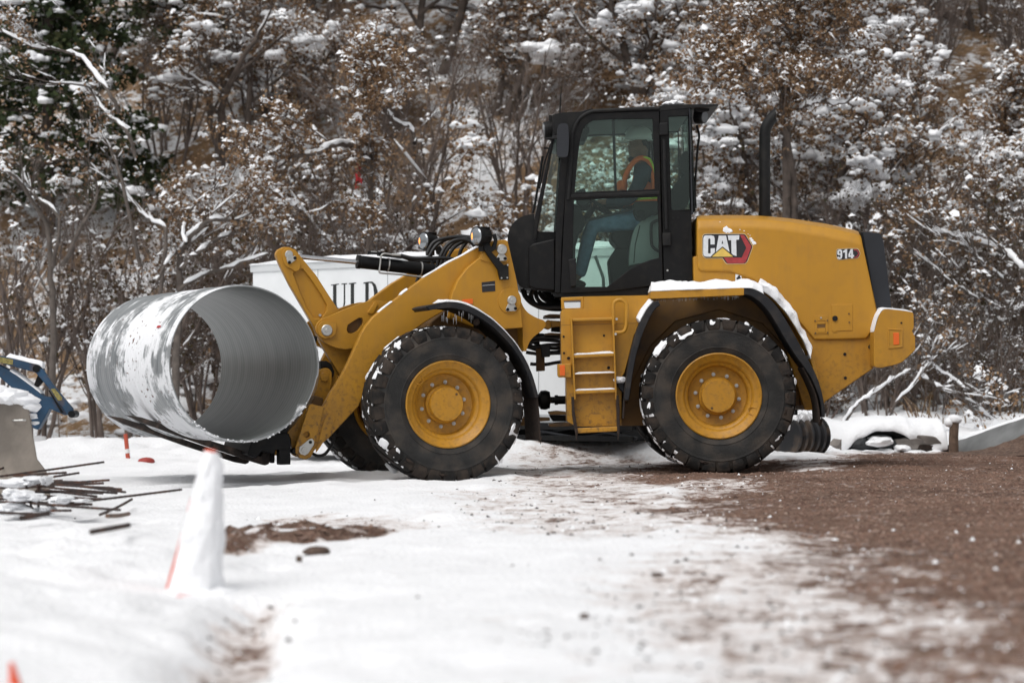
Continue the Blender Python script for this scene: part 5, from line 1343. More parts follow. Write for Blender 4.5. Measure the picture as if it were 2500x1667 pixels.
V, Fc = box_geo(cb + Vector((0, 0, -.010)), Vector((.14, .03, 0)), Vector((-.03, .15, 0)), Vector((0, 0, .014))); mk('cone_base', V, Fc, ORP, CONE, bevel=.01)
V = []; na_, nt_ = 60, 44
for i in range(nt_ + 1):
    t = .985 * i / nt_
    for j in range(na_ + 1):
        a = math.radians(-150 + 305 * j / na_)      # all round but for a strip on the left
        a += math.radians(16) * noise.noise(Vector((t * 5, 1.5 if j > na_ / 2 else 7.5, 0))) * (1 if j in (0, 1, na_ - 1, na_) else .3)
        edge = min(j, na_ - j) / 6.0; e = min(1, edge) * min(1, (nt_ - i) / 4 + .1)
        q = cone_r(t) + .003 + e * (.017 + .010 * noise.noise(Vector((math.cos(a) * 2, math.sin(a) * 2, t * 6))) + .006 * noise.noise(Vector((math.cos(a) * 6, math.sin(a) * 6, t * 18))))
        V.append(cb + ax * t + (sx * math.cos(a) + sy * math.sin(a)) * q)
m_ = na_ + 1
Fc = [(i * m_ + j, i * m_ + j + 1, (i + 1) * m_ + j + 1, (i + 1) * m_ + j) for i in range(nt_) for j in range(na_)]
tag(mk('snow', V, Fc, SNOW, CONE), kind='stuff')
g = Geo(); g.add(*blob_geo(cb + Vector((.05, -.02, -.02)), .17, .17, .05, 3, .35, 1.6, 3)); tag(g.build('drift', SNOW, CONE), kind='stuff')

# ---- tip of a buried cone close to the camera
p = at(*D(26, 1520), 6.0); zb = gz(p.x, 6.0)
V, Fc = tube_geo([Vector((p.x + .03, 6.0, zb - .12)), Vector((p.x, 6.0, max(p.z, zb + .05)))], [.035, .006], 14)
tag(mk('cone_tip', V, Fc, ORP), 'orange tip of a buried cone in the lower left corner', 'traffic cone')

# ---- marker post and red lid in the far snow
p = at(*Q('c1', 925, 700)[0], 28.5)
mx_ = at(292 * 1.063, 1030 * 1.063, 28.5); zb = gz(mx_.x, 28.5)
MK = thing('marker_post', 'small orange and white marker post standing in the snow beyond the forks', 'marker post', (mx_.x, 28.5, zb))
tp_ = at(290 * 1.063, 996 * 1.063, 28.5)
tube('post', [Vector((mx_.x + .02, 28.5, zb - .1)), Vector((mx_.x - .02, 28.5, max(tp_.z, zb + .2)))], [.028, .024], mat('faded_orange', (.42, .07, .035), .6), MK, 12)
tube('collar', [Vector((mx_.x + .004, 28.5, zb + .05)), Vector((mx_.x - .004, 28.5, zb + .10))], .029, WHP, MK, 12)
rl = at(336 * 1.063, 1036 * 1.063, 27.8); rl.z = gz(rl.x, 27.8)
g = Geo(); g.add(*blob_geo(rl + Vector((0, 0, .0)), .10, .12, .05, 5, .08, 1, 2)); tag(g.build('bucket_lid', mat('red_plastic', (.32, .04, .03), .6)), 'red lid half buried in snow beside the marker post', 'lid')

# ---- concrete barrier at the left edge
YC = 17.4
CONC = mat('weathered_concrete', (.27, .235, .20), .9, var=.22, vscale=3, col2=(.16, .14, .12), c2scale=2.5, c2amt=.45, bump=.35, bscale=45)
def cz(*n): return [at(*p, YC) for p in Q('c1', *n)]
zb = gz(-4.2, YC)
BAR = thing('concrete_barrier', 'weathered concrete barrier capped with snow at the left edge', 'barrier', (-4.0, YC, zb))
prof = cz(-260, 470, -230, 420, 60, 400, 200, 440, 222, 460, 236, 560, 252, 660, 290, 880, 345, 950, 375, 1000)
prof += [Vector((prof[-1].x + .03, YC, zb - .1)), Vector((prof[0].x - .45, YC, zb - .1)), Vector((prof[0].x - .12, YC, prof[-1].z + .1))]
V, Fc = prism_geo([prof], Vector((-.9, 2.2, 0))); mk('barrier_body', V, Fc, CONC, BAR, bevel=.02, segs=3)
p = cz(150, 583)[0]; tube('lifting_bar', [p + Vector((-.045, -.01, 0)), p + Vector((-.03, -.03, 0)), p + Vector((.03, -.03, .002)), p + Vector((.045, -.01, .002))], .007, STL, BAR, 8)
g = Geo(); rb = random.Random(4)
for k, (x, y, s_) in enumerate(((20, 400, 1.0), (90, 405, .95), (150, 425, .85), (190, 450, .6), (205, 480, .6), (225, 545, .28), (235, 560, .25), (245, 605, .25), (120, 455, .5), (60, 440, .6), (-60, 400, 1.3), (-150, 410, 1.3))):
    q = cz(x, y)[0]; g.add(*blob_geo(q + Vector((0, .10, 0)), .13 * s_, .2 * min(1, s_), .060 * s_, k, .4, 1.5, 2))
for k in range(14): g.add(*blob_geo(cz(30 + rb.uniform(-150, 120), 400)[0] + Vector((-.38, .95, 0)) * rb.uniform(.2, 2.2), .16, .25, .07, k, .3, 1.3, 2))
tag(g.build('snow', SNOW, BAR), kind='stuff')

# ---- blue machine with folded arms
YM = 21.5
BLU = mat('blue_paint', (.012, .050, .105), .55, var=.25, vscale=5, col2=(.10, .06, .045), c2scale=7, c2amt=.38)
def mz(*n): return [at(*p, YM) for p in Q('c1', *n)]
zb = gz(-4.9, YM)
MAC = thing('blue_machine_arm', 'blue steel machine arm folded above the concrete barrier', 'machine arm', (-5.2, YM, zb))
def mprism(name, pts, y0, y1, m, parent=MAC, bev=.008):
    V, Fc = prism_geo([[p + Vector((0, y0, 0)) for p in mz(*pts)]], Vector((0, y1 - y0, 0))); return mk(name, V, Fc, m, parent, bevel=bev)
UA = mprism('upper_arm', (-400, 20, 0, 88, 120, 112, 300, 160, 335, 185, 340, 210, 320, 235, 270, 215, 120, 175, 0, 142, -400, 80), -.06, .06, BLU)
mprism('jib', (285, 215, 310, 190, 345, 195, 420, 310, 570, 490, 578, 530, 560, 550, 530, 540, 400, 350), -.10, -.04, BLU)
LA = mprism('lower_arm', (-400, -30, 0, 160, 70, 195, 180, 270, 260, 330, 340, 400, 400, 405, 540, 530, 500, 545, 385, 492, 350, 560, 295, 655, 250, 640, 240, 500, 190, 420, 80, 320, 0, 250, -400, 90), -.03, .12, BLU)
mprism('strap', (300, 205, 330, 290, 290, 330, 255, 320), .0, .05, BLK); mprism('seam', (485, 530, 505, 525, 395, 350, 385, 352), -.105, -.09, BLK)
STK = mat('yellow_sticker', (.24, .20, .06), .6, var=.45, vscale=60)
mprism('sticker', (0, 96, 112, 120, 108, 160, 0, 140), -.064, -.05, STK, UA, 0); mprism('sticker', (405, 345, 435, 338, 492, 408, 492, 425, 462, 432), -.104, -.09, STK, UA, 0)
for q in ((295, 190), (275, 470), (565, 535)):
    p = mz(*q)[0]; V, Fc = tube_geo([p + Vector((0, -.11, 0)), p + Vector((0, .1, 0))], .032, 14); mk('pivot_pin', V, Fc, BLK, MAC)
tag(snow_sheet('snow', UA, smooth_path([p + Vector((0, -.07, .003)) for p in mz(60, 100, 140, 116, 240, 142, 310, 160, 338, 185)], 4), Vector((0, .14, 0)), .035, 6, 3, rag=.5), kind='stuff')
tag(snow_sheet('snow', LA, smooth_path([p + Vector((0, -.03, .003)) for p in mz(80, 205, 180, 272, 260, 332, 320, 378)], 4), Vector((0, .14, 0)), .025, 6, 5, rag=.5), kind='stuff')
q0, q1 = mz(-400, -30)[0], mz(-400, 90)[0]
V, Fc = box_geo(Vector((q0.x - .25, YM, (q0.z + zb) / 2)), Vector((.35, 0, 0)), Vector((0, .4, 0)), Vector((0, 0, (q0.z - zb) / 2 + .15))); mk('machine_body', V, Fc, BLU, MAC, bevel=.03)

# ---- loose reinforcing bars
RUST = mat('rusty_steel', (.048, .034, .030), .75, .3, var=.35, vscale=25, col2=(.11, .05, .03), c2scale=9, c2amt=.4, bump=.4, bscale=120)
RODS = [((0, 1012, 795, 902), 'longest dark rebar lying on top of the pile, tip pointing up at right'), ((-60, 985, 172, 876), 'short rebar leaning up against the concrete barrier'), ((100, 1008, 510, 982), None), ((360, 1022, 605, 985), None), ((105, 1060, 480, 1042), None),
        ((0, 1100, 420, 1088), None), ((355, 1072, 838, 1040), None), ((480, 1076, 795, 1064), None), ((355, 1070, 930, 1110), None), ((590, 1084, 960, 1132), None), ((380, 1098, 895, 1140), None),
        ((300, 1112, 740, 1165), None), ((310, 1160, 650, 1180), None), ((320, 1225, 705, 1225), None), ((250, 1218, 920, 1268), None), ((340, 1238, 1390, 1112), 'long rebar sticking out farthest from the pile toward the cone'), ((-20, 1145, 250, 1255), 'rusty rebar sloping down at the left end of the pile'),
        ((-40, 1288, 355, 1302), 'lowest rebar of the pile, half sunk in snow'), ((190, 1040, 242, 1250), 'short rebar standing nearly upright in the pile, left one'), ((345, 1058, 165, 1238), 'short rebar crossing the upright ones at a slant'), ((293, 1078, 295, 1258), 'short rebar standing upright in the pile, right one'),
        ((390, 1274, 545, 1272), None), ((765, 1357, 1010, 1245), 'short rebar lying by itself in front of the pile'), ((820, 1380, 985, 1362), 'stub of broken wood lying in front of the rebar pile'), ((150, 1398, 380, 1368), 'dark bar all but buried in the snow bank'), ((700, 1512, 985, 1478), 'brown stick lying in the snow beside the cone')]
for _i in range(9):
    _r = random.Random(_i + 50); _y = 1050.5 + 21 * _i; _x = _r.uniform(-40, 320)
    RODS.append(((_x, _y + _r.uniform(-25, 35), _x + _r.uniform(320, 640), _y + 7), None))
ORD = 'first second third fourth fifth sixth seventh eighth ninth tenth eleventh twelfth thirteenth fourteenth fifteenth sixteenth seventeenth eighteenth nineteenth twentieth twenty-first twenty-second twenty-third twenty-fourth'.split()
for k, ((x0, y0, x1, y1), lb) in enumerate(RODS):
    def dep(u, v):
        v2 = min(v, 1262); return 14.5 + (1240 - v2) / 77 * 2.1
    (ua, va), (ub, vb) = Q('c1', x0, y0, x1, y1)
    if y0 > 1330:
        a_, b_ = hit(ua, va, .012), hit(ub, vb, .012); a_.z += .05; b_.z += .06
    else:
        jit = .3 * math.sin(k * 2.1)
        a_, b_ = at(ua, va, dep(ua, va) + jit), at(ub, vb, dep(ub, vb) + jit - .1)
        if x0 in (190, 293, 345): a_, b_ = at(ua, va, 15.0), at(ub, vb, 15.1)
    r_ = .0075 if k not in (23, 24, 25) else .012
    sag = .008 * min(1, (b_ - a_).length / 2.5) ** 2; n_ = 12; path = [a_.lerp(b_, i / n_) + Vector((0, 0, -sag * math.sin(math.pi * i / n_))) for i in range(n_ + 1)]
    V, Fc = tube_geo(path, r_, 8); g = Geo(); g.add(V, Fc)
    L_ = (b_ - a_).length; d = (b_ - a_).normalized()
    if k not in (23, 24, 25):
        for i in range(int(L_ / .045)):
            c = a_.lerp(b_, (i + .5) * .045 / L_) + Vector((0, 0, -sag * math.sin(math.pi * (i + .5) * .045 / L_))); g.add(*tube_geo([c - d * .004, c + d * .004], r_ * 1.16, 8, cap=True))
    nm = 'rebar' if k not in (23, 25) else 'wood_stick'
    o = g.build(nm, RUST if k != 23 else mat('old_wood', (.14, .09, .065), .9, var=.3))
    tag(o, lb or 'dark ribbed rebar in the pile, its right-hand tip %s from the top' % ORD[sorted(q[0][3] for q in RODS if q[1] is None).index(y1)], 'rebar' if nm == 'rebar' else 'stick', 'bars of the rebar pile' if nm == 'rebar' else None)
g = Geo()
for k, (x, y, sx_, sz_) in enumerate(((120, 1050, 170, 45), (220, 1035, 90, 40), (325, 1040, 32, 40), (330, 1018, 24, 20), (120, 1160, 95, 55), (240, 1165, 60, 40), (420, 1190, 75, 40), (160, 1275, 190, 45), (60, 1250, 100, 50), (330, 1250, 40, 30), (60, 1130, 60, 40), (600, 1190, 60, 16), (480, 1175, 50, 20))):
    p = at(*Q('c1', x, y)[0], 15.0 if y < 1100 else 14.6); s_ = .3188 * 15 / F_PX
    g.add(*blob_geo(p + Vector((0, .12, -.01)), sx_ * s_, .16, sz_ * s_ * .75, k, .55, 1.9, 3))
tag(g.build('pile_snow', SNOW), 'lumps of snow lying between the rebar rods', None, None, 'stuff')

# ---- stones on the snow
BRN = mat('brown_stone', (.09, .06, .045), .9, var=.3, vscale=30, bump=.4, bscale=60)
for (u, v, sx_, sz_, lb, sd_) in ((728, 1272, 30, 11, 'flat brown stone on the snow before the front wheel', 1), (687, 1290, 7, 9, 'small brown stone beside the flat one on the snow', 2), (1342, 1420, 11, 9, 'single dark pebble on the clean snow in the foreground', 3), (1510, 1322, 15, 5, 'thin dark chip of earth on the snow at the right of the foreground', 4)):
    p = hit(u * 1.063, v * 1.063); s_ = p.y / 5553
    g = Geo(); g.add(*blob_geo(p + Vector((0, 0, sz_ * s_ * .5)), sx_ * s_, sx_ * s_ * .8, sz_ * s_, sd_, .25, 1.2, 3)); tag(g.build('stone', BRN), lb, 'stone')

# ---- snow-covered heap, post, culvert and gravel mound at the right
YH = 26.5
def hz(x, y, Y=YH): return at(*Q('c2', x, y)[0], Y)
zb = gz(4.2, YH)
HEAP = thing('snowy_heap', 'heap of rocks under thick smooth snow right of the rear wheel', 'heap', (4.2, YH, zb))
g = Geo()
top_ = sm2([(430, 330), (500, 250), (640, 245), (760, 252), (880, 225), (1000, 212), (1150, 206), (1270, 205), (1320, 222), (1450, 226), (1580, 224), (1625, 240), (1650, 300)], 4)
nP = len(top_); nD = 14; V = []
for i, (x, y) in enumerate(top_):
    bot = [(430, 520), (560, 545), (700, 545), (800, 440), (900, 385), (1000, 345), (1150, 340), (1240, 390), (1330, 440), (1450, 500), (1560, 550), (1650, 520)]
    yb = np.interp(x, [b_[0] for b_ in bot], [b_[1] for b_ in bot])
    for j in range(nD + 1):
        t = j / nD
        if t < .45:
            s_ = t / .45; ph = s_ * math.pi / 2
            q = hz(x, yb + (y - yb) * math.sin(ph) ** .8); dy = .42 * (1 - math.cos(ph))
        else:
            s_ = (t - .45) / .55; q = hz(x, y); q.z -= (q.z - zb + .1) * s_ ** 2; dy = .42 + .9 * s_
        n_ = noise.noise(Vector((x * .012, j * .35, 0)))
        V.append(q + Vector((0, dy + .05 * n_, .02 * n_)))
mm_ = nD + 1
Fc = [(i * mm_ + j, (i + 1) * mm_ + j, (i + 1) * mm_ + j + 1, i * mm_ + j + 1) for i in range(nP - 1) for j in range(nD)]
o = mk('snow_cover', V, Fc, SNOW, HEAP); so = o.modifiers.new('thick', 'SOLIDIFY'); so.thickness = .05; so.offset = -1; ss_ = o.modifiers.new('sub', 'SUBSURF'); ss_.levels = 1; ss_.render_levels = 1
tag(o, kind='stuff')
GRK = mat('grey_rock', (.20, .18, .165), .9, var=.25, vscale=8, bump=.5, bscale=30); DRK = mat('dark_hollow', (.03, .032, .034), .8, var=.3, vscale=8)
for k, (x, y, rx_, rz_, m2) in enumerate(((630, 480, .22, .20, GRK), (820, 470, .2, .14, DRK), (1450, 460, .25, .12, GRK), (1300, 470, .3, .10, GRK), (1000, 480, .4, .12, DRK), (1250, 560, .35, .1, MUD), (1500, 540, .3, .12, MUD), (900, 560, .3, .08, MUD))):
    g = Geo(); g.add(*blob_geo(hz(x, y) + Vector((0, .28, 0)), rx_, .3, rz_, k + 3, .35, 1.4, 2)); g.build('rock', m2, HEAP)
hoop = smooth_path([hz(x, y) + Vector((0, .22, 0)) for x, y in ((760, 520), (860, 430), (960, 350), (1060, 325), (1160, 345), (1260, 405), (1330, 470))], 5)
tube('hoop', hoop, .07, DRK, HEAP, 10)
g = Geo(); rb = random.Random(12)
for k, (x, y, rx_, rz_) in enumerate(((1060, 450, .20, .07), (860, 560, .25, .05), (1000, 560, .22, .05), (1150, 540, .25, .05), (1300, 550, .2, .05), (1420, 560, .2, .05), (1560, 560, .12, .08), (1640, 600, .06, .055), (1390, 610, .08, .045), (1690, 632, .02, .02), (560, 520, .2, .06), (330, 530, .3, .05), (620, 570, .3, .05), (740, 560, .2, .06), (1240, 520, .12, .05), (1020, 560, .1, .04))):
    for q in range(3): g.add(*blob_geo(hz(x, y) + Vector((rb.uniform(-.5, .5) * rx_, .05 + rb.uniform(-.05, .1), rb.uniform(-.3, .3) * rz_)), rx_ * .7, .14, rz_ * .75, k * 3 + q, .4, 1.6, 2))
tag(g.build('snow_lumps', SNOW, HEAP), kind='stuff')
WOOD = mat('weathered_post', (.13, .085, .06), .9, var=.3, vscale=20, bump=.5, bscale=50)
pb = hz(1700, 395, 26.3); pt = hz(1708, 268, 26.3); zb2 = gz(pb.x, 26.3)
POST = thing('wooden_post', 'short weathered wooden post with a cap of snow', 'post', (pb.x, 26.3, zb2))
V, Fc = tube_geo([Vector((pb.x, 26.3, zb2 - .1)), pb, pt], [.055, .052, .05], 9); mk('post_body', V, Fc, WOOD, POST)
g = Geo(); g.add(*blob_geo(pt + Vector((0, 0, .03)), .075, .07, .055, 2, .3, 1.4, 2)); g.add(*blob_geo(pt + Vector((-.06, 0, .0)), .05, .06, .05, 3, .3, 1.4, 2)); tag(g.build('snow', SNOW, POST), kind='stuff')
# culvert end half buried in the mound
cA, cB = hz(1640, 560, 26.9), hz(2480, 560, 26.3)
g = Geo(); V = []; nl_, nc_ = 16, 28
for i in range(nl_ + 1):
    t = i / nl_; c = cA.lerp(cB, t); rt = .08 + .36 * t ** .9
    cut = .55
    for j in range(nc_ + 1):
        a = math.pi * j / nc_; lead = (1 - math.sin(a)) * cut * t          # oblique mouth toward the camera
        V.append(c + Vector((-lead * .6, -math.cos(a) * rt * .9, math.sin(a) * rt * 1.0)))
m2_ = nc_ + 1
o = mk('culvert_end', V, [(i * m2_ + j, i * m2_ + j + 1, (i + 1) * m2_ + j + 1, (i + 1) * m2_ + j) for i in range(nl_) for j in range(nc_)], mat('culvert_zinc', (.19, .195, .195), .55, .3, var=.2, vscale=6), None)
o.modifiers.new('thick', 'SOLIDIFY').thickness = .012
tag(o, 'grey flared metal culvert end half buried in brown gravel at the right edge', 'culvert')
pth = [V[i * m2_ + nc_ // 2 - 2] + Vector((0, -.02, .0)) for i in range(2, nl_ + 1)]
tag(snow_sheet('snow', o, pth, Vector((0, .22, 0)), .03, 6, 9, rag=.6), kind='stuff')
EARTH = mat('brown_gravel', (.105, .062, .043), .95, var=.3, vscale=12, col2=(.19, .13, .10), c2scale=30, c2amt=.42, bump=.8, bscale=60)
gx_ = np.linspace(3.3, 8.5, 120); gy_ = np.linspace(23.6, 28.2, 80); MX, MY = np.meshgrid(gx_, gy_)
hgt = .27 * np.exp(-(((MX - 6.05) / .80) ** 4 + ((MY - 25.7) / .85) ** 2)) + .06 * np.exp(-(((MX - 5.05) / .5) ** 2 + ((MY - 25.6) / .7) ** 2)) 
MZ = ground_fields(MX, MY)[0] - .02 + hgt * (1 + .35 * fbm(MX * 2, MY * 2, 71, 4)) + .03 * fbm(MX * 9, MY * 9, 77, 3) * np.clip(hgt * 6, 0, 1)
nx, ny = 120, 80; idx = np.arange(nx * ny).reshape(ny, nx); Fq = np.stack([idx[:-1, :-1], idx[:-1, 1:], idx[1:, 1:], idx[1:, :-1]], -1).reshape(-1, 4)
keep = hgt.ravel() > .02; Fq = Fq[keep[Fq].all(1)]
tag(mk('gravel_mound', np.stack([MX.ravel(), MY.ravel(), MZ.ravel()], 1).tolist(), [tuple(f) for f in Fq.tolist()], EARTH), 'mound of brown gravel in front of the culvert at the right edge', 'mound')
# black ribbed drain pipe behind the rear wheel
ca = hz(140, 400, 25.6); cb_ = hz(425, 395, 25.9)
n_ = 40; path = [ca.lerp(cb_, i / n_) for i in range(n_ + 1)]
zc = gz(ca.x, 25.6)
V, Fc = tube_geo(path, [.20 + .018 * (1 if (i % 8) < 4 else -1) for i in range(n_ + 1)], 24)
RP = tag(mk('drain_pipe', V, Fc, mat('black_polythene', (.018, .018, .02), .45, col2=(.12, .085, .06), c2scale=5, c2amt=.4)), 'black ribbed plastic drain pipe topped with snow behind the rear wheel', 'pipe')
g = Geo()
for k in range(12): g.add(*blob_geo(ca.lerp(cb_, .2 + .75 * k / 11) + Vector((0, 0, .19)), .08, .16, .09, k, .35, 1.5, 2))
tag(g.build('snow', SNOW, RP), kind='stuff')
# red ribbon tied in the bushes
p = at(*Q('m', 480, 1120)[0], 33.6)
g = Geo()
for dx, dz, w_, h_ in ((0, 0, .035, .10), (.03, -.02, .03, .12), (-.01, -.22, .028, .14), (.035, -.24, .03, .10)):
    g.add(*tube_geo(smooth_path([p + Vector((dx, 0, dz + .1)), p + Vector((dx + .02, -.02, dz)), p + Vector((dx - .01, .01, dz - h_))], 4), [w_ * k_ for k_ in (.5, .8, 1, 1, .9, .9, .8, .6, .3)], 5))
tag(g.build('ribbon', mat('red_ribbon', (.55, .02, .03), .7)), 'red marker ribbon tied to a twig above the trailer', 'ribbon')
# ---------------------------------------------------------------- trees and shrubs on the hillside
def leafmat(name, cols, trans=.25):
    m = bpy.data.materials.new(name); m.use_nodes = True
    N, L = m.node_tree.nodes, m.node_tree.links
    b = N['Principled BSDF']; b.inputs['Roughness'].default_value = .75; b.inputs['Specular IOR Level'].default_value = .2
    g = N.new('ShaderNodeNewGeometry'); r = N.new('ShaderNodeValToRGB')
    r.color_ramp.interpolation = 'LINEAR'
    el = r.color_ramp.elements
    el[0].color = (*cols[0], 1); el[1].color = (*cols[-1], 1)
    for i, c in enumerate(cols[1:-1]):
        e = el.new((i + 1) / (len(cols) - 1)); e.color = (*c, 1)
    L.new(g.outputs['Random Per Island'], r.inputs[0]); L.new(r.outputs[0], b.inputs['Base Color'])
    tr = N.new('ShaderNodeBsdfTranslucent'); L.new(r.outputs[0], tr.inputs[0])
    mx = N.new('ShaderNodeMixShader'); mx.inputs[0].default_value = trans
    L.new(b.outputs[0], mx.inputs[1]); L.new(tr.outputs[0], mx.inputs[2]); L.new(mx.outputs[0], N['Material Output'].inputs[0])
    return m
LEAF = leafmat('oak_leaf', [(.10, .060, .036), (.165, .100, .058), (.22, .135, .078), (.30, .190, .110), (.42, .30, .19)])
LEAFD = leafmat('dark_leaf', [(.045, .028, .018), (.08, .05, .03), (.12, .075, .04), (.05, .05, .02)])
NEED = leafmat('conifer_needle', [(.018, .028, .012), (.03, .045, .018), (.04, .055, .02), (.06, .06, .025)], .1)
STRAW = leafmat('dry_stalk', [(.13, .085, .05), (.22, .15, .09), (.32, .23, .14), (.16, .10, .07)], .1)
BARK = mat('bark', (.095, .074, .062), .9, var=.4, vscale=9, bump=.4, bscale=40)
BARKG = mat('grey_bark', (.10, .083, .072), .9, var=.35, vscale=9, bump=.4, bscale=40)
BARKR = mat('twig_bark', (.135, .105, .09), .9, var=.35, vscale=5)

class Plant:
    """collects limbs, leaves and snow of one plant around the local origin"""
    def __init__(s, seed):
        s.r = random.Random(seed); s.np = np.random.RandomState(seed)
        s.wood, s.snow = Geo(), Geo(); s.lc, s.ls, s.tips = [], [], []
    def limb(s, path, r0, r1, sides):
        n = len(path); s.wood.add(*tube_geo(path, [r0 + (r1 - r0) * i / (n - 1) for i in range(n)], sides, cap=False))
    def snow_on(s, path, r0, r1, prob=.8, k=1.0, seed=0):
        """ridge of snow lying on the upper side of a limb, broken here and there"""
        n = len(path); run = []
        def flush():
            if len(run) >= 2:
                P = [p for p, _ in run]; R = [q for _, q in run]
                R[0] *= .35; R[-1] *= .35
                s.snow.add(*tube_geo(P, R, 6, cap=True))
            run.clear()
        for i in range(n):
            t = (path[min(i + 1, n - 1)] - path[max(i - 1, 0)]).normalized()
            r = r0 + (r1 - r0) * i / (n - 1)
            if abs(t.z) < .82 and s.r.random() < prob:
                q = (r * .75 + .012) * k * (.7 + .6 * s.r.random())
                run.append((path[i] + Vector((0, 0, r * .75 + q * .35)), q))
            else: flush()
        flush()
    def grow(s, p, d, L, r, lev, cfg):
        nseg = cfg['seg'][lev]; path = [p.copy()]; d = d.normalized()
        for i in range(nseg):
            j = cfg['crook'][lev]
            d = (d + Vector((s.r.uniform(-j, j), s.r.uniform(-j, j), s.r.uniform(-j, j) + cfg['up'][lev]))).normalized()
            p = p + d * (L / nseg); path.append(p)
        r1 = r * cfg['taper'][lev]
        s.limb(path, r, r1, cfg['sides'][lev])
        if lev <= cfg['snowlev']: s.snow_on(path, r, r1, cfg['snowprob'], cfg.get('snowk', 1.0))
        if lev + 1 < len(cfg['n']):
            nb = cfg['n'][lev + 1]
            for k in range(nb):
                t = cfg['start'] + (1 - cfg['start']) * (k + s.r.random()) / nb
                f = t * nseg; i = min(int(f), nseg - 1); q = path[i].lerp(path[i + 1], f - i)
                dd = (path[i + 1] - path[i]).normalized()
                ax = Vector((s.r.gauss(0, 1), s.r.gauss(0, 1), s.r.gauss(0, .6))); ax = (ax - dd * ax.dot(dd)).normalized()
                ang = cfg['ang'][lev + 1] * s.r.uniform(.7, 1.25)
                s.grow(q, dd * math.cos(ang) + ax * math.sin(ang), cfg['len'][lev + 1] * s.r.uniform(.6, 1.2) * (1.1 - .45 * t), max(r1, r * (1 - .6 * t)) * cfg['rk'][lev + 1], lev + 1, cfg)
        if lev >= cfg['leaflev']: s.tips.append((path, d))
    def leaves(s, per, size, spread, prob=1.0, snowfrac=.3, snowsize=1.0):
        C, SP = [], []
        for path, d in s.tips:
            if s.r.random() > prob: continue
            sp_ = s.r.choice([.0, .04, .1, .3, .8, 1.3]) * snowfrac * 1.5
            for _ in range(int(per * s.r.uniform(.4, 1.6))):
                SP.append(sp_); i = s.r.randrange(len(path) // 2, len(path)); C.append(path[i] + Vector((s.r.gauss(0, spread), s.r.gauss(0, spread), s.r.gauss(0, spread * .8))))
        if not C: s.leafmesh = None; return
        C = np.array([tuple(c) for c in C]); n = len(C)
        a = s.np.randn(n, 3); a[:, 2] -= .35; a /= np.linalg.norm(a, axis=1)[:, None]
        b_ = s.np.randn(n, 3); b_ -= a * (a * b_).sum(1)[:, None]; b_ /= np.linalg.norm(b_, axis=1)[:, None]
        nn = np.cross(a, b_)
        sz = size * (.6 + .8 * s.np.rand(n))[:, None]
        V = np.stack([C, C + a * sz * .55 + b_ * sz * .38 + nn * sz * .15, C + a * sz * 1.1, C + a * sz * .5 - b_ * sz * .38 + nn * sz * .15], 1).reshape(-1, 3)
        bi = np.arange(n)[:, None] * 4
        T = np.concatenate([bi + np.array([0, 1, 2]), bi + np.array([0, 2, 3])], 0)
        s.leafmesh = (V, T)
        # thin pads of snow lying on some of the leaves
        pick = s.np.rand(n) < np.array(SP)
        S = C[pick] + np.array([0, 0, .012]); k = len(S)
        if k:
            ss = size * snowsize * (.35 + 1.5 * s.np.rand(k) ** 3); ang = s.np.rand(k) * 6.28; el = .6 + .8 * s.np.rand(k)
            tilt = s.np.randn(k, 2) * .35
            P = np.zeros((k, 6, 3))
            for q in range(5):
                th = ang + q * 2 * math.pi / 5; rad = ss * (.55 + .35 * s.np.rand(k))
                P[:, q, 0] = S[:, 0] + rad * np.cos(th) * el; P[:, q, 1] = S[:, 1] + rad * np.sin(th); P[:, q, 2] = S[:, 2] + rad * (np.cos(th) * tilt[:, 0] + np.sin(th) * tilt[:, 1]) - rad * .25
            P[:, 5] = S; P[:, 5, 2] += ss * .42
            bi = np.arange(k)[:, None] * 6
            T2 = np.concatenate([bi + np.array([q, (q + 1) % 5, 5]) for q in range(5)], 0)
            s.snow.add(P.reshape(-1, 3).tolist(), [tuple(t) for t in T2.tolist()])
    def caps(s, n, lo, hi, seed=0, sub=1, lumps=5):
        """rounded caps of snow resting on sprays"""
        if not s.tips: return
        for k in range(n):
            path, d = s.r.choice(s.tips); c = path[-1]
            sz = lo + (hi - lo) * s.r.random() ** 2.2
            for q in range(s.r.randint(1, lumps)):
                o = Vector((s.r.gauss(0, sz * 1.0), s.r.gauss(0, sz * 1.0), s.r.gauss(0, sz * .5)))
                f = s.r.uniform(.35, .95)
                s.snow.add(*blob_geo(c + o + Vector((0, 0, sz * .3)), sz * f * s.r.uniform(.8, 1.4), sz * f * s.r.uniform(.8, 1.4), sz * f * .60, k * 7 + q + seed, .8, 2.1, 2 if sz > .065 else sub, .6))
    def meshes(s, nm, leaf, bark):
        out = {}
        def raw(name, V, Fc, m):
            me = bpy.data.meshes.new(name); V = np.asarray(V, np.float32)
            me.from_pydata(V.tolist(), [], Fc); me.shade_smooth(); me.materials.append(m); return me
        out['trunk'] = raw('trunk', s.wood.v, s.wood.f, bark)
        if getattr(s, 'leafmesh', None): out['leaves'] = raw('leaves', s.leafmesh[0], [tuple(t) for t in s.leafmesh[1].tolist()], leaf)
        if s.snow.v: out['snow'] = raw('snow', s.snow.v, s.snow.f, SNOWF)
        return out

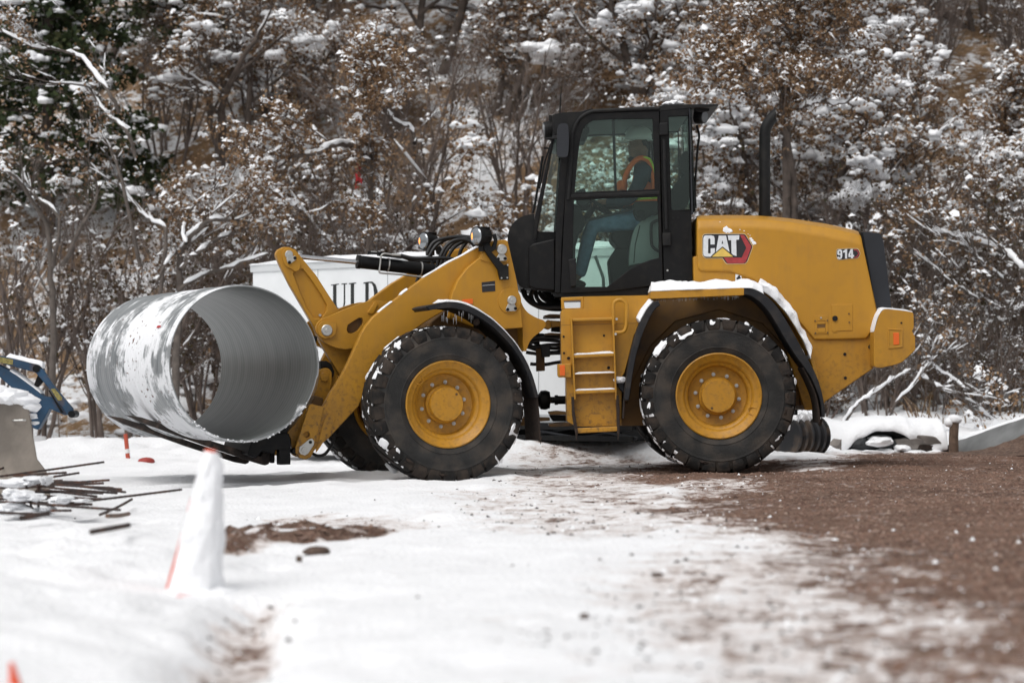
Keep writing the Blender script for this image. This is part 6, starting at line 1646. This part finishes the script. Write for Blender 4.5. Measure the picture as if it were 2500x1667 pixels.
OAK = dict(n=[1, 6, 4, 4], len=[2.0, 1.15, .60, .30], seg=[7, 6, 5, 3], crook=[.28, .34, .38, .3], up=[.03, .05, .03, 0], taper=[.45, .45, .45, .5],
           sides=[8, 6, 5, 3], start=.30, ang=[0, .85, .8, .8], rk=[1, .62, .55, .55], snowlev=2, snowprob=.62, leaflev=2)
BARE = dict(n=[1, 7, 6, 4], len=[2.1, 1.0, .55, .35], seg=[7, 5, 4, 3], crook=[.13, .16, .18, .2], up=[.04, .06, .06, .03], taper=[.35, .4, .45, .5],
            sides=[6, 5, 4, 3], start=.22, ang=[0, .5, .55, .55], rk=[1, .6, .55, .6], snowlev=1, snowprob=.42, leaflev=2, snowk=.8)
def make_oak(seed, stems=4, h=1.0, dense=1.0, caps=70, capmax=.16, frac=.34, leafsize=.048, prob=.85):
    P = Plant(seed)
    for i in range(stems):
        a = 2 * math.pi * i / stems + P.r.uniform(-.5, .5); lean = P.r.uniform(.15, .6)
        cfg = dict(OAK); cfg['len'] = [x * h for x in OAK['len']]
        P.grow(Vector((math.cos(a) * .15, math.sin(a) * .15, -.15)), Vector((math.cos(a) * lean, math.sin(a) * lean, 1)), OAK['len'][0] * h * P.r.uniform(.8, 1.2), P.r.uniform(.045, .085), 0, cfg)
    P.leaves(21 * dense, leafsize, .075, prob, frac); P.caps(caps * 2, .03, capmax * .95, seed)
    return P
def make_bare(seed, stems=9, h=1.0, leafp=.25, caps=25, bark=None):
    P = Plant(seed)
    for i in range(stems):
        a = 2 * math.pi * i / stems + P.r.uniform(-.4, .4); lean = P.r.uniform(.1, .55)
        cfg = dict(BARE); cfg['len'] = [x * h for x in BARE['len']]
        P.grow(Vector((math.cos(a) * .25, math.sin(a) * .25, -.15)), Vector((math.cos(a) * lean, math.sin(a) * lean, 1)), BARE['len'][0] * h * P.r.uniform(.8, 1.3), P.r.uniform(.018, .036), 0, cfg)
    P.leaves(5, .045, .05, leafp, .45, .8); P.caps(caps, .02, .075, seed, 1, 2)
    return P
PROTO = {}
for i, (sd_, st, h, de, ca, cm, fr2) in enumerate(((11, 4, 1.0, 1.0, 90, .17, .36), (12, 5, 1.1, 1.1, 70, .13, .40), (13, 3, 1.15, 1.0, 110, .19, .34), (14, 5, .85, 1.0, 60, .12, .42), (15, 4, 1.25, .9, 80, .15, .30))):
    PROTO['oak%d' % i] = make_oak(sd_, st, h, de, ca, cm, fr2).meshes('oak', LEAF, BARK)
for i, (sd_, st, h, lp, ca) in enumerate(((21, 9, 1.0, .16, 16), (22, 11, 1.15, .06, 10), (23, 8, .9, .25, 20))):
    PROTO['bare%d' % i] = make_bare(sd_, st, h, lp, ca).meshes('bare', LEAFD, BARKR)
def make_pine(seed, h=5.5):
    P = Plant(seed); rr = P.r
    P.limb([Vector((0, 0, -.2 + h * t)) for t in (0, .2, .4, .6, .8, 1.03)], .13, .02, 8)
    C = []
    for k in range(46):
        z = h * (.10 + .88 * k / 46); L = (h - z) * .34 + .35; a = k * 2.4 + rr.uniform(-.4, .4)
        d = Vector((math.cos(a), math.sin(a), .18)); path = [Vector((0, 0, z))]
        for q in range(6): d = (d + Vector((rr.uniform(-.12, .12), rr.uniform(-.12, .12), -.09))).normalized(); path.append(path[-1] + d * L / 6)
        P.limb(path, .025, .006, 5)
        for q in range(1, 7):
            for sgn in (-1, 1):
                sd2 = Vector((-d.y, d.x, 0)).normalized() * sgn; l2 = L * .38 * (1.15 - q / 7)
                tw = [path[q], path[q] + (sd2 + d * .8).normalized() * l2 * .5 + Vector((0, 0, -.02)), path[q] + (sd2 + d * .8).normalized() * l2 + Vector((0, 0, -.08))]
                P.limb(tw, .008, .004, 3); P.tips.append((tw, d))
    P.leaves(26, .11, .07, 1.0, .05, .6); P.caps(620, .04, .17, seed, 1, 3)
    return P
PROTO['pine'] = make_pine(31).meshes('pine', NEED, BARK)

def place(kind, name, label, cat, x, y, sc=1.0, rot=0.0, group=None, lean=(0, 0)):
    z = float(hillz(x, y)) if y > 32 else gz(x, y)
    if y <= 36: z = max(z, gz(x, y)) if abs(x) < 11 else z
    t = link(bpy.data.objects.new(name, None)); t.empty_display_size = .2
    t.location = (x, y, z); t.rotation_euler = (lean[0], lean[1], rot); t.scale = (sc, sc, sc)
    tag(t, label, cat, group)
    for pn, me_ in PROTO[kind].items():
        o = bpy.data.objects.new(pn if pn != 'leaves' else 'crown', me_); link(o); o.parent = t
        if pn in ('leaves', 'snow'): o['kind'] = 'stuff'
    return t
rr = random.Random(77)
G_OAK, G_BARE = 'brown-leaved oaks massed on the hillside', 'bare twiggy shrubs massed on the hillside'
L_OAK = 'snow-dusted oak with brown leaves, one of the mass up the hillside'
L_BARE = 'bare grey-brown twiggy shrub, one of the mass on the hillside'
def half(y): return 1250 / F_PX * y + 1.2
# front row: named one by one
FRONT = [('bare1', 'bare_shrub', 'tall bare shrub behind the blue machine arm at the picture edge', 'shrub', -7.0, 34.6, 1.25, .3),
         ('bare0', 'bare_shrub', 'bare shrub of upright stems just beyond the pipe on the left', 'shrub', -5.6, 34.2, 1.2, 1.4),
         ('bare2', 'bare_shrub', 'low bare shrub seen through and under the hollow of the pipe', 'shrub', -4.1, 34.4, 1.15, 2.2),
         ('bare1', 'bare_shrub', 'bare many-stemmed shrub rising between the pipe and the white trailer', 'shrub', -2.7, 34.8, 1.15, 4.0),
         ('oak1', 'oak_shrub', 'leafy brown oak close behind the trailer roof, loaded with snow', 'shrub', -1.5, 34.0, .95, .7),
         ('oak3', 'oak_shrub', 'low snowy oak right behind the two amber work lights', 'shrub', -.2, 33.6, .95, 2.0),
         ('oak0', 'oak_shrub', 'snow-laden oak behind the cab windscreen and mirror', 'shrub', .6, 35.0, 1.1, 3.1),
         ('oak1', 'oak_shrub', 'oak seen through the glass of the loader cab', 'shrub', 2.0, 34.6, 1.0, 5.2),
         ('oak3', 'oak_shrub', 'snow-capped oak between the cab and the exhaust stack', 'shrub', 3.1, 34.6, 1.0, 4.4),
         ('bare0', 'bare_shrub', 'dense grey bare shrub above the rear of the engine hood', 'shrub', 4.3, 34.8, 1.2, .9),
         ('bare1', 'bare_shrub', 'dense bare shrub behind the counterweight', 'shrub', 5.3, 34.2, 1.15, 2.8),
         ('bare2', 'bare_shrub', 'bare shrub over the snowy fallen branch at the right edge', 'shrub', 6.5, 34.2, 1.2, 3.9),
         ('bare0', 'bare_shrub', 'bare shrub leaning out of the right edge of the picture', 'shrub', 7.6, 34.8, 1.2, 5.5)]
for kd, nm, lb, ct, x, y, sc, rt in FRONT: place(kd, nm, lb, ct, x, y, sc, rt)
for kd, lb, x, y, sc, rt in (('bare2', 'low tangled brush clump behind the ribbed drain pipe', 3.3, 32.6, .62, .5), ('bare0', 'low tangled brush clump below the counterweight', 4.1, 32.9, .60, 1.9), ('bare1', 'low tangled brush clump behind the snowy heap', 4.9, 32.5, .55, 3.0),
                             ('bare2', 'low tangled brush clump behind the wooden post', 5.7, 32.9, .62, 4.1), ('bare0', 'low tangled brush clump above the culvert end', 6.5, 32.5, .60, 5.0), ('oak3', 'knee-high brown oak scrub below the counterweight', 3.8, 33.4, .5, 2.0), ('oak3', 'knee-high brown oak scrub at the right edge above the culvert', 6.9, 33.3, .55, 3.6)):
    place(kd, 'brush_clump', lb, 'shrub', x, y, sc, rt)
place('pine', 'conifer', 'dark green snow-flecked conifer in the upper left corner', 'tree', -8.0, 41.6, 1.12, .4)
place('oak4', 'oak_tree', 'brown oak just below the smaller conifer', 'tree', -5.0, 43.0, 1.2, 2.6)
place('pine', 'conifer', 'smaller dark conifer half hidden behind bare twigs at the upper left', 'tree', -6.6, 46.5, .9, 2.0)
for kd, lb, x, y, sc, rt in (('oak2', 'snowy oak filling the gap high above the tilt cylinder', -1.6, 46.0, 1.35, .4), ('oak1', 'broad snowy oak high up between the bell crank and the lights', -2.9, 49.5, 1.4, 2.2), ('oak4', 'tall brown oak near the crest above the trailer', -.4, 50.5, 1.4, 3.3), ('oak0', 'brown oak near the crest above the engine hood', 7.2, 45.5, 1.35, 1.2), ('oak3', 'bushy snowy oak near the crest above the counterweight', 8.4, 49.0, 1.5, 4.0), ('oak2', 'snowy oak high at the right behind the counterweight', 6.4, 42.0, 1.2, 5.1)):
    place(kd, 'oak_tree', lb, 'tree', x, y, sc, rt)
for y, step, kinds in ((37.0, 1.75, None), (40.0, 1.9, None), (43.5, 2.1, None), (47.5, 2.3, None), (52.0, 2.6, None), (57, 3.0, None)):
    hw = half(y); x = -hw + rr.uniform(0, .8)
    while x < hw:
        yy = y + rr.uniform(-1.0, 1.0); u_ = CX + x / yy * F_PX
        pb_ = .75 if u_ < 700 else (.12 if u_ < 1750 else .62)
        if y > 44: pb_ *= .4
        if u_ < 400 and y > 38 and y < 46: x += step; continue
        if u_ < 760 and y < 42 and rr.random() < .28: x += step; continue
        rowp = {37.0: 'lowest on the slope', 40.0: 'low on the slope', 43.5: 'partway up the slope', 47.5: 'halfway up the slope', 52.0: 'high on the slope', 57: 'on the crest'}[y]
        colp = next(t_ for lim, t_ in ((150, 'at the picture edge left of the pipe'), (420, 'above the left part of the pipe'), (640, 'above the pipe mouth'), (850, 'above the bell crank'), (1050, 'above the tilt cylinder'), (1230, 'above the work lights'), (1400, 'above the windscreen'), (1560, 'above the cab door'), (1740, 'above the rear of the cab'), (1900, 'above the exhaust stack'), (2060, 'above the engine hood'), (2250, 'above the counterweight'), (2420, 'right of the counterweight'), (9999, 'at the picture edge far right')) if u_ < lim)
        if rr.random() < pb_: place(rr.choice(['bare0', 'bare1', 'bare2']), 'bare_shrub', 'bare grey-brown twiggy shrub %s, %s' % (rowp, colp), 'shrub', x, yy, rr.uniform(1.0, 1.35), rr.uniform(0, 6.28), G_BARE)
        else: place(rr.choice(['oak0', 'oak1', 'oak2', 'oak3', 'oak4']), 'oak_tree', 'snow-dusted brown oak %s, %s' % (rowp, colp), 'tree', x, yy, rr.uniform(.95, 1.3), rr.uniform(0, 6.28), G_OAK)
        x += step * rr.uniform(.75, 1.25)

# individual snowy trees with limbs one can follow
def traced_tree(name, label, cat, limbs, Y, seed, bark=BARKG, leafy=None, twigs=6, foot=None):
    P = Plant(seed); rr_ = P.r
    base = foot or limbs[0][1][0]
    bp_ = at(*base, Y); bp_.z = float(hillz(bp_.x, Y)) if Y > 33 else gz(bp_.x, Y)
    def arc_end(q): return q
    for r0, pts, sk in limbs:
        W = [at(u, v, Y + .25 * math.sin(i * 1.3 + seed)) - bp_ for i, (u, v) in enumerate(pts)]
        if r0 > .055: W = [Vector((W[0].x, W[0].y, -.2))] + W if W[0].z > .15 else W
        path = smooth_path(W, 5)
        path = [p + Vector((rr_.uniform(-.012, .012), rr_.uniform(-.02, .02), rr_.uniform(-.012, .012))) for p in path]
        P.limb(path, r0, r0 * .35, 8)
        P.snow_on(path, r0, r0 * .4, .93, sk)
        for k in range(twigs):
            i = rr_.randrange(len(path) // 4, len(path)); d = (path[min(i + 1, len(path) - 1)] - path[max(0, i - 1)]).normalized()
            dd = (d + Vector((rr_.uniform(-.7, .7), rr_.uniform(-.6, .6), rr_.uniform(-.3, .9)))).normalized()
            cfg = dict(BARE); cfg['len'] = [.8, .45, .3, .2]; cfg['n'] = [1, 4, 3, 2]
            P.grow(path[i], dd, .7 * rr_.uniform(.5, 1.2), max(.008, r0 * .25), 0, cfg)
    P.leaves(8, .048, .05, leafy if leafy is not None else .3, .3); P.caps(20, .02, .07, seed, 1, 2)
    t = link(bpy.data.objects.new(name, None)); t.location = bp_; tag(t, label, cat)
    for pn, me_ in P.meshes(name, LEAF, bark).items():
        o = link(bpy.data.objects.new(pn if pn != 'leaves' else 'crown', me_)); o.parent = t
        if pn in ('leaves', 'snow'): o['kind'] = 'stuff'
    return t
traced_tree('leaning_tree', 'grey leaning tree with snow-topped limbs left of the trailer', 'tree',
            [(.06, Q('l', 1120, 2500, 1135, 2000, 1150, 1700, 1180, 1560, 1290, 1440, 1400, 1400, 1580, 1420), 1.0), (.035, Q('l', 1150, 1720, 1330, 1560, 1480, 1490, 1700, 1430), 1.0),
             (.03, Q('1', 680, 390, 820, 300, 960, 255, 1080, 215, 1215, 165), 1.1), (.025, Q('1', 560, 330, 640, 190, 720, 130, 870, 20), 1.0), (.022, Q('l', 1190, 1560, 1170, 1480, 1200, 1380, 1300, 1250, 1450, 1180), 1.0)], 32.6, 5, foot=Q('l', 1120, 2700)[0])
traced_tree('bent_oak', 'oak with one long snow-covered horizontal limb above the trailer', 'tree',
            [(.07, Q('m', 560, 1900, 575, 1500, 570, 1250, 560, 1070), .5), (.05, Q('m', 565, 1075, 500, 1010, 420, 990, 300, 998, 200, 1050, 60, 1065, -60, 1150), 1.0), (.03, Q('m', 560, 1000, 530, 880, 520, 720, 560, 600), .5), (.03, Q('m', 880, 980, 850, 880, 740, 830, 690, 760), 1.0)], 33.0, 6, bark=BARK, leafy=.8, twigs=10)
traced_tree('forked_oak', 'gnarled forked oak with thick limbs rising behind the exhaust stack', 'tree',
            [(.06, Q('r', 800, 1500, 790, 1200, 750, 950, 720, 800, 715, 700, 725, 560, 745, 480), .3), (.06, Q('r', 745, 490, 775, 330, 790, 230, 700, 120, 640, 10), .5), (.065, Q('r', 750, 480, 800, 370, 930, 290, 1050, 200, 1100, 100, 1140, 20), .8),
             (.05, Q('r', 735, 880, 610, 780, 530, 690, 450, 610, 420, 560), .9), (.035, Q('r', 735, 530, 660, 510, 560, 518, 510, 510, 460, 430), 1.3), (.04, Q('r', 695, 790, 740, 725, 830, 740, 900, 705, 960, 688, 1060, 705, 1160, 690), 1.5), (.03, Q('r', 770, 270, 850, 130, 960, 90, 1000, 40), .8)], 33.6, 7, bark=BARK, leafy=.9, twigs=12)
traced_tree('snowy_bush', 'tangle of arching snow-covered branches at the right edge', 'shrub',
            [(.045, Q('b6', 1230, 1100, 1220, 800, 1200, 620, 1150, 530, 1060, 440, 960, 400, 860, 360, 720, 325, 590, 295), 1.25), (.02, Q('b6', 1000, 900, 950, 600, 800, 390, 560, 370), .7), (.022, Q('b6', 900, 1150, 900, 800, 830, 700, 700, 620, 590, 510, 450, 430), .8),
             (.022, Q('b6', 700, 1200, 660, 1050, 620, 930, 560, 830, 470, 715, 385, 705), 1.0), (.022, Q('b6', 1230, 760, 1176, 775, 1120, 800, 1060, 870, 1010, 850), 1.2), (.018, Q('b6', 1050, 610, 960, 540, 880, 470, 820, 400), 1.0)], 32.5, 8, twigs=9, leafy=.1, foot=Q('b6', 1000, 1500)[0])
traced_tree('fallen_branch', 'snow-covered fallen branch slanting up behind the counterweight', 'branch',
            [(.022, Q('b6', 0, 1560, 100, 1420, 200, 1340, 330, 1250, 420, 1200, 560, 1130), 1.1), (.016, Q('b6', 300, 1560, 360, 1400, 480, 1270, 560, 1150, 640, 1190, 720, 1235, 800, 1300), 1.1), (.020, Q('b6', 500, 1220, 580, 1260, 700, 1330, 860, 1400, 980, 1520), 1.2)], 31.0, 9, twigs=12, leafy=.08, foot=Q('b6', 40, 1500)[0])
traced_tree('thin_tree', 'thin bare tree with snow-lined branches at the left edge', 'tree',
            [(.05, Q('l', 330, 2600, 340, 2100, 320, 1700, 300, 1450, 210, 1290, 100, 1130, -40, 1080), .9), (.03, Q('l', 340, 1700, 380, 1400, 250, 1270, 140, 1190), .9), (.035, Q('l', 400, 1700, 520, 1450, 620, 1250, 560, 1000), .3), (.03, Q('l', 1000, 2000, 1060, 1500, 980, 1420, 880, 1330, 760, 1180), 1.0),
             (.03, Q('l', 900, 1700, 780, 1150, 700, 950, 640, 830), .4), (.03, Q('l', 860, 1000, 810, 830, 700, 750, 620, 640, 540, 550, 320, 530), .8), (.03, Q('l', 760, 720, 700, 600, 600, 470, 500, 360, 360, 320, 210, 300, 0, 190), 1.0)], 32.8, 10, twigs=7, leafy=.12)

# a nearer tree outside the frame whose thin twigs hang into the upper left
P = Plant(61); rr_ = P.r
bx, by = -8.4, 29.5; bz = gz(bx, by)
trunk = smooth_path([Vector((0, 0, -.2)), Vector((.1, 0, 1.5)), Vector((.3, .1, 3.5)), Vector((.6, 0, 5.6)), Vector((1.4, -.1, 6.8)), Vector((2.8, -.2, 7.2)), Vector((4.4, -.2, 6.9))], 5)
P.limb(trunk, .13, .03, 8)
for k in range(46):
    i = rr_.randrange(18, len(trunk)); p = trunk[i]; d = Vector((.75, rr_.uniform(-.25, .25), rr_.uniform(-.25, .1))); path = [p]
    L_ = rr_.uniform(1.2, 3.0)
    for q in range(9): d = (d + Vector((rr_.uniform(-.08, .1), rr_.uniform(-.08, .08), -.075 + rr_.uniform(-.06, .06)))).normalized(); path.append(path[-1] + d * L_ / 9)
    P.limb(path, .010, .0028, 4)
    for q in range(3):
        j = rr_.randrange(3, 9); dd = (path[j] - path[j - 1]).normalized(); p2 = [path[j]]
        dd = (dd + Vector((rr_.uniform(-.5, .5), rr_.uniform(-.4, .4), rr_.uniform(-.5, .2)))).normalized()
        for s_ in range(4): dd = (dd + Vector((rr_.uniform(-.15, .15), rr_.uniform(-.15, .15), -.1))).normalized(); p2.append(p2[-1] + dd * rr_.uniform(.08, .18))
        P.limb(p2, .005, .002, 3)
        if rr_.random() < .18: P.tips.append((p2, dd))
P.leaves(4, .06, .03, 1, .0)
t = link(bpy.data.objects.new('overhanging_tree', None)); t.location = (bx, by, bz)
tag(t, 'nearer bare tree whose thin drooping twigs hang into the upper left', 'tree')
for pn, me_ in P.meshes('t', LEAF, BARKG).items():
    o = link(bpy.data.objects.new(pn if pn != 'leaves' else 'crown', me_)); o.parent = t
    if pn != 'trunk': o['kind'] = 'stuff'

# dry stalks and grass along the foot of the hill
r = np.random.RandomState(9); n = 1800
gx = np.concatenate([r.uniform(-9, 10, n // 6), r.uniform(3.3, 9, n - n // 6)]); gy = np.concatenate([34.2 + 5 * r.rand(n // 6) ** 1.5, 31.2 + 4.5 * r.rand(n - n // 6)])
gz_ = np.where(gy > 33, np.maximum(hillz(gx, gy), gbase(gx, gy)), np.maximum(gbase(gx, gy), hillz(gx, gy)))
hh = (.06 + .55 * r.rand(n) ** 3) * np.clip(.5 + 2.2 * fbm(gx * 1.1, gy * .6, 33, 3), .25, 1.5); lx, ly = r.randn(n) * .5, r.randn(n) * .4; wv = .006 + .008 * r.rand(n)
V = np.zeros((n, 5, 3))
V[:, 0] = np.stack([gx - wv, gy, gz_ - .05], 1); V[:, 1] = np.stack([gx + wv, gy, gz_ - .05], 1)
V[:, 2] = np.stack([gx + lx * hh * .5 + wv * .8, gy + ly * hh * .5, gz_ + hh * .6], 1); V[:, 3] = np.stack([gx + lx * hh * .5 - wv * .8, gy + ly * hh * .5, gz_ + hh * .6], 1)
V[:, 4] = np.stack([gx + lx * hh * 1.4, gy + ly * hh * 1.4, gz_ + hh * .95], 1)
bi = np.arange(n)[:, None] * 5
Fc = [tuple(f) for f in (bi + np.array([0, 1, 2, 3])).tolist()] + [tuple(f) for f in (bi + np.array([3, 2, 4])).tolist()]
tag(mk('dry_grass', V.reshape(-1, 3).tolist(), Fc, STRAW, None, smooth=False), 'dry straw-coloured stalks along the foot of the hill', None, None, 'stuff')
# low snow humps between the stems
g = Geo()
for k in range(560):
    q = random.Random(k); x = q.uniform(-8.5, 9) if k % 2 else q.uniform(3, 8.6); y = q.uniform(32.6, 38) if k % 2 else q.uniform(30.6, 35); z = max(float(hillz(x, y)), float(gbase(x, y))); s_ = q.uniform(.06, .28)
    g.add(*blob_geo((x, y, z + s_ * .2), s_ * 1.3, s_, s_ * .5, k, .4, 1.4, 2))
tag(g.build('snow_humps', SNOW, None), 'humps of snow lying among the stems at the hill foot', None, None, 'stuff')
